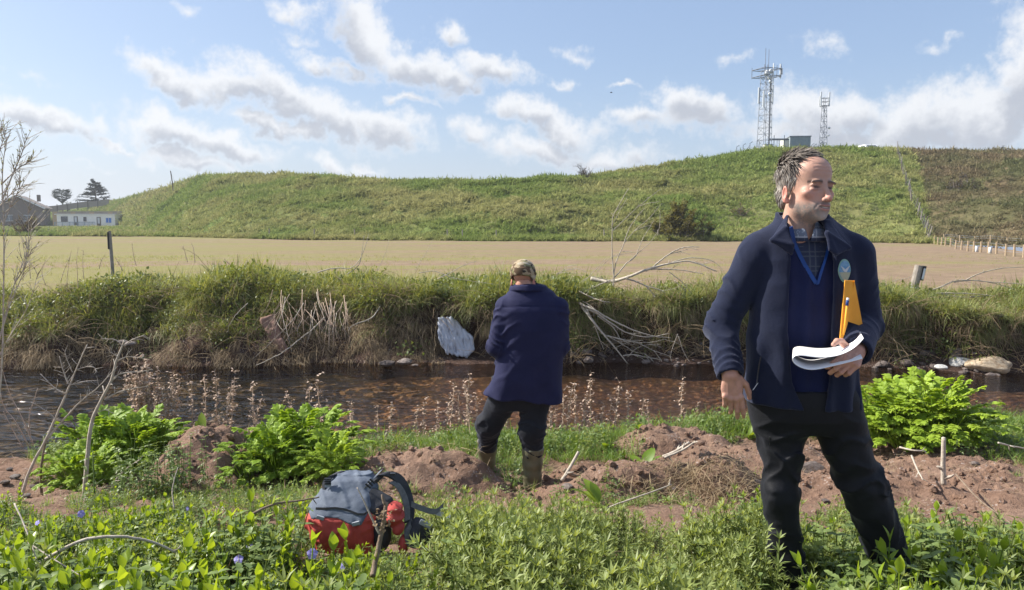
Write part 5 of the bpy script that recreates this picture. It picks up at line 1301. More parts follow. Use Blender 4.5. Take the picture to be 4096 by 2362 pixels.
st_ = RNG.random(n) < .13; scatter('bank_dry_grass', templates(t_grass, 5, 'dead_grass', 22, (.12, .36), .006, .10, (.6, 2.0), (.3, 1.4)), p[st_], turns(st_.sum(), .25), RNG.uniform(.6, 1.2, st_.sum()))
scatter('bank_weeds', templates(t_leafy, 8, 'bank_leaf', 44, .16, .042), p[lf] - np.array([0, .04, .03]), turns(lf.sum(), .35), big[lf] * RNG.uniform(.6, 1.3, lf.sum()))
# grass hanging over the eroded edge, dry and green
p, x, s = bank_points(2000, .50, 1.04); u = undercut(x); n1 = fbm(x * 1.7, x * 0, 3, seed=95); ok = (RNG.random(len(p)) < .25 + .5 * u * (n1 + .5)) & ~((np.abs(x - P(1825, 1340, 12.9)[0]) < .45) & (s < .9)); p, s = p[ok], s[ok]; n = len(p)
dry = RNG.random(n) < .48; tr_ = np.stack([RNG.normal(0, .15, n), RNG.normal(0, .15, n), RNG.normal(0, .5, n)], 1)
scatter('hanging_dry_grass', templates(t_hang, 5, 'dead_grass', 30, (.12, .40)), p[dry] - np.array([0, .06, 0]), tr_[dry], RNG.uniform(.6, 1.25, dry.sum()))
scatter('hanging_green_grass', templates(t_hang, 5, 'bank_grass', 34, (.15, .45)), p[~dry] - np.array([0, .06, 0]), tr_[~dry], RNG.uniform(.6, 1.2, (~dry).sum()))
p, x, s = bank_points(420, .15, .6, -11, -1.0); n = len(p); tr_ = np.stack([RNG.normal(0, .2, n), RNG.normal(0, .2, n), RNG.normal(0, .6, n)], 1)
scatter('bank_dead_tangle', templates(t_hang, 5, 'dead_grass', 20, (.15, .5)), p - np.array([0, .05, 0]), tr_, RNG.uniform(.6, 1.3, n))

# tall ragged clumps and bare tangled stems on the far bank
p, x, s = bank_points(420, .75, 1.5); ok = fbm(x * 1.5, s * 2, 3, seed=96) > -.05; p = p[ok]; scatter('bank_tall_grass', templates(t_grass, 5, 'bank_grass', 40, (.22, .60), .011, .13, (.7, 2.0), (.7, 1.5)), p, turns(len(p), .2), RNG.uniform(.7, 1.25, len(p)))
def t_tangle():
    mb = MB()
    for k in range(7):
        q = Vector((U(-.15, .15), U(-.05, .05), U(-.1, .1))); d = Vector((U(-1, 1), U(-.6, .1), U(-.9, .8))).normalized(); pts = [q]
        for i in range(6): d = (d + Vector((U(-.3, .3), U(-.2, .2), -.12 + U(-.2, .2)))).normalized(); pts.append(pts[-1] + d * U(.05, .11))
        mb.tube(pts, [.004 * (1 - .1 * i) for i in range(7)], 3, U(0, 1), cap=False)
    return mb
p, x, s = bank_points(520, .18, 1.05); ok = ~((np.abs(x - P(1825, 1340, 12.9)[0]) < .4)); p = p[ok]; n = len(p); scatter('bank_tangled_stems', templates(t_tangle, 6, 'dead_grass'), p - np.array([0, .10, 0]), np.stack([RNG.normal(0, .2, n), RNG.normal(0, .2, n), RNG.normal(0, .5, n)], 1), RNG.uniform(.6, 1.5, n))
# ---- hill: tussocks on the green side, heather beyond the fence
n = 34000; t = RNG.uniform(-.82, .80, n); w = RNG.uniform(0, 1.04, n) ** .85; x, y, z = hill_pt(t, w)
side = hill_side(t, z) + fbm(x * .2, y * .2, 2, seed=101) * .004
keep = RNG.random(n) < np.clip((y / 75.0) * .75, .3, 1); keep &= ~((t < -.45) & (w < .08))
big = RNG.uniform(.65, 1.25, n) * (1 + .55 * fbm(x * .35, y * .35, 3, seed=102)) * np.clip(y / 80, .8, 1.8)
a = keep & (side < .5405); b = keep & (side > .5435)
tt_ = templates(t_tussock, 6, 'hill_grass', 34, .46, .44)
scatter('hill_grass', tt_, np.stack([x, y, z - .02], 1)[a], turns(a.sum(), .3), big[a])
scatter('hill_heather', templates(t_tussock, 5, 'heath', 34, .46, .40), np.stack([x, y, z - .02], 1)[b], turns(b.sum(), .3), big[b] * .95)
# rough grass along the foot of the hill and the field edge
n = 5200; t = RNG.uniform(-.72, .56, n); yb = y_base(t) + RNG.normal(.8, .55, n); z = np.full(n, FIELD) + .02
scatter('field_edge_grass', templates(t_tussock, 4, 'hill_grass', 30, .30, .50), np.stack([t * yb, yb, z], 1), turns(n, .2), RNG.uniform(.45, 1.05, n))
# rough ground before the caravan
n = 2600; t = RNG.uniform(-.80, -.42, n); y = RNG.uniform(78, 142, n); x = t * y; ok = (fbm(x * .12, y * .12, 3, seed=104) > -.12) & (y > y_base(t)); 
scatter('rough_grass', templates(t_tussock, 4, 'hill_grass', 30, .36, .42), np.stack([x, y, z_rough(x, y)], 1)[ok], turns(ok.sum(), .2), RNG.uniform(.6, 1.3, ok.sum()))
# seedlings on the near part of the field, in rows
n = 9000; y = RNG.uniform(15.2 ** .5, 34 ** .5, n) ** 2; t = RNG.uniform(-.74, .74, n); x = t * y; row = np.round((y + x * .105) / .36) * .36 - x * .105
ok = RNG.random(n) < np.clip(.55 - t * .55 + fbm(x * .25, row * .25, 2, seed=105), .03, 1)
scatter('seedlings', templates(t_grass, 3, 'bank_grass', 7, (.05, .13), .009, .05, (.2, 1.0), (.8, 1.5), (.6, 1)), np.stack([x, row, np.full(n, FIELD - .03)], 1)[ok], turns(ok.sum(), .1), RNG.uniform(.6, 1.2, ok.sum()))

# clods of dug soil on the heaps
p = near_points(9000, 4.5, 8.0, .72); near_m = np.zeros(len(p))
for (mx, my, rx, ry, h) in MOUNDS: near_m = np.maximum(near_m, np.exp(-(((p[:, 0] - mx) / (rx * 1.5)) ** 2 + ((p[:, 1] - my) / (ry * 1.5)) ** 2)))
sx, sy = proj(p); near_m = np.maximum(near_m, .5 * smooth(1950, 2100, sx)); ok = RNG.random(len(p)) < near_m * .75; p = p[ok]
def t_clod(seed):
    bm = bmesh.new(); bmesh.ops.create_icosphere(bm, subdivisions=2, radius=1.0); V = np.array([v.co for v in bm.verts]); V = V * (1 + .8 * fbm3(V * 1.3 + seed * 7.7, 3)[:, None]) * np.array([1, 1, .75]); F = [[v.index for v in f.verts] for f in bm.faces]; bm.free(); return bpy.data.objects.new('template', mesh_np('template', V, F, 'soil', smooth_=False))
scatter('soil_clods', [t_clod(k) for k in range(6)], p, turns(len(p), .6), .006 + .030 * RNG.random(len(p)) ** 2.5)
# ------------------------------------------------------------------ things far and near
def zoomer(x0, y0, f):
    return lambda X, Y, d: P(x0 + X * f, y0 + Y * f, d)
surf('galvanised', (.34, .36, .40), (.26, .28, .32), scale=6, rough=.5, metal=.35); surf('dark_steel', (.16, .17, .20), (.12, .13, .15), scale=6, rough=.55, metal=.3)
surf('antenna_white', (.62, .64, .66), (.55, .57, .6), rough=.5); surf('cabin_grey', (.30, .35, .37), (.26, .31, .33), scale=2, rough=.6); surf('cabin_cream', (.55, .56, .50), (.48, .5, .45), scale=2, rough=.6)
surf('caravan_white', (.88, .86, .82), (.82, .80, .76), scale=1.2, rough=.55); surf('window_glass', (.05, .06, .07), (.09, .10, .11), scale=.8, rough=.08, spec=.8); surf('blue_blind', (.04, .16, .55), (.05, .20, .62), rough=.3)
surf('timber_grey', (.24, .21, .18), (.32, .28, .24), scale=8, rough=.9, bump=.4); surf('timber_tan', (.42, .32, .21), (.34, .25, .16), scale=8, rough=.85, bump=.3); surf('timber_dark', (.10, .085, .07), (.14, .12, .10), scale=5, rough=.9)
surf('brick_brown', (.15, .115, .095), (.18, .14, .12), scale=3, rough=.9); surf('roof_tile', (.20, .165, .145), (.25, .21, .19), scale=2, rough=.85); surf('white_paint', (.74, .75, .76), (.68, .69, .7), rough=.5)
surf('car_white', (.78, .79, .80), (.74, .75, .77), rough=.25, spec=.6); surf('orange_steel', (.70, .16, .03), (.6, .13, .03), rough=.5); surf('railing_blue', (.20, .27, .33), (.25, .31, .36), rough=.6); surf('tyre', (.02, .02, .02), rough=.8)

# ---- trellis masts on the hill
def mast(name, label, c, height, w0, w1, bays, rz):
    r = thing(name, label, 'mast', c, rz); cor = [(-1, -1), (1, -1), (1, 1), (-1, 1)]
    wd = lambda t: (w0 + (w1 - w0) * t) / 2
    for (a, b) in cor:
        mb = MB(); mb.tube([(a * wd(0), b * wd(0), 0), (a * wd(1), b * wd(1), height)], .045, 5); mb.build('leg', 'galvanised', r)
    for k in range(4):
        mb = MB(); (a0, b0), (a1, b1) = cor[k], cor[(k + 1) % 4]
        for i in range(bays):
            t0, t1 = i / bays, (i + 1) / bays; z0, z1 = t0 * height, t1 * height
            p0, p1 = (a0 * wd(t0), b0 * wd(t0), z0), (a1 * wd(t1), b1 * wd(t1), z1)
            q0, q1 = (a1 * wd(t0), b1 * wd(t0), z0), (a0 * wd(t1), b0 * wd(t1), z1)
            mb.tube([p0, p1] if i % 2 else [q0, q1], .022, 4); mb.tube([q1, p1], .022, 4)
        mb.build('face_bracing', 'galvanised', r)
    return r
def crest_z(px, py, d): return P(px, py, d)[2]
MD = 100.0
b = P(3056, 612, MD); m1 = mast('telecom_mast', 'tall grey lattice mast with square antenna platform on the hilltop', b, 10.2, 1.30, .92, 13, .35)
for z in (9.45, 10.35):
    mb = MB(); s = 1.25
    for (p0, p1) in (((-s, -s), (s, -s)), ((s, -s), (s, s)), ((s, s), (-s, s)), ((-s, s), (-s, -s))): mb.tube([(*p0, z), (*p1, z)], .05, 5)
    for q in (-.45, .45): mb.tube([(-s, q, z), (s, q, z)], .04, 5)
    mb.build('platform_ring', 'dark_steel', m1)
for (x, y) in ((-1.25, -1.25), (1.25, -1.25), (1.25, 1.25), (-1.25, 1.25), (0, -1.25), (.6, -1.25), (-.8, -1.25)):
    mb = MB(); mb.tube([(x, y, 9.3), (x, y, 10.7)], .035, 5); mb.build('stanchion', 'dark_steel', m1)
for (x, y, z0, z1, w) in ((1.42, -.9, 9.2, 11.0, .16), (1.35, -1.3, 9.6, 10.4, .12), (-.75, -.55, 5.6, 7.6, .17), (.62, -.6, 6.0, 8.4, .13), (-.62, .6, 6.2, 8.2, .15), (0, -1.35, 8.4, 10.9, .10)):
    mb = MB(); mb.bevbox((x, y, (z0 + z1) / 2), (w, .12, z1 - z0), .03); mb.build('panel_antenna', 'antenna_white', m1)
def dish(r, p, rad, az):
    mb = MB(); a = Vector((math.cos(az), math.sin(az), 0)); mb.tube([Vector(p), Vector(p) + a * .10, Vector(p) + a * .28], [rad * .5, rad, rad * .98], 14); return mb.build('dish', 'antenna_white', r, True)
dish(m1, (-.55, -.8, 9.75), .34, -2.2); dish(m1, (-.2, -.9, 9.95), .30, -1.3); dish(m1, (-.25, -.8, 9.2), .22, -1.7); dish(m1, (-.1, -.75, 7.2), .2, -1.6); dish(m1, (-.3, -.9, 8.7), .18, -1.0)
for x, y in ((-.35, -.2), (.45, .2)):
    mb = MB(); mb.tube([(x, y, 10.0), (x, y, 12.9)], .03, 5); mb.build('whip_antenna', 'dark_steel', m1)
mb = MB()
for q in (.0, .1, .2): mb.tube([(.52, -.35 + q, .8), (.50, -.35 + q, 9.2)], .035, 5)
mb.build('cable_run', 'dark_steel', m1)
b = P(3291, 594, 101); m2 = mast('telecom_mast', 'small slim lattice mast with paired upright antennas on the hilltop', b, 5.4, .72, .40, 8, .2)
for (x, y, z0, z1) in ((-.55, -.1, 5.3, 7.1), (.62, -.1, 5.3, 7.1), (-.48, .3, 5.3, 6.6)):
    mb = MB(); mb.bevbox((x, y, (z0 + z1) / 2), (.15, .1, z1 - z0), .03); mb.build('panel_antenna', 'antenna_white', m2)
mb = MB()
for x in (-.32, .32):
    for y in (-.32, .32): mb.tube([(x, y, 5.2), (x, y, 6.35)], .03, 4)
for z in (5.35, 5.85, 6.3):
    for (p0, p1) in (((-.5, -.32), (.5, -.32)), ((-.5, .32), (.5, .32)), ((-.32, -.5), (-.32, .5)), ((.32, -.5), (.32, .5))): mb.tube([(*p0, z), (*p1, z)], .025, 4)
mb.build('head_cage', 'dark_steel', m2)
for k in range(5): mb = MB(); mb.tube([(-.3, -.3, .9 + k * .42), (-.58, -.35, .9 + k * .42)], .016, 4); mb.build('step_peg', 'dark_steel', m2)
dish(m2, (.42, -.3, 2.55), .14, -.3); dish(m2, (.36, -.3, 1.6), .12, -.6)
mb = MB()

# ---- equipment cabin, cabinet, gantry, ladder
b = P(3190, 612, 101.5); cb = thing('equipment_cabin', 'grey flat-roofed equipment cabin between the two masts', 'cabin', b - np.array([0, 0, .5]), -.12)
mb = MB(); mb.bevbox((0, 0, 1.2), (2.55, 2.6, 2.4), .03); mb.build('walls', 'cabin_grey', cb)
mb = MB(); mb.bevbox((0, 0, 2.47), (2.72, 2.75, .12), .02); mb.build('roof', 'galvanised', cb)
for k in range(6): mb = MB(); mb.box((-1.06 + k * .42, -1.315, 1.2), (.03, .03, 2.3)); mb.build('cladding_rib', 'cabin_grey', cb)
mb = MB(); mb.bevbox((-1.62, .2, 1.1), (.66, 1.9, 2.2), .03); mb.build('cream_end', 'cabin_cream', cb)  # paler cream end of the cabin, built as a box
mb = MB(); mb.bevbox((-1.75, -.82, 1.15), (.36, .1, .7), .02); mb.build('cooling_unit', 'cabin_cream', cb)
b = P(3070, 611, 98.6); cn_ = thing('equipment_cabinet', 'small pale cabinet at the foot of the tall mast', 'cabinet', b - np.array([0, 0, .3]))
mb = MB(); mb.bevbox((0, 0, .62), (1.05, .8, 1.25), .03); mb.build('case', 'cabin_cream', cn_); mb = MB(); mb.bevbox((0, 0, 1.275), (1.12, .88, .06), .015); mb.build('lid', 'galvanised', cn_); mb = MB(); mb.bevbox((-.38, -.405, .6), (.12, .04, 1.0), .01); mb.build('door_seam', 'dark_steel', cn_)
b = P(3112, 612, 100); gy = thing('cable_gantry', 'dark steel cable gantry with ladder linking the tall mast to the cabin', 'gantry', b)
mb = MB(); mb.box((0, 0, 1.62), (2.6, .4, .08)); mb.box((0, -.2, 1.72), (2.6, .04, .1)); mb.build('cable_tray', 'dark_steel', gy)
for x in (-.55, .75): mb = MB(); mb.tube([(x, 0, -.4), (x, 0, 2.2)], .045, 5); mb.build('post', 'dark_steel', gy)
mb = MB()
for x in (-.2, .12): mb.tube([(x, -.1, -.3), (x, -.1, 1.6)], .022, 4)
for k in range(7): mb.tube([(-.2, -.1, -.1 + k * .26), (.12, -.1, -.1 + k * .26)], .016, 4)
mb.build('ladder', 'galvanised', gy)
def compound_fence(label, posts, d):
    pts = [P(px, py, d) for px, py, _ in posts]; r = thing('security_fence', label, 'fence', pts[0] - np.array([0, 0, .3])); o = Vector(pts[0]) - Vector((0, 0, .3)); tops = []
    for (px, py, h), p in zip(posts, pts):
        q = Vector(p) - o; mb = MB(); mb.tube([q - Vector((0, 0, .4)), q + Vector((0, 0, h)), q + Vector((.32, 0, h + .22))], .035, 5); mb.build('post', 'dark_steel', r); tops.append((q, h))
    q, h = tops[len(tops) // 2]; mb = MB(); mb.tube([q + Vector((-.8, 0, -.3)), q + Vector((0, 0, h * .8))], .025, 4); mb.build('stay', 'dark_steel', r)
    for k in range(5):
        mb = MB(); mb.tube([t[0] + Vector((0, .02, t[1] * k / 4)) for t in tops], .010, 3); mb.build('wire', 'galvanised', r)
compound_fence('chain-link security fence with cranked posts beside the tall mast', [(2946, 616, .85), (2972, 612, .95), (2999, 608, 1.05), (3027, 606, 1.3), (3036, 606, 1.2)], 99)
compound_fence('cranked-post security fence beside the small mast', [(3246, 596, .45), (3256, 596, .4), (3280, 594, .6)], 98.5)
# ---- vehicles on the hilltop
def vehicle(name, label, top, d, rz, L=4.3, Wd=1.85, H=1.62):
    z = top[2] - H; r = thing(name, label, 'car', (top[0], top[1], z), rz, 'white vehicles parked on the hilltop')
    prof = [(-L / 2, .35), (-L / 2, .95), (-L / 2 + .85, 1.05), (-L / 2 + 1.5, H - .06), (-L / 2 + 2.0, H), (L / 2 - .25, H - .04), (L / 2 - .02, 1.0), (L / 2, .35)]
    V = []; n = len(prof)
    for s in (-1, 1):
        for (y, zz) in prof: V.append((s * (Wd / 2 - max(0, zz - 1.0) * .20), y, zz))
    mb = MB(); mb.add(V, [tuple(range(n - 1, -1, -1)), tuple(range(n, 2 * n))] + [(i, (i + 1) % n, (i + 1) % n + n, i + n) for i in range(n)]); mb.build('body', 'car_white', r)
    w2 = Wd / 2 - .12
    mb = MB(); mb.add([(-w2 + .02, -L / 2 + .92, 1.10), (w2 - .02, -L / 2 + .92, 1.10), (w2 - .12, -L / 2 + 1.43, H - .14), (-w2 + .12, -L / 2 + 1.43, H - .14)], [(0, 1, 2, 3)]); [mb.v.__setitem__(i, (v[0], v[1] - .03, v[2] + .02)) for i, v in enumerate(mb.v)]; mb.build('windscreen', 'window_glass', r)
    mb = MB(); mb.add([(-w2 + .02, L / 2 + .0, 1.05), (w2 - .02, L / 2 + .0, 1.05), (w2 - .10, L / 2 - .20, H - .12), (-w2 + .10, L / 2 - .20, H - .12)], [(3, 2, 1, 0)]); mb.build('rear_window', 'window_glass', r)
    for s in (-1, 1):
        mb = MB(); xo = s * (Wd / 2 - .005); mb.add([(xo - s * .01, -L / 2 + 1.15, 1.08), (xo - s * .01, L / 2 - .5, 1.08), (xo - s * .095, L / 2 - .65, H - .14), (xo - s * .095, -L / 2 + 1.55, H - .14)], [(0, 1, 2, 3)]); mb.build('side_window', 'window_glass', r)
        mb = MB(); mb.bevbox((s * (Wd / 2 + .10), -L / 2 + 1.0, 1.08), (.20, .12, .16), .04); mb.build('mirror', 'black_plastic', r)
        mb = MB(); mb.bevbox((s * .68, -L / 2 - .01, .75), (.30, .06, .16), .03); mb.build('headlight', 'window_glass', r)
        for y in (-L / 2 + .85, L / 2 - .8):
            mb = MB(); mb.tube([(s * (Wd / 2 - .20), y, .33), (s * (Wd / 2 + .01), y, .33)], .33, 14); mb.build('wheel', 'tyre', r, True)
vehicle('parked_car', 'white car seen end-on, parked on the crest beyond the small mast', P(3474, 580, 112), 112, .08, 4.2, 1.85, 1.6)
vehicle('parked_car', 'white estate car seen side-on behind the wire beside the small mast', P(3345, 582, 110), 110, R(80), 4.6, 1.8, 1.55)

# ---- fences and posts
def post_mesh(mb, base, h, r, lean=(0, 0), n=6):
    mb.tube([Vector(base) - Vector((0, 0, .25)), Vector(base) + Vector((lean[0] * .6, lean[1] * .6, h * .6)), Vector(base) + Vector((lean[0], lean[1], h))], [r * 1.05, r, r * .95], n)
Zf = zoomer(3300, 550, .4464)
hf = thing('hill_fence', 'old wire fence climbing the hill between green turf and brown heather', 'fence', P(3713, 955, 53)); o = Vector(hf.location); last = []
line = [(645, 150), (655, 190), (664, 225), (672, 255), (682, 290), (692, 325), (704, 362), (715, 400), (724, 432), (735, 465), (745, 500), (757, 535), (766, 572), (782, 612), (803, 650), (824, 690), (836, 722), (848, 750), (857, 780), (866, 806), (876, 834), (885, 862), (893, 888), (903, 905), (922, 925)]
for i, (X, Y) in enumerate(line):
    r_ = ray(3300 + X * .4464, 550 + Y * .4464); t = r_[0] / r_[1]; ws = np.linspace(0, 1.0, 400); hx, hy, hz = hill_pt(np.full(400, t), ws); pz = EYE + hy * (r_[2] / r_[1]); j = int(np.argmin(np.abs(pz - hz))); p = Vector((hx[j], hy[j], hz[j])) - o
    mb = MB(); post_mesh(mb, (0, 0, 0), 1.0 if i else 1.5, .038, (rng.uniform(-.12, .35), 0)); mb.build('post', 'timber_dark' if i % 3 else 'timber_grey', hf, loc=p); last.append(p)
for h in (.35, .7, 1.0):
    mb = MB(); mb.tube([p + Vector((.05, 0, h)) for p in last], .007, 3); mb.build('wire', 'dark_steel', hf)
ff = thing('field_fence', 'row of new short wooden fence posts edging the field below the heather', 'fence', G(3737, 976, FIELD)); o = Vector(ff.location); last = []
for X, Y, tp in ((980, 955, 890), (1010, 960, 897), (1043, 967, 896), (1078, 972, 897), (1125, 984, 902), (1170, 1005, 922), (1222, 1012, 926), (1277, 1020, 928), (1333, 1027, 932), (1395, 1032, 934), (1462, 1038, 935), (1535, 1044, 942), (1620, 1060, 955), (1695, 1068, 958), (1780, 1078, 965)):
    p = G(3300 + X * .4464, 550 + Y * .4464, FIELD); h = (Y - tp) * .4464 / F_PX * p[1]; mb = MB(); post_mesh(mb, (0, 0, 0), h, .045, (rng.uniform(-.01, .02), 0)); mb.build('post', 'timber_tan', ff, loc=Vector(p) - o); last.append((Vector(p) - o, h))
for k in (.35, .62, .88):
    mb = MB(); mb.tube([p + Vector((0, -.04, h * k)) for p, h in last], .006, 3); mb.build('wire', 'galvanised', ff)
for X, Y, tp in ((1356, 1028, 975), (1477, 1040, 985)):
    p = G(3300 + X * .4464, 550 + Y * .4464, FIELD); h = (Y - tp) * .4464 / F_PX * p[1]; r = thing('tree_guard', 'short white plastic tree guard standing beside the field fence', 'tree guard', p, 0, 'white tree guards'); mb = MB(); mb.tube([(0, 0, -.05), (0, 0, h)], .06, 10); mb.build('tube', 'white_plastic', r, True); mb = MB(); mb.tube([(.07, 0, -.1), (.07, 0, h * .9)], .015, 5); mb.build('stake', 'timber_tan', r)
bf = thing('back_fence', 'second line of thin stakes in the heather behind the field fence', 'fence', G(3800, 950, FIELD + .9)); o = Vector(bf.location); last = []
for X, Y, tp in ((1065, 900, 866), (1208, 915, 876), (1343, 925, 888), (1482, 930, 876), (1632, 945, 898), (1760, 955, 905)):
    d = 58 - X * .006; p = Vector(P(3300 + X * .4464, 550 + Y * .4464, d)) - o; h = (Y - tp) * .4464 / F_PX * d; mb = MB(); post_mesh(mb, (0, 0, 0), h, .04); mb.build('post', 'timber_tan', bf, loc=p); last.append((p, h))
for k in (.5, .9): mb = MB(); mb.tube([p + Vector((0, 0, h * k)) for p, h in last], .008, 3); mb.build('wire', 'galvanised', bf)
# corner posts where the fences meet
r = thing('corner_post', 'stout grey corner post where hill fence and field fence meet', 'post', G(3714, 972, FIELD)); mb = MB(); post_mesh(mb, (0, 0, 0), .62, .09); mb.build('shaft', 'timber_grey', r); mb = MB(); mb.tube([(.03, 0, .5), (.45, -.1, 0)], .05, 6); mb.build('strut', 'timber_grey', r)
# posts along the crest and the foot of the hill
for i, (px, py, d, h, lab) in enumerate(((882, 708, 118, .5, 'small lone post on the crest above the caravan'), (2062, 731, 84.5, .45, 'short dark post on the crest near the bare shrub'), (2280, 716, 86, .38, 'short post on the crest close beside the tiny bare shrub'))):
    b = P(px, py, d); r = thing('fence_post', lab, 'post', b); mb = MB(); post_mesh(mb, (0, 0, 0), h, .05); mb.build('shaft', 'timber_dark', r)
for i, (px, t_) in enumerate(((1790, 0), (1850, 0), (1985, 0), (2415, 0), (2630, 0), (2812, 0), (1260, 0), (1420, 0), (1080, 0))):
    t = (px - 2048) / F_PX; yb = float(y_base(t)) + .9; r = thing('fence_post', 'small weathered post standing in rough grass along the foot of the hill', 'post', (t * yb, yb, FIELD), 0, 'posts along the foot of the hill'); mb = MB(); post_mesh(mb, (0, 0, 0), .85, .05); mb.build('shaft', 'timber_grey', r)
b = P(694, 766, 132); r = thing('telegraph_pole', 'slim leaning pole rising behind the hill shoulder', 'pole', b); mb = MB(); mb.tube([(0, 0, -1.0), (-.15, 0, 1.6), (-.36, 0, 3.4)], [.10, .09, .08], 7); mb.build('shaft', 'timber_dark', r)
mb = MB(); mb.tube([(-.36, 0, 3.3), (-12, 30, 1.4), (-34, 70, -1.2)], .012, 3); mb.build('wire', 'dark_steel', r)
b = P(454, 1108, 15.0); r = thing('fence_post', 'tall thin grey post with black strap on the far bank by the field', 'post', b); mb = MB(); mb.tube([(0, 0, -.5), (-.02, 0, .4), (-.035, 0, .885)], [.034, .033, .031], 7); mb.build('shaft', 'timber_grey', r); mb = MB(); mb.bevbox((-.05, -.03, .70), (.025, .03, .33), .008); mb.build('strap', 'black_plastic', r)
b = P(3650, 1172, 14.1); r = thing('gauge_post', 'leaning round timber post with framed notice and white band on the far bank', 'post', b); mb = MB()
pts = [Vector((0, 0, -.4)), Vector((0, 0, 0)), Vector((.05, 0, .25)), Vector((.095, 0, .50))]; mb.tube(pts, [.076, .075, .073, .070], 12); mb.build('shaft', 'timber_grey', r, False)
mb = MB(); mb.tube([(.018, 0, .085), (.022, 0, .105)], .079, 12); mb.build('white_band', 'white_plastic', r); mb = MB(); mb.bevbox((.155, -.03, .36), (.05, .07, .27), .008, rot=Matrix.Rotation(.18, 3, 'Y')); f = mb.build('notice_frame', 'black_plastic', r); mb = MB(); mb.box((.150, -.068, .35), (.036, .008, .20), rot=Matrix.Rotation(.18, 3, 'Y')); mb.build('notice', 'white_plastic', r).parent = r

# ---- caravan and what stands round it
Zc = zoomer(0, 700, .3846); CD = 150.0
c0 = Zc(595, 546, CD); c1 = Zc(1200, 546, CD); z0 = float(c0[2]); Lc = float(c1[0] - c0[0]); Hc = float(Zc(595, 412, CD)[2]) - z0
cv = thing('static_caravan', 'long cream static caravan with white flat roof edge and blue window below the hill', 'caravan', (c0[0] + Lc / 2, CD + 1.5, z0))
mx = lambda X: float(Zc(X, 500, CD)[0]) - (c0[0] + Lc / 2)
mz = lambda Y: float(Zc(800, Y, CD)[2]) - z0
mb = MB(); mb.bevbox((0, 0, Hc / 2 + .1), (Lc, 3.0, Hc - .2), .06); mb.build('walls', 'caravan_white', cv)
mb = MB(); mb.bevbox((-.1, -.05, Hc + .02), (Lc + .5, 3.3, .13), .03); mb.build('roof', 'white_paint', cv)
mb = MB(); mb.box((0, .1, -.12), (Lc - .3, 2.6, .5)); mb.build('underframe', 'timber_dark', cv)
for k, (xa, xb, ya, yb, mt) in enumerate(((640, 705, 435, 487, 'window_glass'), (873, 900, 440, 483, 'window_glass'), (1103, 1162, 448, 500, 'blue_blind'))):
    x, z, w, h = (mx(xa) + mx(xb)) / 2, (mz(ya) + mz(yb)) / 2, mx(xb) - mx(xa), mz(ya) - mz(yb)
    mb = MB(); mb.box((x, -1.52, z), (w, .05, h)); wn = mb.build('window', mt, cv); mb = MB(); t_ = .07
    for (cx, cz, dx, dz) in ((x, z + h / 2, w + t_, t_), (x, z - h / 2, w + t_, t_), (x - w / 2, z, t_, h), (x + w / 2, z, t_, h), (x, z, .05, h)): mb.box((cx, -1.55, cz), (dx, .06, dz))
    mb.build('frame', 'timber_dark' if mt != 'blue_blind' else 'white_paint', wn)
for (xa, xb, ya, yb) in ((770, 812, 433, 525), (1008, 1050, 440, 540)):
    x, z, w, h = (mx(xa) + mx(xb)) / 2, (mz(ya) + mz(yb)) / 2, mx(xb) - mx(xa), mz(ya) - mz(yb)
    mb = MB(); mb.box((x, -1.52, z), (w, .05, h)); dr = mb.build('door', 'timber_dark', cv); mb = MB(); mb.box((x, -1.55, z + h * .12), (w * .55, .04, h * .6)); mb.build('pane', 'antenna_white', dr)
dk = thing('veranda', 'low blue-grey railed veranda along the front of the caravan', 'veranda', (c0[0] + Lc / 2, CD - 1.2, z0))
mb = MB(); mb.box(((mx(618) + mx(1050)) / 2, .5, -.05), (mx(1050) - mx(618), 1.9, .12)); mb.build('deck', 'timber_dark', dk)
mb = MB(); zt, zb = mz(492), mz(530); mb.box(((mx(618) + mx(1030)) / 2, -.35, zt), (mx(1030) - mx(618), .06, .08)); mb.build('top_rail', 'railing_blue', dk)
for k in range(33):
    x = mx(618) + (mx(1030) - mx(618)) * k / 32; mb = MB(); mb.box((x, -.35, (zt + zb) / 2 - .05), (.13 if k % 6 == 0 else .05, .05, zt - zb + .1)); mb.build('baluster', 'railing_blue', dk)
for X, mt, lab in ((1264, 'white_plastic', 'white gas bottle standing at the end of the caravan'), (1295, 'orange_steel', 'orange gas bottle standing beside a white one at the caravan')):
    b = Zc(X, 566, CD - .5); r = thing('gas_bottle', lab, 'gas bottle', b); mb = MB(); mb.tube([(0, 0, 0), (0, 0, .08), (0, 0, .65), (0, 0, .76), (0, 0, .80)], [.18, .2, .2, .12, .08], 12); mb.build('cylinder', mt, r, True); mb = MB(); mb.tube([(0, 0, .78), (0, 0, .88)], .07, 8); mb.build('collar', 'dark_steel', r)
r = thing('timber_edging', 'low terrace edge of stacked dark timbers in front of the caravan', 'wall', Zc(900, 590, CD - 5)); o = r.location
for row in range(3):
    for k in range(8): mb = MB(); mb.bevbox((-7.4 + k * 2.1 + row * .3, 0, .15 + row * .29), (2.05, .35, .27), .03); mb.build('timber', 'timber_grey' if (k + row) % 3 else 'timber_dark', r)
r = thing('wrapped_bales', 'dark plastic-wrapped bales heaped beside the caravan', 'bales', Zc(1430, 548, CD + 1))
for k, (x, z, rr) in enumerate(((-1.0, .55, .6), (.1, .6, .62), (1.2, .5, .55))): 
    mb = MB(); mb.tube([(x, -.6, z), (x, -.5, z), (x, .5, z), (x, .6, z)], [rr * .8, rr, rr, rr * .8], 12); mb.build('bale', 'black_plastic' if k != 1 else 'cabin_grey', r, True)
r = thing('low_shed', 'long low weathered wall of boards just behind the caravan roof', 'wall', Zc(940, 440, 158)); 
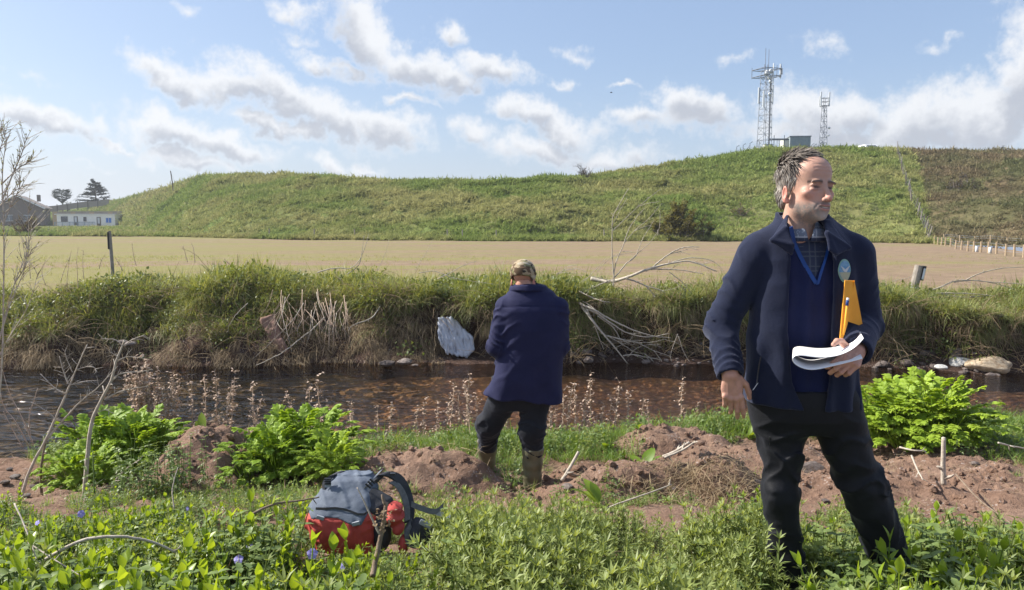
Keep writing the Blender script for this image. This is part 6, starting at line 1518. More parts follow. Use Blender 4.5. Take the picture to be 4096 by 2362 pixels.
for k in range(15): mb = MB(); mb.box((-7.2 + k * .94, 0, -.32), (.92, .1, 2.75 + rng.uniform(-.04, .04))); mb.build('board', 'timber_grey' if k % 4 else 'timber_tan', r)
mb = MB(); mb.box((-.6, .06, 1.12), (14.6, .25, .1)); mb.build('coping', 'timber_grey', r)
# ---- house at the far left
b = P(71, 880, 172); hs = thing('brick_house', 'brown brick house with tiled gable roof beyond the thin bare shrub', 'house', (b[0], 172, .6), R(24)); apz = float(P(71, 785, 172)[2]) - .6; evz = float(P(150, 832, 172)[2]) - .6; w = 4.9
mb = MB(); mb.add([(-w, 0, 0), (w, 0, 0), (w, 0, evz), (0, 0, apz), (-w, 0, evz), (-w, 12, 0), (w, 12, 0), (w, 12, evz), (0, 12, apz), (-w, 12, evz)], [(0, 1, 2, 3, 4), (9, 8, 7, 6, 5), (1, 6, 7, 2), (5, 0, 4, 9)]); mb.build('walls', 'brick_brown', hs)
for s in (-1, 1):
    n_ = Vector((s * (apz - evz), 0, w)).normalized() * .12; A = [Vector((0, -.6, apz)), Vector((0, 12.6, apz)), Vector((s * (w + .5), 12.6, evz - .5 * (apz - evz) / w)), Vector((s * (w + .5), -.6, evz - .5 * (apz - evz) / w))]
    mb = MB(); mb.add([a + n_ for a in A] + [a + n_ * 2.2 for a in A], [(0, 1, 2, 3), (7, 6, 5, 4), (0, 4, 5, 1), (1, 5, 6, 2), (2, 6, 7, 3), (3, 7, 4, 0)]); rf = mb.build('roof', 'roof_tile', hs)
    mb = MB(); mb.box(((A[0] + A[3]) / 2 + Vector((0, -.05, 0.1))), ((A[0] - A[3]).length, .06, .28), rot=Matrix.Rotation(-s * math.atan2(-(A[3].z - A[0].z), abs(A[3].x)) * -1, 3, 'Y')); mb.build('barge_board', 'white_paint', rf)
mb = MB(); mb.box((3.6, 5, apz - .3), (.7, .7, 1.5)); mb.build('chimney', 'brick_brown', hs)
for (x, z) in ((-1.6, 1.6), (1.8, 1.6)):
    mb = MB(); mb.box((x, -.03, z), (1.3, .06, 1.2)); wn = mb.build('window', 'window_glass', hs); mb = MB(); mb.box((x, -.07, z + .63), (1.5, .06, .08)); mb.box((x, -.07, z - .63), (1.5, .1, .08)); mb.box((x, -.07, z), (.07, .05, 1.2)); mb.build('frame', 'white_paint', wn)
fz = thing('garden_fence', 'grey panel fence running uphill behind the caravan to the dark cedar', 'fence', P(150, 852, 188)); o = Vector(fz.location); pp = [(150, 853), (190, 849), (230, 845), (270, 839), (312, 833), (352, 829), (392, 826), (436, 820)]
for i in range(len(pp) - 1):
    a, b = Vector(P(*pp[i], 188)) - o, Vector(P(*pp[i + 1], 188)) - o; mb = MB(); mb.add([a, b, b + Vector((0, 0, 1.35)), a + Vector((0, 0, 1.35)), a + Vector((0, .08, 0)), b + Vector((0, .08, 0)), b + Vector((0, .08, 1.35)), a + Vector((0, .08, 1.35))], [(0, 1, 2, 3), (7, 6, 5, 4), (3, 2, 6, 7), (0, 3, 7, 4), (1, 5, 6, 2)]); mb.build('panel', 'timber_grey', fz)
    mb = MB(); mb.box(a + Vector((0, -.05, .6)), (.14, .14, 2.0)); mb.build('post', 'timber_dark', fz)

# ---- woody growth helpers
def wander(p, d, L, n, jit, bend=Vector((0, 0, 0))):
    pts = [Vector(p)]; d = Vector(d).normalized()
    for i in range(n):
        d = (d + Vector((U(-jit, jit), U(-jit, jit), U(-jit, jit))) + bend).normalized(); pts.append(pts[-1] + d * (L / n))
    return pts, d
def twiggy(mb, p, d, L, r, depth, jit=.16, spread=.55, kids=4, shrink=.6, bend=Vector((0, 0, 0)), tips=None):
    pts, dl = wander(p, d, L, 5, jit, bend); k = len(pts)
    mb.tube(pts, [r * (1 - .6 * i / (k - 1)) for i in range(k)], 5 if depth > 1 else 3, U(0, 1), cap=False)
    if tips is not None and depth <= 1: tips += [(pts[i], (pts[min(i + 1, k - 1)] - pts[i - 1]).normalized()) for i in range(1, k)]
    if depth > 0:
        for j in range(kids):
            i = rng.randint(1, k - 1); dd = (pts[i] - pts[i - 1]).normalized(); q = dd.orthogonal().normalized(); q.rotate(Matrix.Rotation(U(0, 6.28), 3, dd)); twiggy(mb, pts[i], dd + q * spread * U(.6, 1.3), L * shrink * U(.6, 1.1), r * .5, depth - 1, jit, spread, kids, shrink, bend, tips)
def conifer(label, b, h, w, kind):
    r = thing('conifer', label, 'tree', b); mb = MB(); mb.tube([(0, 0, -.6), (0, 0, h * .5), (0, 0, h * .96)], [h * .035, h * .022, h * .006], 7); mb.build('trunk', 'bark_brown', r); mb = MB()
    if kind == 'puzzle':
        for k in range(13):
            z = h * (.30 + .68 * k / 12); R_ = w / 2 * math.sin(math.pi * min(1, .25 + .75 * (1 - k / 13))) * (1.0 if k < 8 else .85)
            for j in range(13):
                an = U(0, 6.28); pts = [Vector((0, 0, z)), Vector((math.cos(an) * R_ * .55, math.sin(an) * R_ * .55, z + .02 * h)), Vector((math.cos(an) * R_, math.sin(an) * R_, z + .05 * h))]; mb.tube(pts, [.05, .09, .05], 4, U(0, .5))
                for q in range(5): p = pts[1] + (pts[2] - pts[1]) * (q / 4); leaf(mb, p, (math.cos(an + U(-1, 1)), math.sin(an + U(-1, 1)), U(.2, .8)), (0, 0, 1), .45, .22, .2, .2, U(0, .6), (.6, 1.0, .0))
    else:
        for k in range(60):
            t = U(.12, 1.0); z = h * t; R_ = w / 2 * (1.05 - t) ** .55 * U(.55, 1.05) * (1.25 if t < .5 else 1.0); an = U(0, 6.28); dx, dy = math.cos(an), math.sin(an)
            pts = [Vector((0, 0, z * .92)), Vector((dx * R_ * .6, dy * R_ * .6, z)), Vector((dx * R_, dy * R_, z + U(-.03, .05) * h))]; mb.tube(pts, [.06, .05, .02], 4, 0)
            for q in range(60):
                p = pts[0] + (pts[2] - pts[0]) * U(.3, 1.05) + Vector((U(-.3, .3), U(-.3, .3), U(-.12, .2))); leaf(mb, p, (dx + U(-.8, .8), dy + U(-.8, .8), U(-.2, .5)), (0, 0, 1), .60, .30, .4, .2, U(0, .8), (.6, 1.0, .0))
    mb.build('crown', 'conifer_leaf', r, True); return r
leafmat('conifer_leaf', (.018, .030, .020), (.040, .058, .036), .1, .7, .1)
conifer('open monkey-puzzle tree with drooping tiers beyond the panel fence', P(251, 840, 200), 5.0, 5.0, 'puzzle'); conifer('broad dark cedar at the uphill end of the panel fence', P(385, 828, 206), 6.9, 8.6, 'cedar')
leafmat('olive_leaf', (.10, .10, .03), (.20, .18, .06), .3, .7, .1); leafmat('brown_leaf', (.10, .075, .045), (.19, .14, .09), .3, .7, .1); leafmat('scrub_leaf', (.045, .065, .025), (.09, .11, .04), .3)
surf('twig_grey', (.17, .145, .13), (.24, .21, .19), scale=20, rough=.9); surf('twig_dark', (.075, .06, .05), (.11, .09, .075), scale=20, rough=.9)
def bush(label, b, w, h, leafm, twigm, nleaf, lsize, stems=16, depth=2, lean=0.0, base=.25):
    r = thing('bush', label, 'bush', b); mb = MB(); tips = []
    for k in range(stems):
        an = U(0, 6.28); e = U(.35, 1.4); d = Vector((math.cos(an) * math.cos(e) * w / (2 * h) + lean, math.sin(an) * math.cos(e), math.sin(e))); twiggy(mb, (U(-.15, .15) * w, U(-.15, .15) * w, -.1), d, h * U(.55, .85), .030 * h ** .5, depth, .14, .6, 4, .55, tips=tips)
    mb.build('stems', twigm, r); 
    if nleaf:
        mb = MB()
        for k in range(nleaf):
            p, d = rng.choice(tips)
            if p.z < h * base and U(0, 1) < .75: continue
            q = p + Vector((U(-.1, .1), U(-.1, .1), U(-.1, .1))) * h * .5; leaf(mb, q, rdir(U(-.4, 1.3)), (0, 0, 1), lsize * U(.6, 1.3), lsize * .55, .3, .2, U(0, 1), (.5, 1.0, .0))
        mb.build('foliage', leafm, r, True)
    return r
bush('rounded olive-brown bush at the foot of the hill', P(2708, 968, 59.2), 3.6, 2.5, 'olive_leaf', 'twig_grey', 9500, .21, 30, 2, -.12, .30)
bush('dark green low shrub crouching beside the olive-brown bush', P(2800, 968, 59.6), 2.6, 1.3, 'scrub_leaf', 'twig_dark', 3000, .16, 12, 1)
bush('bare wind-shaped hawthorn on the skyline of the hill', P(2339, 722, 86), 1.3, 1.75, 'brown_leaf', 'twig_dark', 900, .07, 14, 3, .12)
bush('tiny bare shrub beside the wind-shaped hawthorn', P(2314, 724, 86), .45, .95, None, 'twig_dark', 0, .1, 5, 2)
bush('brown bare bramble patch high on the green slope', P(2866, 700, 88), 2.2, 1.2, 'brown_leaf', 'twig_grey', 900, .16, 16, 2)
bush('grey tangled bramble patch low on the slope behind the striding man', P(2980, 868, 68), 3.2, 1.2, 'brown_leaf', 'twig_grey', 700, .15, 22, 2)
bush('pale tangled scrub in the middle of the heather slope', P(3840, 770, 70), 3.6, 1.6, 'brown_leaf', 'twig_grey', 900, .15, 24, 2)
bush('small dark gorse tuft on the heather skyline', P(3628, 612, 96), .9, .5, 'scrub_leaf', 'twig_dark', 500, .12, 8, 1)
bush('round brown bare bush at the field edge in front of the house', P(112, 948, 81), 3.1, 2.1, 'brown_leaf', 'twig_dark', 2600, .13, 26, 2)
bush('grey-green low bush beside the round brown one', P(188, 950, 83), 1.7, 1.0, 'scrub_leaf', 'twig_dark', 900, .13, 12, 1)
bush('low scrub beside the monkey-puzzle tree', P(275, 842, 196), 3.2, 2.0, 'scrub_leaf', 'twig_dark', 700, .3, 10, 1)

# ---- stones
def rock_mesh(seed, flat=.7, sub=2):
    bm = bmesh.new(); bmesh.ops.create_icosphere(bm, subdivisions=sub, radius=1.0); r_ = np.random.default_rng(seed); off = r_.uniform(0, 30, 3)
    V = np.array([v.co for v in bm.verts]); n = fbm3(V * .9 + off, 3); V = V * (1 + .55 * n[:, None]); 
    for k in range(5):
        a = r_.normal(0, 1, 3); a /= np.linalg.norm(a); d = V @ a - r_.uniform(.55, .85); V = V - np.clip(d, 0, 9)[:, None] * a * .85
    V[:, 2] *= flat; F = [[v.index for v in f.verts] for f in bm.faces]; bm.free(); return V, F
def stone_mat(name, a, b, c): 
    m, t, o = new_mat(name); v = coord(t); rnd = t.add('ShaderNodeObjectInfo').outputs['Random']; bs = t.add('ShaderNodeBsdfPrincipled'); bs.inputs['Roughness'].default_value = .85
    base = t.mix(rnd, c4(a), c4(b)); n = t.noise(v, 3.5, 6, .65); col = t.mix(t.ramp(n, .4, .65), base, t.mix(1.0, base, c4(c), 'MULTIPLY')); t.l.new(col, bs.inputs['Base Color'])
    bn = t.add('ShaderNodeBump'); bn.inputs['Strength'].default_value = .5; bn.inputs['Distance'].default_value = .05; t.l.new(t.noise(v, 9, 6, .65), bn.inputs['Height']); t.l.new(bn.outputs[0], bs.inputs['Normal']); t.l.new(bs.outputs[0], o.inputs[0])
stone_mat('bank_stone', (.11, .085, .075), (.24, .20, .18), (.6, .55, .5)); stone_mat('pale_boulder', (.62, .61, .58), (.62, .61, .58), (.75, .73, .70)); stone_mat('tan_boulder', (.46, .37, .26), (.46, .37, .26), (.6, .52, .45))
ROCKS = [mesh_np('stone', *rock_mesh(k, .62, 2), 'bank_stone', smooth_=False) for k in range(7)]
def boulder(label, px, py, d, w, h, dep, mat, seed):
    b = P(px, py, d); V, F = rock_mesh(seed, .8, 4); V = V + .05 * fbm3(V * 5, 3)[:, None] * V; o = link('boulder', mesh_np('boulder', V, F, mat, smooth_=True), loc=(b[0], b[1], b[2] + h * .38), scale=(w / 2, dep / 2, h / 2 * 1.15)); tag(o, label, 'boulder')
boulder('pale grey boulder on the waterline below the eroded bank', 3832, 1472, 12.0, .44, .24, .4, 'pale_boulder', 40); boulder('large tan cracked boulder at the edge of the water', 3955, 1490, 11.7, .62, .28, .45, 'tan_boulder', 41)
boulder('flat pale slab just beyond the tan boulder', 4065, 1490, 11.9, .30, .10, .3, 'pale_boulder', 42); boulder('small white rock breaking the water surface near the pale boulder', 3765, 1480, 11.6, .19, .09, .16, 'pale_boulder', 43)
rs = random.Random(5)
for k in range(105):
    sx_ = rs.uniform(2060, 2900) if k % 2 else rs.uniform(3450, 3860); s_ = rs.uniform(.10, .40); d = 12.5; x = (sx_ - 2048) / F_PX * d; y, z = far_bank_pt(np.array([x]), np.array([s_])); rr = rs.choice((.025, .03, .04, .045, .06, .085)) * rs.uniform(.8, 1.2)
    o = link('stone', rs.choice(ROCKS), loc=(x, y[0] - .03, z[0] + rr * .25), rot=(rs.uniform(-.3, .3), rs.uniform(-.3, .3), rs.uniform(0, 6)), scale=rr); tag(o, ('larger' if rr > .055 else 'small') + ' grey-brown stone at the far bank foot ' + ('below the hanging bare branches' if k % 2 else 'near the pale boulder'), 'stone', 'stones at the foot of the far bank')
for (px, py, d, rr) in ((1545, 1462, 12.15, .13), (1620, 1452, 12.2, .12), (520, 1380, 12.2, .1), (490, 1372, 12.25, .08), (1660, 1465, 12.1, .06)):
    b = P(px, py, d); o = link('stone', rs.choice(ROCKS), loc=(b[0], b[1], max(b[2], WATER) + rr * .2), rot=(0, 0, rs.uniform(0, 6)), scale=(rr, rr, rr * .7)); tag(o, 'flat stone at the waterline below the green part of the far bank', 'stone', 'flat stones at the green bank')
for k, (X, Y, rr) in enumerate(((1270, 945, .085), (1480, 880, .07), (1165, 880, .04), (1110, 905, .03), (1140, 925, .03), (1190, 925, .028), (1340, 815, .05), (1270, 812, .05), (1220, 815, .03), (1400, 830, .04), (1375, 818, .035), (1240, 855, .03), (1310, 870, .03), (1420, 905, .03), (1170, 945, .025), (1210, 960, .03))):
    g = on_ground(X * .618, 1200 + Y * .618); o = link('stone', rs.choice(ROCKS), loc=(g[0], g[1], g[2] + rr * .3), rot=(0, 0, rs.uniform(0, 6)), scale=(rr, rr, rr * .9)); tag(o, 'rounded brown stone half buried in the pebbly soil heap', 'stone', 'stones in the pebbly soil heap')
for k, (px, py, rr) in enumerate(((3245, 1885, .11), (3020, 1930, .04), (2270, 1955, .05), (2350, 1980, .035), (1965, 1850, .07), (2560, 1845, .03), (3300, 2010, .03), (60, 1915, .05), (130, 1950, .03), (20, 1940, .04), (110, 1985, .03), (170, 1900, .025), (40, 1880, .03), (2700, 1960, .03), (3900, 1860, .04))):
    g = on_ground(px, py); o = link('stone', rs.choice(ROCKS), loc=(g[0], g[1], g[2] + rr * .25), rot=(0, 0, rs.uniform(0, 6)), scale=(rr, rr * .8, rr * .8)); tag(o, 'loose stone lying on bare soil of the near bank', 'stone', 'loose stones on the near bank') if k else tag(o, 'tilted angular stone between the legs of the striding man', 'stone')

# ---- torn plastic sack stuck in the far bank
def sack_mat():
    m, t, o = new_mat('sack_plastic'); v = coord(t); bs = t.add('ShaderNodeBsdfPrincipled'); bs.inputs['Roughness'].default_value = .38; bs.inputs['Specular IOR Level'].default_value = .5
    n = t.noise(t.vmath('MULTIPLY', v, (1, 1, .22)), 22, 5, .65); c = t.mix(t.ramp(n, .50, .66), (.40, .43, .50, 1), (.19, .20, .24, 1)); c = t.mix(t.ramp(t.noise(v, 3, 3, .5), .5, .7, 0, .5), c, (.30, .27, .25, 1)); t.l.new(c, bs.inputs['Base Color']); t.l.new(bs.outputs[0], o.inputs[0])
sack_mat()
SD = 12.62; sk = thing('plastic_sack', 'torn bluish-white plastic sack stuck in the far bank', 'sack', W(1125, 876, SD))
def sackf(p):
    pts = [(1086, 788), (1112, 786), (1163, 835), (1164, 862), (1150, 877), (1104, 868), (1084, 836)]
    Q = [W(a, b, SD + .12 - .0013 * (b - 785)) for a, b in pts]; c = np.mean(Q, 0); d = None
    for i in range(len(Q)): 
        q = sd_tri(p, c, Q[i], Q[(i + 1) % len(Q)], .035); d = q if d is None else smin(d, q, .03)
    u = p[..., 0] * 1.0 + p[..., 2] * .35; return d + .014 * np.sin(u * 95 + 6 * fbm3(p * 5, 2)) * (.6 + fbm3(p * 8 + 3, 2)) + .02 * fbm3(p * 9, 3)
so = sculpt('sack', (W(1070, 800, SD)[0], SD - .14, W(1120, 892, SD)[2]), (W(1180, 800, SD)[0], SD + .25, W(1120, 772, SD)[2]), .011, sackf, 'sack_plastic'); rel(so, sk)
rock_plate = thing('red_slab', 'upright reddish slab of stone leaning in the far bank behind the pale canes', 'stone', W(680, 875, 12.55)); 
surf('red_stone', (.20, .12, .095), (.27, .17, .135), scale=9, rough=.95, bump=.5)
so = sculpt('slab', (W(625, 800, 12.6)[0], 12.3, W(660, 885, 12.6)[2]), (W(725, 800, 12.6)[0], 12.9, W(660, 770, 12.6)[2]), .014, lambda p: smin(sd_tri(p, W(648, 790, 12.72), W(672, 782, 12.72), W(705, 868, 12.50), .04), sd_tri(p, W(648, 790, 12.72), W(690, 872, 12.50), W(705, 868, 12.50), .04), .03) + .03 * fbm3(p * 9, 3), 'red_stone'); rel(so, rock_plate)
# ------------------------------------------------------------------ rucksack on the grass
Zp = zoomer(1150, 1850, .476); PD = 3.45
def to_zoom(V):
    sx, sy = proj(V); return (sx * 1.62218 - 1150) / .476, (sy * 1.62218 - 1850) / .476
surf('pack_red', (.50, .075, .060), (.42, .06, .05), scale=25, rough=.7, bump=.25, bscale=300); surf('pack_grey', (.125, .15, .195), (.095, .115, .155), scale=18, rough=.75, bump=.25, bscale=300)
surf('pack_dark', (.035, .037, .045), (.05, .052, .06), scale=20, rough=.8, bump=.3, bscale=300); surf('webbing', (.11, .115, .115), (.15, .155, .155), scale=60, rough=.7, bump=.3, bscale=400); surf('webbing_pale', (.32, .34, .38), (.27, .29, .33), scale=60, rough=.65)
pk = thing('rucksack', 'grey and red rucksack lying in the grass', 'rucksack', Zp(560, 740, PD))
zz = lambda Y: float(Zp(500, Y, PD)[2]); xx = lambda X, Y=450: float(Zp(X, Y, PD)[0])
def pack_loft(p):
    Ys = [190, 215, 300, 390, 480, 560, 650, 760]; xl = [375, 345, 268, 178, 142, 140, 170, 230]; xr = [640, 660, 700, 730, 748, 755, 758, 750]; fy = [.13, .10, .055, .0, -.035, -.045, -.04, -.02]; bk = .20
    return loft(p, [zz(y) for y in Ys], [(xx(l, y) + xx(r, y)) / 2 for l, r, y in zip(xl, xr, Ys)], [PD + (f + bk) / 2 for f in fy], [(xx(r, y) - xx(l, y)) / 2 for l, r, y in zip(xl, xr, Ys)], [(bk - f) / 2 for f in fy], 3.2)
def pack_body(p):
    d = pack_loft(p); n = fbm3(p * 16, 3); d = d + .012 * n
    d = d + .005 * np.sin(p[..., 0] * 70 + 12 * fbm3(p * 9, 2)) * smooth(zz(440), zz(520), p[..., 2]); return d
def panel_edge(X): return np.interp(X, [130, 170, 200, 300, 420, 560, 620, 690, 730, 760], [395, 400, 480, 465, 472, 540, 530, 405, 372, 360])
plo, phi = (xx(110), PD - .09, zz(780)), (xx(800), PD + .24, zz(170))
g = Grid(plo, phi, .0052); Xz, Yz = to_zoom(g.p); pd_ = pack_body(g.p)
V, Fq = g.mesh(pd_); rel(link('body', mesh_np('body', V, Fq, 'pack_red')), pk)
reg = (Yz - panel_edge(Xz)) * .00052
creases = .006 * np.clip(np.sin((Xz - 420 + (Yz - 250) * -.35) * .035), 0, 1) ** 3 * (Yz < 380)
V, Fq = g.mesh(smax(pd_ - .0045 - creases, reg, .004)); V = V; tp = rel(link('top_panel', mesh_np('top_panel', V, Fq, 'pack_grey')), pk); tp['label'] = 'slate-grey top panel'
def pk_surf(X, Y, lift=.006): return on_surf(pack_body, (1150 + X * .476) / 1.62218, (1850 + Y * .476) / 1.62218, lift, 2.9)
mb = MB(); mb.ribbon([pk_surf(X, Y, .008) for X, Y in ((178, 385), (240, 388), (320, 390), (400, 385), (470, 394), (530, 412), (590, 436), (640, 438), (700, 402), (724, 380))], .010, (0, .3, 1), .003); rel(mb.build('zip_flap', 'black_plastic'), pk)
for X, Y, a in ((275, 466, .3), (575, 515, -.25)):
    c = Vector(pk_surf(X, Y, .010)); mb = MB(); mb.bevbox(c, (.036, .012, .017), .004, rot=Matrix.Rotation(a, 3, 'Y')); rel(mb.build('webbing_loop', 'webbing_pale'), pk)
# dark side, red side pocket
def sidef(p): return smin(smin(sd_tri(p, Zp(668, 225, PD + .10), Zp(850, 325, PD + .08), Zp(720, 400, PD + .03), .022), sd_tri(p, Zp(668, 225, PD + .16), Zp(850, 325, PD + .14), Zp(720, 400, PD + .12), .022), .04), sd_ell(p, Zp(790, 560, PD + .08), (.045, .085, .11)), .03) + .008 * fbm3(p * 16, 2)
rel(sculpt('side_panel', (xx(620), PD - .05, zz(780)), (xx(920), PD + .24, zz(170)), .006, sidef, 'pack_dark'), pk)
def pocketf(p):
    d = smin(sd_ell(p, Zp(895, 430, PD + .06), (.040, .070, .060)), sd_ell(p, Zp(930, 540, PD + .06), (.022, .05, .045)), .02); return d + .006 * np.sin(p[..., 2] * 130 + 8 * fbm3(p * 9, 2)) + .008 * fbm3(p * 14, 2)
rel(sculpt('side_pocket', (xx(770), PD - .06, zz(680)), (xx(1010), PD + .18, zz(290)), .0055, pocketf, 'pack_red'), pk)
rel(sculpt('lower_pocket', (xx(900), PD - .06, zz(790)), (xx(1060), PD + .16, zz(570)), .006, lambda p: sd_ell(p, Zp(975, 690, PD + .05), (.026, .05, .050)) + .008 * fbm3(p * 14, 2), 'pack_red'), pk)
# straps
def strap(name, pts, w, mat, side, th=.012):
    pts = [Vector(Zp(X, Y, PD + d)) for X, Y, d in pts]; P2 = []
    for i in range(len(pts) - 1):
        p0, p1, p2, p3 = pts[max(i - 1, 0)], pts[i], pts[i + 1], pts[min(i + 2, len(pts) - 1)]
        for k in range(5):
            t = k / 5; P2.append(.5 * ((2 * p1) + (p2 - p0) * t + (2 * p0 - 5 * p1 + 4 * p2 - p3) * t * t + (3 * p1 - p0 - 3 * p2 + p3) * t ** 3))
    P2.append(pts[-1]); mb = MB(); mb.ribbon(P2, w, side, th); return rel(mb.build(name, mat), pk)
strap('shoulder_strap', [(330, 215, .11), (335, 150, .12), (400, 108, .14), (470, 98, .17), (530, 150, .20), (560, 200, .22)], .044, 'pack_dark', (.5, .9, .1), .016)
strap('shoulder_strap', [(660, 230, .10), (720, 170, .12), (800, 105, .14), (890, 110, .16), (955, 170, .16), (1005, 280, .15), (1028, 400, .12), (1020, 500, .09)], .048, 'pack_dark', (.75, .65, .15), .016)
strap('strap_edging', [(870, 165, .135), (930, 200, .135), (980, 290, .125), (1005, 400, .10), (1005, 490, .07)], .030, 'webbing', (.8, .6, .1), .006)
strap('haul_loop', [(500, 190, .13), (540, 160, .15), (590, 155, .16), (640, 185, .14)], .020, 'webbing', (.2, 1, .1), .004)
strap('strap_tail', [(690, 175, .08), (730, 130, .085), (785, 68, .10)], .022, 'webbing_pale', (.8, .2, .5), .003); strap('strap_tail', [(640, 225, .07), (690, 180, .075)], .030, 'webbing', (.7, .1, .6), .005); strap('strap_tail', [(340, 212, .08), (340, 140, .085)], .030, 'webbing_pale', (1, 0, 0), .004)
for X, Y, d, a in ((338, 160, .075, .0), (695, 178, .065, -.75)):
    for k in range(3): c = Vector(Zp(X + (k - 1) * (-18 if a else 0), Y + (k - 1) * 20, PD + d)); mb = MB(); mb.bevbox(c, (.032, .010, .0075), .003, rot=Matrix.Rotation(-a, 3, 'Y')); rel(mb.build('buckle_bar', 'black_plastic'), pk)
mb = MB(); mb.bevbox(Zp(885, 98, PD + .13), (.026, .02, .009), .003); rel(mb.build('strap_slider', 'black_plastic'), pk)
strap('hip_belt', [(1020, 500, .09), (1010, 570, .05), (1030, 650, .04), (1100, 680, .06)], .060, 'webbing', (.4, .6, .6), .012); strap('hip_belt', [(1040, 350, .10), (1120, 385, .10), (1240, 415, .11), (1310, 360, .13)], .026, 'webbing', (.1, .5, 1), .005); strap('belt_tail', [(1240, 420, .11), (1300, 440, .11), (1370, 465, .10)], .020, 'webbing_pale', (.1, .4, 1), .004)
rel(sculpt('belt_padding', (xx(1010), PD - .04, zz(740)), (xx(1260), PD + .20, zz(410)), .006, lambda p: smin(smin(sd_ell(p, Zp(1110, 560, PD + .09), (.05, .05, .052)), sd_ell(p, Zp(1160, 600, PD + .08), (.042, .04, .038)), .02), sd_ell(p, Zp(1060, 640, PD + .07), (.04, .05, .04)), .02) + .016 * fbm3(p * 22, 3), 'pack_dark'), pk)
mb = MB(); mb.bevbox(Zp(1160, 520, PD + .035), (.060, .014, .024), .005, rot=Matrix.Rotation(.5, 3, 'Y')); rel(mb.build('belt_buckle', 'webbing_pale'), pk)

# ------------------------------------------------------------------ bare branches, canes and sticks
def spline(pts, k=5):
    pts = [Vector(p) for p in pts]; out = []
    for i in range(len(pts) - 1):
        p0, p1, p2, p3 = pts[max(i - 1, 0)], pts[i], pts[i + 1], pts[min(i + 2, len(pts) - 1)]
        for j in range(k): t = j / k; out.append(.5 * ((2 * p1) + (p2 - p0) * t + (2 * p0 - 5 * p1 + 4 * p2 - p3) * t * t + (3 * p1 - p0 - 3 * p2 + p3) * t ** 3))
    return out + [pts[-1]]
def limb(parent, name, mat, pts, r0, r1, n=6, knots=0, jit=0.0):
    P2 = spline(pts); P2 = [p + Vector((U(-jit, jit), U(-jit, jit), U(-jit, jit))) for p in P2]; k = len(P2); mb = MB(); mb.tube(P2, [r0 + (r1 - r0) * i / (k - 1) for i in range(k)], n)
    for q in range(knots):
        i = rng.randint(1, k - 2); d = (P2[i + 1] - P2[i]).normalized(); o_ = d.orthogonal().normalized(); o_.rotate(Matrix.Rotation(U(0, 6.28), 3, d)); L = U(.02, .07) * (1 + 8 * r0); pp, _ = wander(P2[i], d * .7 + o_, L, 3, .25); mb.tube(pp, [r1 * 1.1, r1 * .9, r1 * .7, r1 * .4], 4)
    o = mb.build(name, mat, None, True); return rel(o, parent)
# leaning grey stems at the left of the near bank
Zl = zoomer(0, 1200, .618)
def stem_thing(name, label, base, limbs, depth, mat, cat='branch', twigs=0, lean=0.0, group=None):
    bx_, by_ = base; g0 = on_ground(bx_ * .618, 1200 + by_ * .618); d0 = g0[1] if depth is None else depth
    r = thing(name, label, cat, Zl(bx_, by_, d0) if depth else g0, 0, group)
    for (pts, r0, r1) in limbs: limb(r, 'limb', mat, [Zl(X, Y, d0 + (by_ - Y) * lean) for X, Y in pts], r0, r1, 6, 9, .0015)
    return r
stem_thing('dead_branch', 'tall pale bare stem standing forked at the tip among the green plants', (545, 1275), [([(545, 1290), (560, 1080), (580, 880), (605, 760), (650, 660), (720, 520), (752, 400), (806, 262)], .015, .006), ([(806, 300), (850, 262), (932, 228)], .005, .002), ([(795, 300), (745, 258), (655, 255)], .004, .0015),
    ([(680, 645), (760, 600), (850, 575), (960, 560)], .005, .0015), ([(735, 500), (800, 475), (900, 465), (990, 452)], .005, .0015), ([(765, 395), (830, 368), (930, 380)], .004, .0015), ([(620, 735), (680, 712), (740, 740)], .004, .0015), ([(770, 375), (735, 350), (700, 330)], .003, .001)], None, 'pale_stick')
stem_thing('dead_branch', 'slanting grey-brown branched stem leaning out over the water', (125, 1310), [([(125, 1325), (195, 1100), (285, 930), (355, 775), (430, 605), (490, 455), (565, 290)], .011, .003), ([(428, 610), (360, 575), (263, 480)], .005, .002), ([(442, 545), (410, 460), (385, 365)], .005, .002), ([(490, 455), (530, 440), (600, 432), (630, 470)], .004, .0015),
    ([(290, 920), (400, 790), (520, 660), (640, 560), (760, 430)], .007, .002), ([(520, 660), (600, 600), (660, 600)], .004, .0015), ([(450, 555), (540, 530), (640, 520)], .003, .001), ([(360, 770), (300, 720), (200, 660)], .003, .001), ([(470, 470), (440, 400), (420, 330)], .003, .001)], None, 'dead_wood')
stem_thing('dead_branch', 'short dark upright stem beside the slanting grey-brown one', (268, 1255), [([(268, 1265), (262, 1120), (280, 1000), (300, 900), (330, 850)], .010, .006)], None, 'bark_brown')
stem_thing('dead_branch', 'bent dry stick lying over the green plants beneath the pale stem', (690, 1235), [([(690, 1245), (760, 1150), (850, 1070), (910, 1035)], .006, .003), ([(620, 1225), (760, 1190), (860, 1140)], .003, .002)], None, 'pale_stick')
for k, (bx_, by_, pts) in enumerate(((225, 945, [(225, 950), (140, 760), (60, 600), (15, 450)]), (190, 950, [(190, 950), (100, 790), (30, 700), (5, 620)]), (200, 800, [(200, 905), (190, 760), (245, 570)]), (150, 960, [(150, 960), (60, 800), (20, 720)]))):
    r = stem_thing('dead_weed_stem', 'thin dark knotted weed stalk leaning out at the edge of the calm water', (bx_, 960), [(pts, .006, .002)], 7.4, 'weed_brown', 'weed', group='knotted stalks by the calm water')
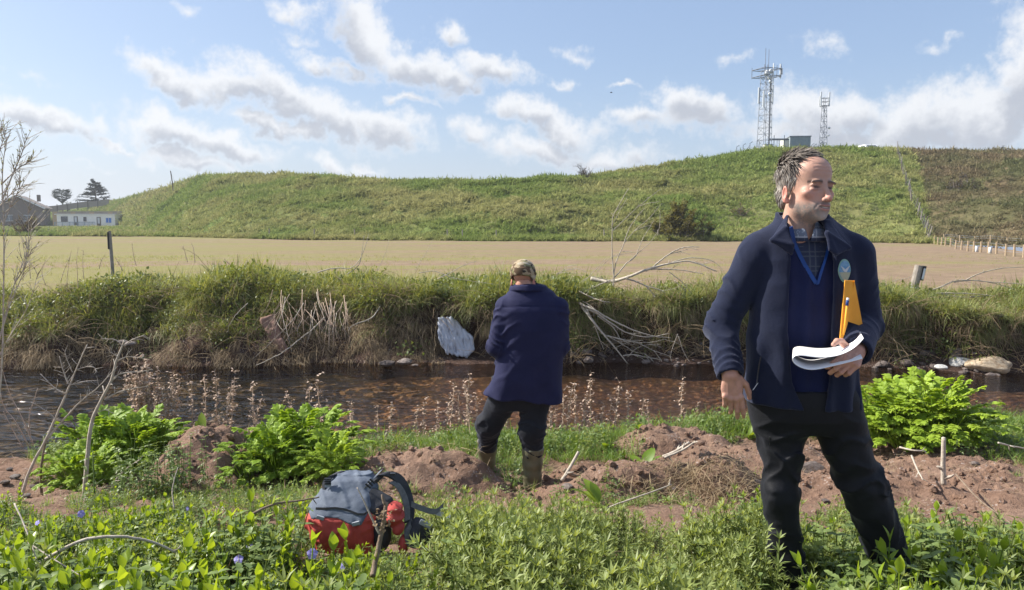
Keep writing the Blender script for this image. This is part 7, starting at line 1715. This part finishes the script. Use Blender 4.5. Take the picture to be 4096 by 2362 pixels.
# dry seed-head weeds along the near shore
def t_weed(h, n=10, seed=0):
    mb = MB(); pts, _ = wander((0, 0, 0), (U(-.12, .12), U(-.1, .1), 1), h, 8, .07); mb.tube(pts, [.0055 * (1 - .6 * i / 8) for i in range(9)], 4)
    for i in range(3, 9):
        for j in range(n // 3):
            p = pts[i] + Vector((U(-.01, .01), U(-.01, .01), U(-.03, .03))); d = rdir(U(.2, 1.1)); L = U(.02, .075) * (1.15 - .08 * i); q, _ = wander(p, d, L, 2, .2); mb.tube(q, [.002, .0016, .001], 3)
            for m_ in range(3): c = q[rng.randint(0, 2)] + Vector((U(-.006, .006), U(-.006, .006), U(-.004, .006))); leaf(mb, c, rdir(U(-.5, 1)), (0, 0, 1), .021, .015, .4, .3, 0, (.6, 1.0, .0))
    return mb
WEEDS = [t_weed(.5, 12).mesh('stalk', 'weed_brown') for k in range(7)]
WL = [(445, 1040, 120), (472, 1035, 95), (500, 1038, 105), (530, 1032, 110), (555, 1040, 95), (563, 1045, 120), (612, 1056, 80), (622, 1055, 110), (640, 1050, 60), (745, 1055, 90), (765, 1058, 120), (800, 1062, 130), (812, 1060, 70), (870, 1058, 50), (890, 1060, 70), (930, 1062, 60), (955, 1060, 70), (1030, 1062, 60), (1050, 1066, 80), (1075, 1070, 75), (1095, 1068, 90), (1110, 1072, 120), (1130, 1070, 100), (1152, 1074, 150), (1162, 1082, 140), (1172, 1070, 95), (1360, 1062, 80), (1385, 1066, 100), (1400, 1072, 115), (1420, 1068, 120), (1440, 1074, 100), (1460, 1066, 135), (1478, 1070, 70), (1492, 1060, 75), (1512, 1056, 110), (1540, 1050, 85), (1575, 1040, 60), (1600, 1060, 60), (1682, 1048, 110), (1722, 1030, 35), (1372, 1085, 80), (1340, 1075, 70), (1240, 1060, 60), (1250, 1072, 45)]
def on_shore(a, b):
    g0 = on_ground(a * 1.62218, b * 1.62218); tx = g0[0] / g0[1]; y = g0[1]
    for _ in range(6): y = min(y, float(near_line(tx * y)) - .22)
    return np.array([tx * y, y, zpt(tx * y, y)])
for k, (a, b, hp) in enumerate(WL):
    g0 = on_shore(a, b + 4); h = max(.15, float(W(a, b - hp, g0[1])[2]) - g0[2]); r = thing('dry_weed', ('tall' if hp >= 95 else 'short') + ' dry brown seed-head stalk on the near shore ' + ('beyond the divided-leaf plants' if a < 860 else 'beside the camouflage-capped man' if a < 1300 else 'between the two men'), 'weed', g0 - np.array([0, 0, .02]), U(0, 6), 'dry seed-head weeds on the near shore'); link('stalk', WEEDS[k % 7], r, rot=(U(-.12, .12), U(-.12, .12), 0), scale=h / .5)
g0 = on_shore(385, 1058); r = thing('dry_weed_bush', 'tall dense bush of dry reddish weed stalks at the water by the pebbly heap', 'weed', g0)
for k in range(26): link('stalk', WEEDS[k % 7], r, loc=(rng.gauss(0, .07), rng.gauss(0, .06), -.02), rot=(U(-.2, .2), U(-.2, .2), U(0, 6)), scale=U(1.0, 1.75))
# fallen branches on the far bank
Zb = zoomer(2100, 950, .4122)
def bank_branch(label, limbs, d0, mat, name='fallen_branch'):
    X, Y = limbs[0][0][0][:2]; r = thing(name, label, 'branch', Zb(X, Y, d0))
    for pts, r0, r1 in limbs: limb(r, 'limb', mat, [Zb(p[0], p[1], d0 + (p[2] if len(p) > 2 else 0)) for p in pts], r0 * 1.3, r1 * 1.4, 5, 5, .004)
    for k in range(len(limbs)):      # thin side twigs
        pts = rng.choice(limbs)[0]; j = rng.randint(0, len(pts) - 2); a_, b_ = pts[j], pts[j + 1]; ux, uy = b_[0] - a_[0], b_[1] - a_[1]; sgn = rng.choice((-1, 1)); L_ = U(.6, 1.1)
        limb(r, 'twig', mat, [Zb(b_[0], b_[1], d0), Zb(b_[0] + ux * .5 * L_ - uy * .25 * sgn * L_, b_[1] + uy * .5 * L_ + ux * .25 * sgn * L_, d0 - .04), Zb(b_[0] + ux * L_ - uy * .6 * sgn * L_, b_[1] + uy * L_ + ux * .6 * sgn * L_, d0 - .06)], .005, .0022, 4, 2, .004)
    return r
bank_branch('large fallen branch lying along the far bank top with bare twigs spread over the field', [([(640, 400, .5), (760, 425, .4), (870, 425, .2), (1000, 385, 0), (1200, 310, -.1), (1390, 260, -.1), (1600, 235, -.1), (1860, 330, -.2)], .030, .005), ([(1230, 300, 0), (1310, 230), (1390, 170), (1480, 120), (1570, 95), (1690, 95)], .012, .004), ([(1210, 310), (1400, 310), (1560, 325), (1740, 360)], .010, .003),
    ([(1390, 258), (1560, 205), (1720, 205), (1850, 245)], .008, .003), ([(1400, 165), (1500, 140), (1600, 112)], .006, .002), ([(1600, 235), (1720, 260), (1850, 340)], .005, .002), ([(960, 395), (1080, 430), (1180, 475), (1330, 520), (1530, 660), (1760, 775)], .012, .004), ([(1180, 478), (1235, 540), (1255, 620), (1258, 690)], .008, .004), ([(1250, 560), (1400, 760), (1490, 930)], .012, .006), ([(1490, 930), (1600, 1000), (1640, 1100), (1650, 1190)], .007, .003), ([(1490, 930), (1490, 1050), (1480, 1230)], .006, .003),
    ([(1400, 340), (1530, 440), (1640, 580), (1720, 680)], .006, .002), ([(1450, 420), (1600, 560), (1680, 660)], .005, .002), ([(870, 420), (760, 440), (600, 520), (430, 560)], .006, .002), ([(860, 400), (700, 470), (560, 520)], .005, .002), ([(800, 420), (640, 380), (500, 470), (420, 540)], .004, .002)], 13.0, 'pale_stick')
bank_branch('cluster of thin upright shoots rising from the fallen branch against the field', [([(855, 470), (862, 380), (850, 230), (845, 100), (846, -120), (870, -240), (1010, -480)], .009, .003), ([(862, 400), (880, 260), (960, 60), (1000, -60), (1080, -190), (1160, -280)], .008, .002), ([(870, 390), (980, 260), (1075, 180), (1140, 20), (1250, -160)], .008, .002), ([(880, 380), (1000, 240), (1090, 160), (1220, 40), (1300, -80)], .006, .002), ([(846, -60), (920, -130), (1100, -300), (1320, -470)], .006, .002), ([(846, -110), (900, -220), (990, -380)], .004, .0015), ([(960, 60), (1060, -60), (1200, -180), (1330, -330)], .004, .0015), ([(700, 330), (830, 200), (950, 140)], .003, .001), ([(560, 440), (700, 300), (800, 190)], .003, .001), ([(180, 430), (320, 350), (420, 280)], .004, .0015), ([(250, 420), (360, 330), (470, 300)], .003, .001)], 12.95, 'pale_stick', 'bare_shoots')
bank_branch('mass of pale bare branches hanging from the eroded bank down to the water', [([(525, 640, .2), (640, 690), (800, 780), (960, 860), (1080, 910), (1250, 960), (1420, 975)], .016, .004), ([(550, 670, .2), (640, 790), (760, 940), (880, 1080), (990, 1220)], .020, .006), ([(560, 680, .2), (700, 740), (860, 850), (1000, 930), (1200, 970), (1400, 930)], .013, .004), ([(600, 700), (680, 860), (730, 1000), (765, 1090)], .007, .003), ([(700, 760), (850, 870), (920, 980), (945, 1050)], .007, .003), ([(800, 960), (950, 990), (1100, 1030), (1250, 1100), (1420, 1160)], .007, .003), ([(950, 1150), (1050, 1140), (1180, 1165), (1330, 1190), (1450, 1240)], .009, .003), ([(1180, 1165), (1220, 1210), (1260, 1255)], .005, .002), ([(790, 950), (1000, 1010), (1200, 1020), (1350, 990)], .005, .002), ([(740, 930), (900, 1010), (1060, 1110), (1160, 1130)], .006, .002), ([(1480, 940), (1440, 1050), (1410, 1150)], .005, .002), ([(1490, 960), (1530, 1090), (1590, 1200), (1640, 1240)], .005, .002), ([(530, 525, .3), (640, 580, .1), (750, 620), (830, 630)], .010, .003), ([(560, 620, .2), (680, 700), (760, 800), (900, 900)], .005, .002), ([(860, 1080), (1000, 1020), (1150, 1000)], .004, .0015), ([(1000, 1160), (1080, 1080), (1200, 1040), (1320, 1040)], .004, .0015)], 12.45, 'pale_stick')
# canes hanging on the left-centre of the far bank
Za = zoomer(1000, 950, .412); cg = thing('cane_thicket', 'thicket of bare canes hanging down the far bank beside the red slab', 'canes', Za(560, 1100, 12.2))
for k in range(66):
    X = rng.uniform(210, 960); t0 = rng.uniform(500, 800); b0 = rng.uniform(880, 1140); ln = rng.gauss(-20, 140)
    limb(cg, 'cane', ('pale_stick' if k % 6 == 0 else 'weed_brown' if k % 2 else 'bark_brown'), [Za(X, t0, 12.80), Za(X + ln * .3 + U(-20, 20), (t0 * 2 + b0) / 3, 12.35), Za(X + ln * .7 + U(-20, 20), (t0 + 2 * b0) / 3, 12.20), Za(X + ln, b0, 12.22)], .0050 * U(.6, 1.3), .0022, 4)
for nm, pts, rr in (('long pale branch curving from the far bank down into the water', [(1270, 660, .6), (1180, 780, .2), (1010, 850, 0), (950, 910, -.05)], .012), ('long straight pale branch slanting out of the canes to the waterline', [(720, 780, .1), (600, 900, -.1), (480, 990, -.2), (330, 1110, -.3), (200, 1180, -.35), (60, 1245, -.4)], .013), ('thin pale branch crossing in front of the red slab', [(520, 640, .1), (430, 780, -.1), (250, 980, -.2), (30, 1180, -.3)], .008), ('pale twig arching over the straw tuft on the green bank', [(-20, 640, .2), (-110, 720, 0), (-190, 830, -.1), (-215, 920, -.1)], .006), ('curved pale shoot standing above the far bank against the field', [(650, 345, .8), (760, 310, .8), (880, 298, .8), (960, 305, .8), (1050, 240, .8), (1120, 90, .8), (1150, -30, .8)], .011), ('slim forked shoot standing above the far bank', [(940, 360, .8), (1060, 265, .8), (1090, 120, .8), (1105, -10, .8)], .008), ('thin brown stem rising from the far bank top near the camouflage cap', [(1230, 330, .9), (1310, 170, .9), (1350, 20, .9)], .004), ('thin pale stem slanting over the field from the far bank', [(1600, 320, .9), (1690, 180, .9), (1780, 20, .9)], .004), ('low pale stick lying on the far bank beside the cap', [(1820, 405, .2), (1950, 340, .2), (2080, 270, .2), (2200, 235, .2)], .008), ('long thin stick leaning across the far bank towards the cap', [(1640, 345, .3), (1800, 330, .3), (2000, 400, .2), (2420, 460, .1)], .007)):
    r = thing('bare_branch', nm, 'branch', Za(pts[0][0], pts[0][1], 12.4 + pts[0][2])); limb(r, 'limb', 'pale_stick', [Za(a, b, 12.4 + c) for a, b, c in pts], rr, rr * .3, 5, 5, .004)
# sticks on the far bank to the right
Zr = zoomer(3400, 900, .8335); r = thing('fallen_branch', 'long pale branches strewn along the far bank top by the leaning post', 'branch', Zr(450, 330, 13.6))
for pts, rr in (([(270, 326), (380, 330), (480, 328), (600, 332), (720, 345)], .016), ([(360, 322), (430, 300), (500, 272), (560, 265), (680, 275), (835, 285)], .013), ([(560, 262), (620, 235), (720, 210), (835, 203)], .012), ([(500, 275), (620, 268), (760, 300), (835, 330)], .008), ([(580, 345), (700, 340), (835, 335)], .012), ([(110, 300), (180, 290), (260, 310)], .010), ([(130, 310), (210, 270), (290, 250), (320, 205)], .006), ([(420, 330), (520, 345), (600, 350)], .010), ([(380, 320), (460, 285), (520, 262), (640, 300)], .005)):
    limb(r, 'limb', 'pale_stick', [Zr(a, b, 13.5) for a, b in pts], rr, rr * .4, 5, 3, .004)
r = thing('root', 'thin pale root hanging down the eroded bank above the boulders', 'root', Zr(425, 400, 12.9)); limb(r, 'strand', 'pale_stick', [Zr(425, 400, 12.9), Zr(440, 470, 12.5), Zr(460, 540, 12.4), Zr(468, 610, 12.3)], .009, .004)
# sticks in the foreground
Z7 = zoomer(0, 1300, .7295)
def stick(label, pts, r0, r1, mat, z_=Z7, name='dry_stick'):
    r = thing(name, label, 'stick', z_(*pts[0])); limb(r, 'shaft', mat, [z_(*p) for p in pts], r0, r1, 6, 2, .001); return r
stick('long arching dry stem bowed over the periwinkle leaves', [(-20, 1440, 2.75), (150, 1350, 2.78), (330, 1240, 2.8), (480, 1175, 2.82), (660, 1162, 2.85), (830, 1190, 2.9), (965, 1250, 2.95)], .008, .0045, 'dead_wood')
stick('thin straight dry stem crossing under the arching one', [(155, 1195, 2.8), (300, 1290, 2.72), (450, 1380, 2.65)], .003, .002, 'pale_stick')
stick('thin pale zigzag twig among the lower leaves', [(845, 1320, 2.75), (915, 1410, 2.68), (1060, 1445, 2.62)], .003, .0015, 'pale_stick')
stick('dry stick lying over the leaves just beside the rucksack', [(1360, 1050, 3.2), (1500, 985, 3.3), (1640, 965, 3.35), (1750, 945, 3.4)], .006, .003, 'bark_brown')
stick('thin upright twig near the pebbly heap', [(955, 1010, 3.5), (945, 900, 3.55), (975, 780, 3.6)], .0035, .0015, 'dead_wood')
stick('slender dry stem slanting through the leaves before the arching stem', [(80, 980, 2.9), (150, 1140, 2.8), (215, 1330, 2.7)], .0035, .002, 'pale_stick')
stick('slim green-brown stem upright between the leafy plants', [(518, 925, 3.9), (512, 800, 3.95), (510, 690, 4.0)], .004, .002, 'cleaver_leaf')
r = thing('broken_stalk', 'upright broken brown stalk standing in front of the rucksack', 'stick', Zp(735, 850, 2.75)); limb(r, 'stalk', 'bark_brown', [Zp(715, 960, 2.68), Zp(735, 850, 2.72), Zp(770, 690, 2.75), Zp(800, 540, 2.77), Zp(832, 335, 2.8)], .011, .0075, 7, 3, .001); limb(r, 'side_shoot', 'dead_wood', [Zp(770, 600, 2.76), Zp(690, 430, 2.76), Zp(640, 320, 2.76), Zp(585, 212, 2.76)], .0045, .002)
mb = MB(); 
for k in range(60): c = Vector(Zp(rng.gauss(800, 40), rng.gauss(490, 50), 2.75)); leaf(mb, c, rdir(U(-1, 1)), (0, 0, 1), .014, .010, .5, .3, 0, (.6, 1.0, .0))
rel(mb.build('dry_tuft', 'dead_grass'), r)
Zs = zoomer(1900, 1500, .592)
stick('cut pale stick standing in the soil beside the wellington boot', [(588, 715, 5.2), (640, 630, 5.25), (700, 520, 5.3)], .014, .010, 'pale_stick', Zs)
stick('forked dark root end lying in the dug soil', [(600, 640, 5.4), (660, 680, 5.4), (740, 700, 5.4)], .018, .010, 'bark_brown', Zs)
stick('pair of split pale sticks lying on the soil mound, upper one', [(1270, 555, 5.9), (1350, 520, 5.9), (1450, 455, 5.9)], .014, .010, 'dead_wood', Zs); stick('pair of split pale sticks lying on the soil mound, lower one', [(1280, 560, 5.85), (1400, 510, 5.85), (1490, 450, 5.85)], .010, .007, 'pale_stick', Zs)
stick('long thin stick lying across the low soil mound', [(820, 930, 4.5), (1000, 860, 4.55), (1200, 790, 4.65), (1330, 740, 4.75)], .006, .003, 'pale_stick', Zs)
Zq = zoomer(3300, 1000, .9354)
stick('short upright weathered stake in the bare soil near the rounded bush', [(508, 1005, 5.0), (505, 920, 5.0), (508, 803, 5.0)], .017, .013, 'dead_wood', Zq); stick('thin stem lying from the bare soil into the green plants', [(560, 960, 4.9), (650, 1060, 4.5), (780, 1160, 4.0), (851, 1215, 3.8)], .006, .003, 'bark_brown', Zq)
stick('curved pale stick on the bare soil behind the striding man', [(320, 845, 5.7), (380, 858, 5.6), (430, 860, 5.6)], .008, .004, 'pale_stick', Zq); stick('straight pale stick on soil beside the man\'s raised heel', [(370, 880, 5.2), (395, 940, 5.0), (420, 985, 4.9)], .007, .004, 'pale_stick', Zq); stick('long pale stick lying on the soil at the shore edge', [(740, 825, 5.9), (800, 840, 5.9), (860, 850, 5.9)], .008, .005, 'pale_stick', Zq)
# thin stems on the left of the far bank
for k, (pts) in enumerate(([(420, 440), (385, 340), (400, 260), (470, 170)], [(620, 560), (615, 400), (630, 250), (655, 120)], [(720, 520), (710, 350), (705, 200), (720, 90)], [(560, 400), (590, 300), (640, 180)], [(770, 380), (760, 260), (765, 110)], [(1250, 260), (1225, 160), (1213, 50)], [(1130, 310), (1090, 240), (1060, 190)], [(910, 290), (930, 220), (965, 160)], [(1790, 230), (1780, 120), (1755, 50)], [(210, 400), (225, 200), (215, 50)], [(280, 380), (270, 220), (295, 50)], [(1720, 230), (1700, 150), (1680, 70)], [(2110, 250), (2050, 190)], [(2175, 240), (2178, 150)])):
    Zx = zoomer(0, 950, .4356); r = thing('thin_stem', 'thin dark leafless stem rising from the green bank against the field', 'stem', Zx(*pts[0], 13.3), 0, 'thin stems on the far bank'); limb(r, 'stem', 'weed_brown', [Zx(a, b, 13.3) for a, b in pts], .007, .003, 4, 5, .003)
# ------------------------------------------------------------------ young willow at the left edge
leafmat('willow_leaf', (.16, .17, .08), (.30, .30, .17), .35, .6); wl = thing('willow_sapling', 'thin willow sapling with small grey-green leaves reaching in beside the water', 'tree', on_ground(-40, 1900)); wd = float(wl.location[1]); mb = MB(); tips = []
for pts, rr in (([(-40, 1930), (5, 1500), (15, 1100), (15, 900), (10, 700), (25, 560)], .008), ([(10, 800), (50, 700), (85, 620), (105, 560)], .007), ([(5, 740), (55, 690), (95, 660), (120, 648)], .006), ([(-30, 700), (0, 600), (20, 540)], .006), ([(-20, 850), (30, 790), (95, 740)], .006), ([(12, 900), (40, 830), (75, 760), (80, 730)], .005), ([(-60, 1700), (0, 1350), (60, 1130), (110, 1000), (112, 830)], .006), ([(60, 1130), (100, 1060), (128, 900)], .006), ([(-40, 1500), (30, 1250), (90, 1100), (125, 1000)], .006), ([(-60, 650), (-20, 560), (5, 520)], .005), ([(-80, 1600), (20, 1380), (110, 1230), (150, 1100)], .006)):
    q = spline([P(a, b, wd) for a, b in pts]); k = len(q); mb.tube(q, [rr * (1 - .75 * i / (k - 1)) for i in range(k)], 5)
    for i in range(k // 3, k):
        for j in range(2):
            d = (q[min(i + 1, k - 1)] - q[i - 1]).normalized(); o_ = d.orthogonal().normalized(); o_.rotate(Matrix.Rotation(U(0, 6.28), 3, d)); tw, _ = wander(q[i], d + o_ * .7, U(.05, .22), 4, .15); mb.tube(tw, [.0028, .0024, .002, .0016, .001], 3); tips += [(t_, (d + o_)) for t_ in tw[1:]]
rel(mb.build('trunk', 'dead_wood', None), wl); mb = MB()
for p_, d_ in tips[::2]:
    for j in range(1): leaf(mb, p_, d_ + rdir(U(-.3, 1)) * .8, (0, 0, 1), U(.018, .04), .008, .3, .2, U(0, 1), (.5, 1.0, .0))
rel(mb.build('leaves', 'willow_leaf', None, True), wl)
# ------------------------------------------------------------------ a bird over the hill
bd = thing('bird', 'small dark bird flying in the blue above the hill', 'bird', W(1507, 229, 60)); mb = MB(); mb.tube([(-.09, 0, 0), (-.03, 0, .01), (.06, 0, .01), (.10, 0, .005)], [.008, .03, .026, .008], 8); mb.build('body', 'tyre', bd, True)
for s in (-1, 1): mb = MB(); mb.add([(-.03, 0, .015), (.04, 0, .015), (.02, s * .11, .05), (-.05, s * .19, .03), (-.05, s * .10, .04)], [(0, 1, 2, 4), (4, 2, 3)]); mb.build('wing', 'tyre', bd)
# ------------------------------------------------------------------ thin spring haze
def haze():
    m = bpy.data.materials.new('haze_air'); m.use_nodes = True; t = NT(m.node_tree); t.n.clear(); o = t.add('ShaderNodeOutputMaterial'); v = t.add('ShaderNodeVolumePrincipled')
    v.inputs['Color'].default_value = (.86, .92, 1.0, 1); v.inputs['Density'].default_value = .00045; v.inputs['Anisotropy'].default_value = .3; t.l.new(v.outputs[0], o.inputs['Volume'])
    MAT['haze_air'] = m; mb = MB(); mb.box((0, 1200, 12.2), (7600, 2700, 30.4)); ob = mb.build('haze', 'haze_air'); tag(ob, kind='stuff')
haze()
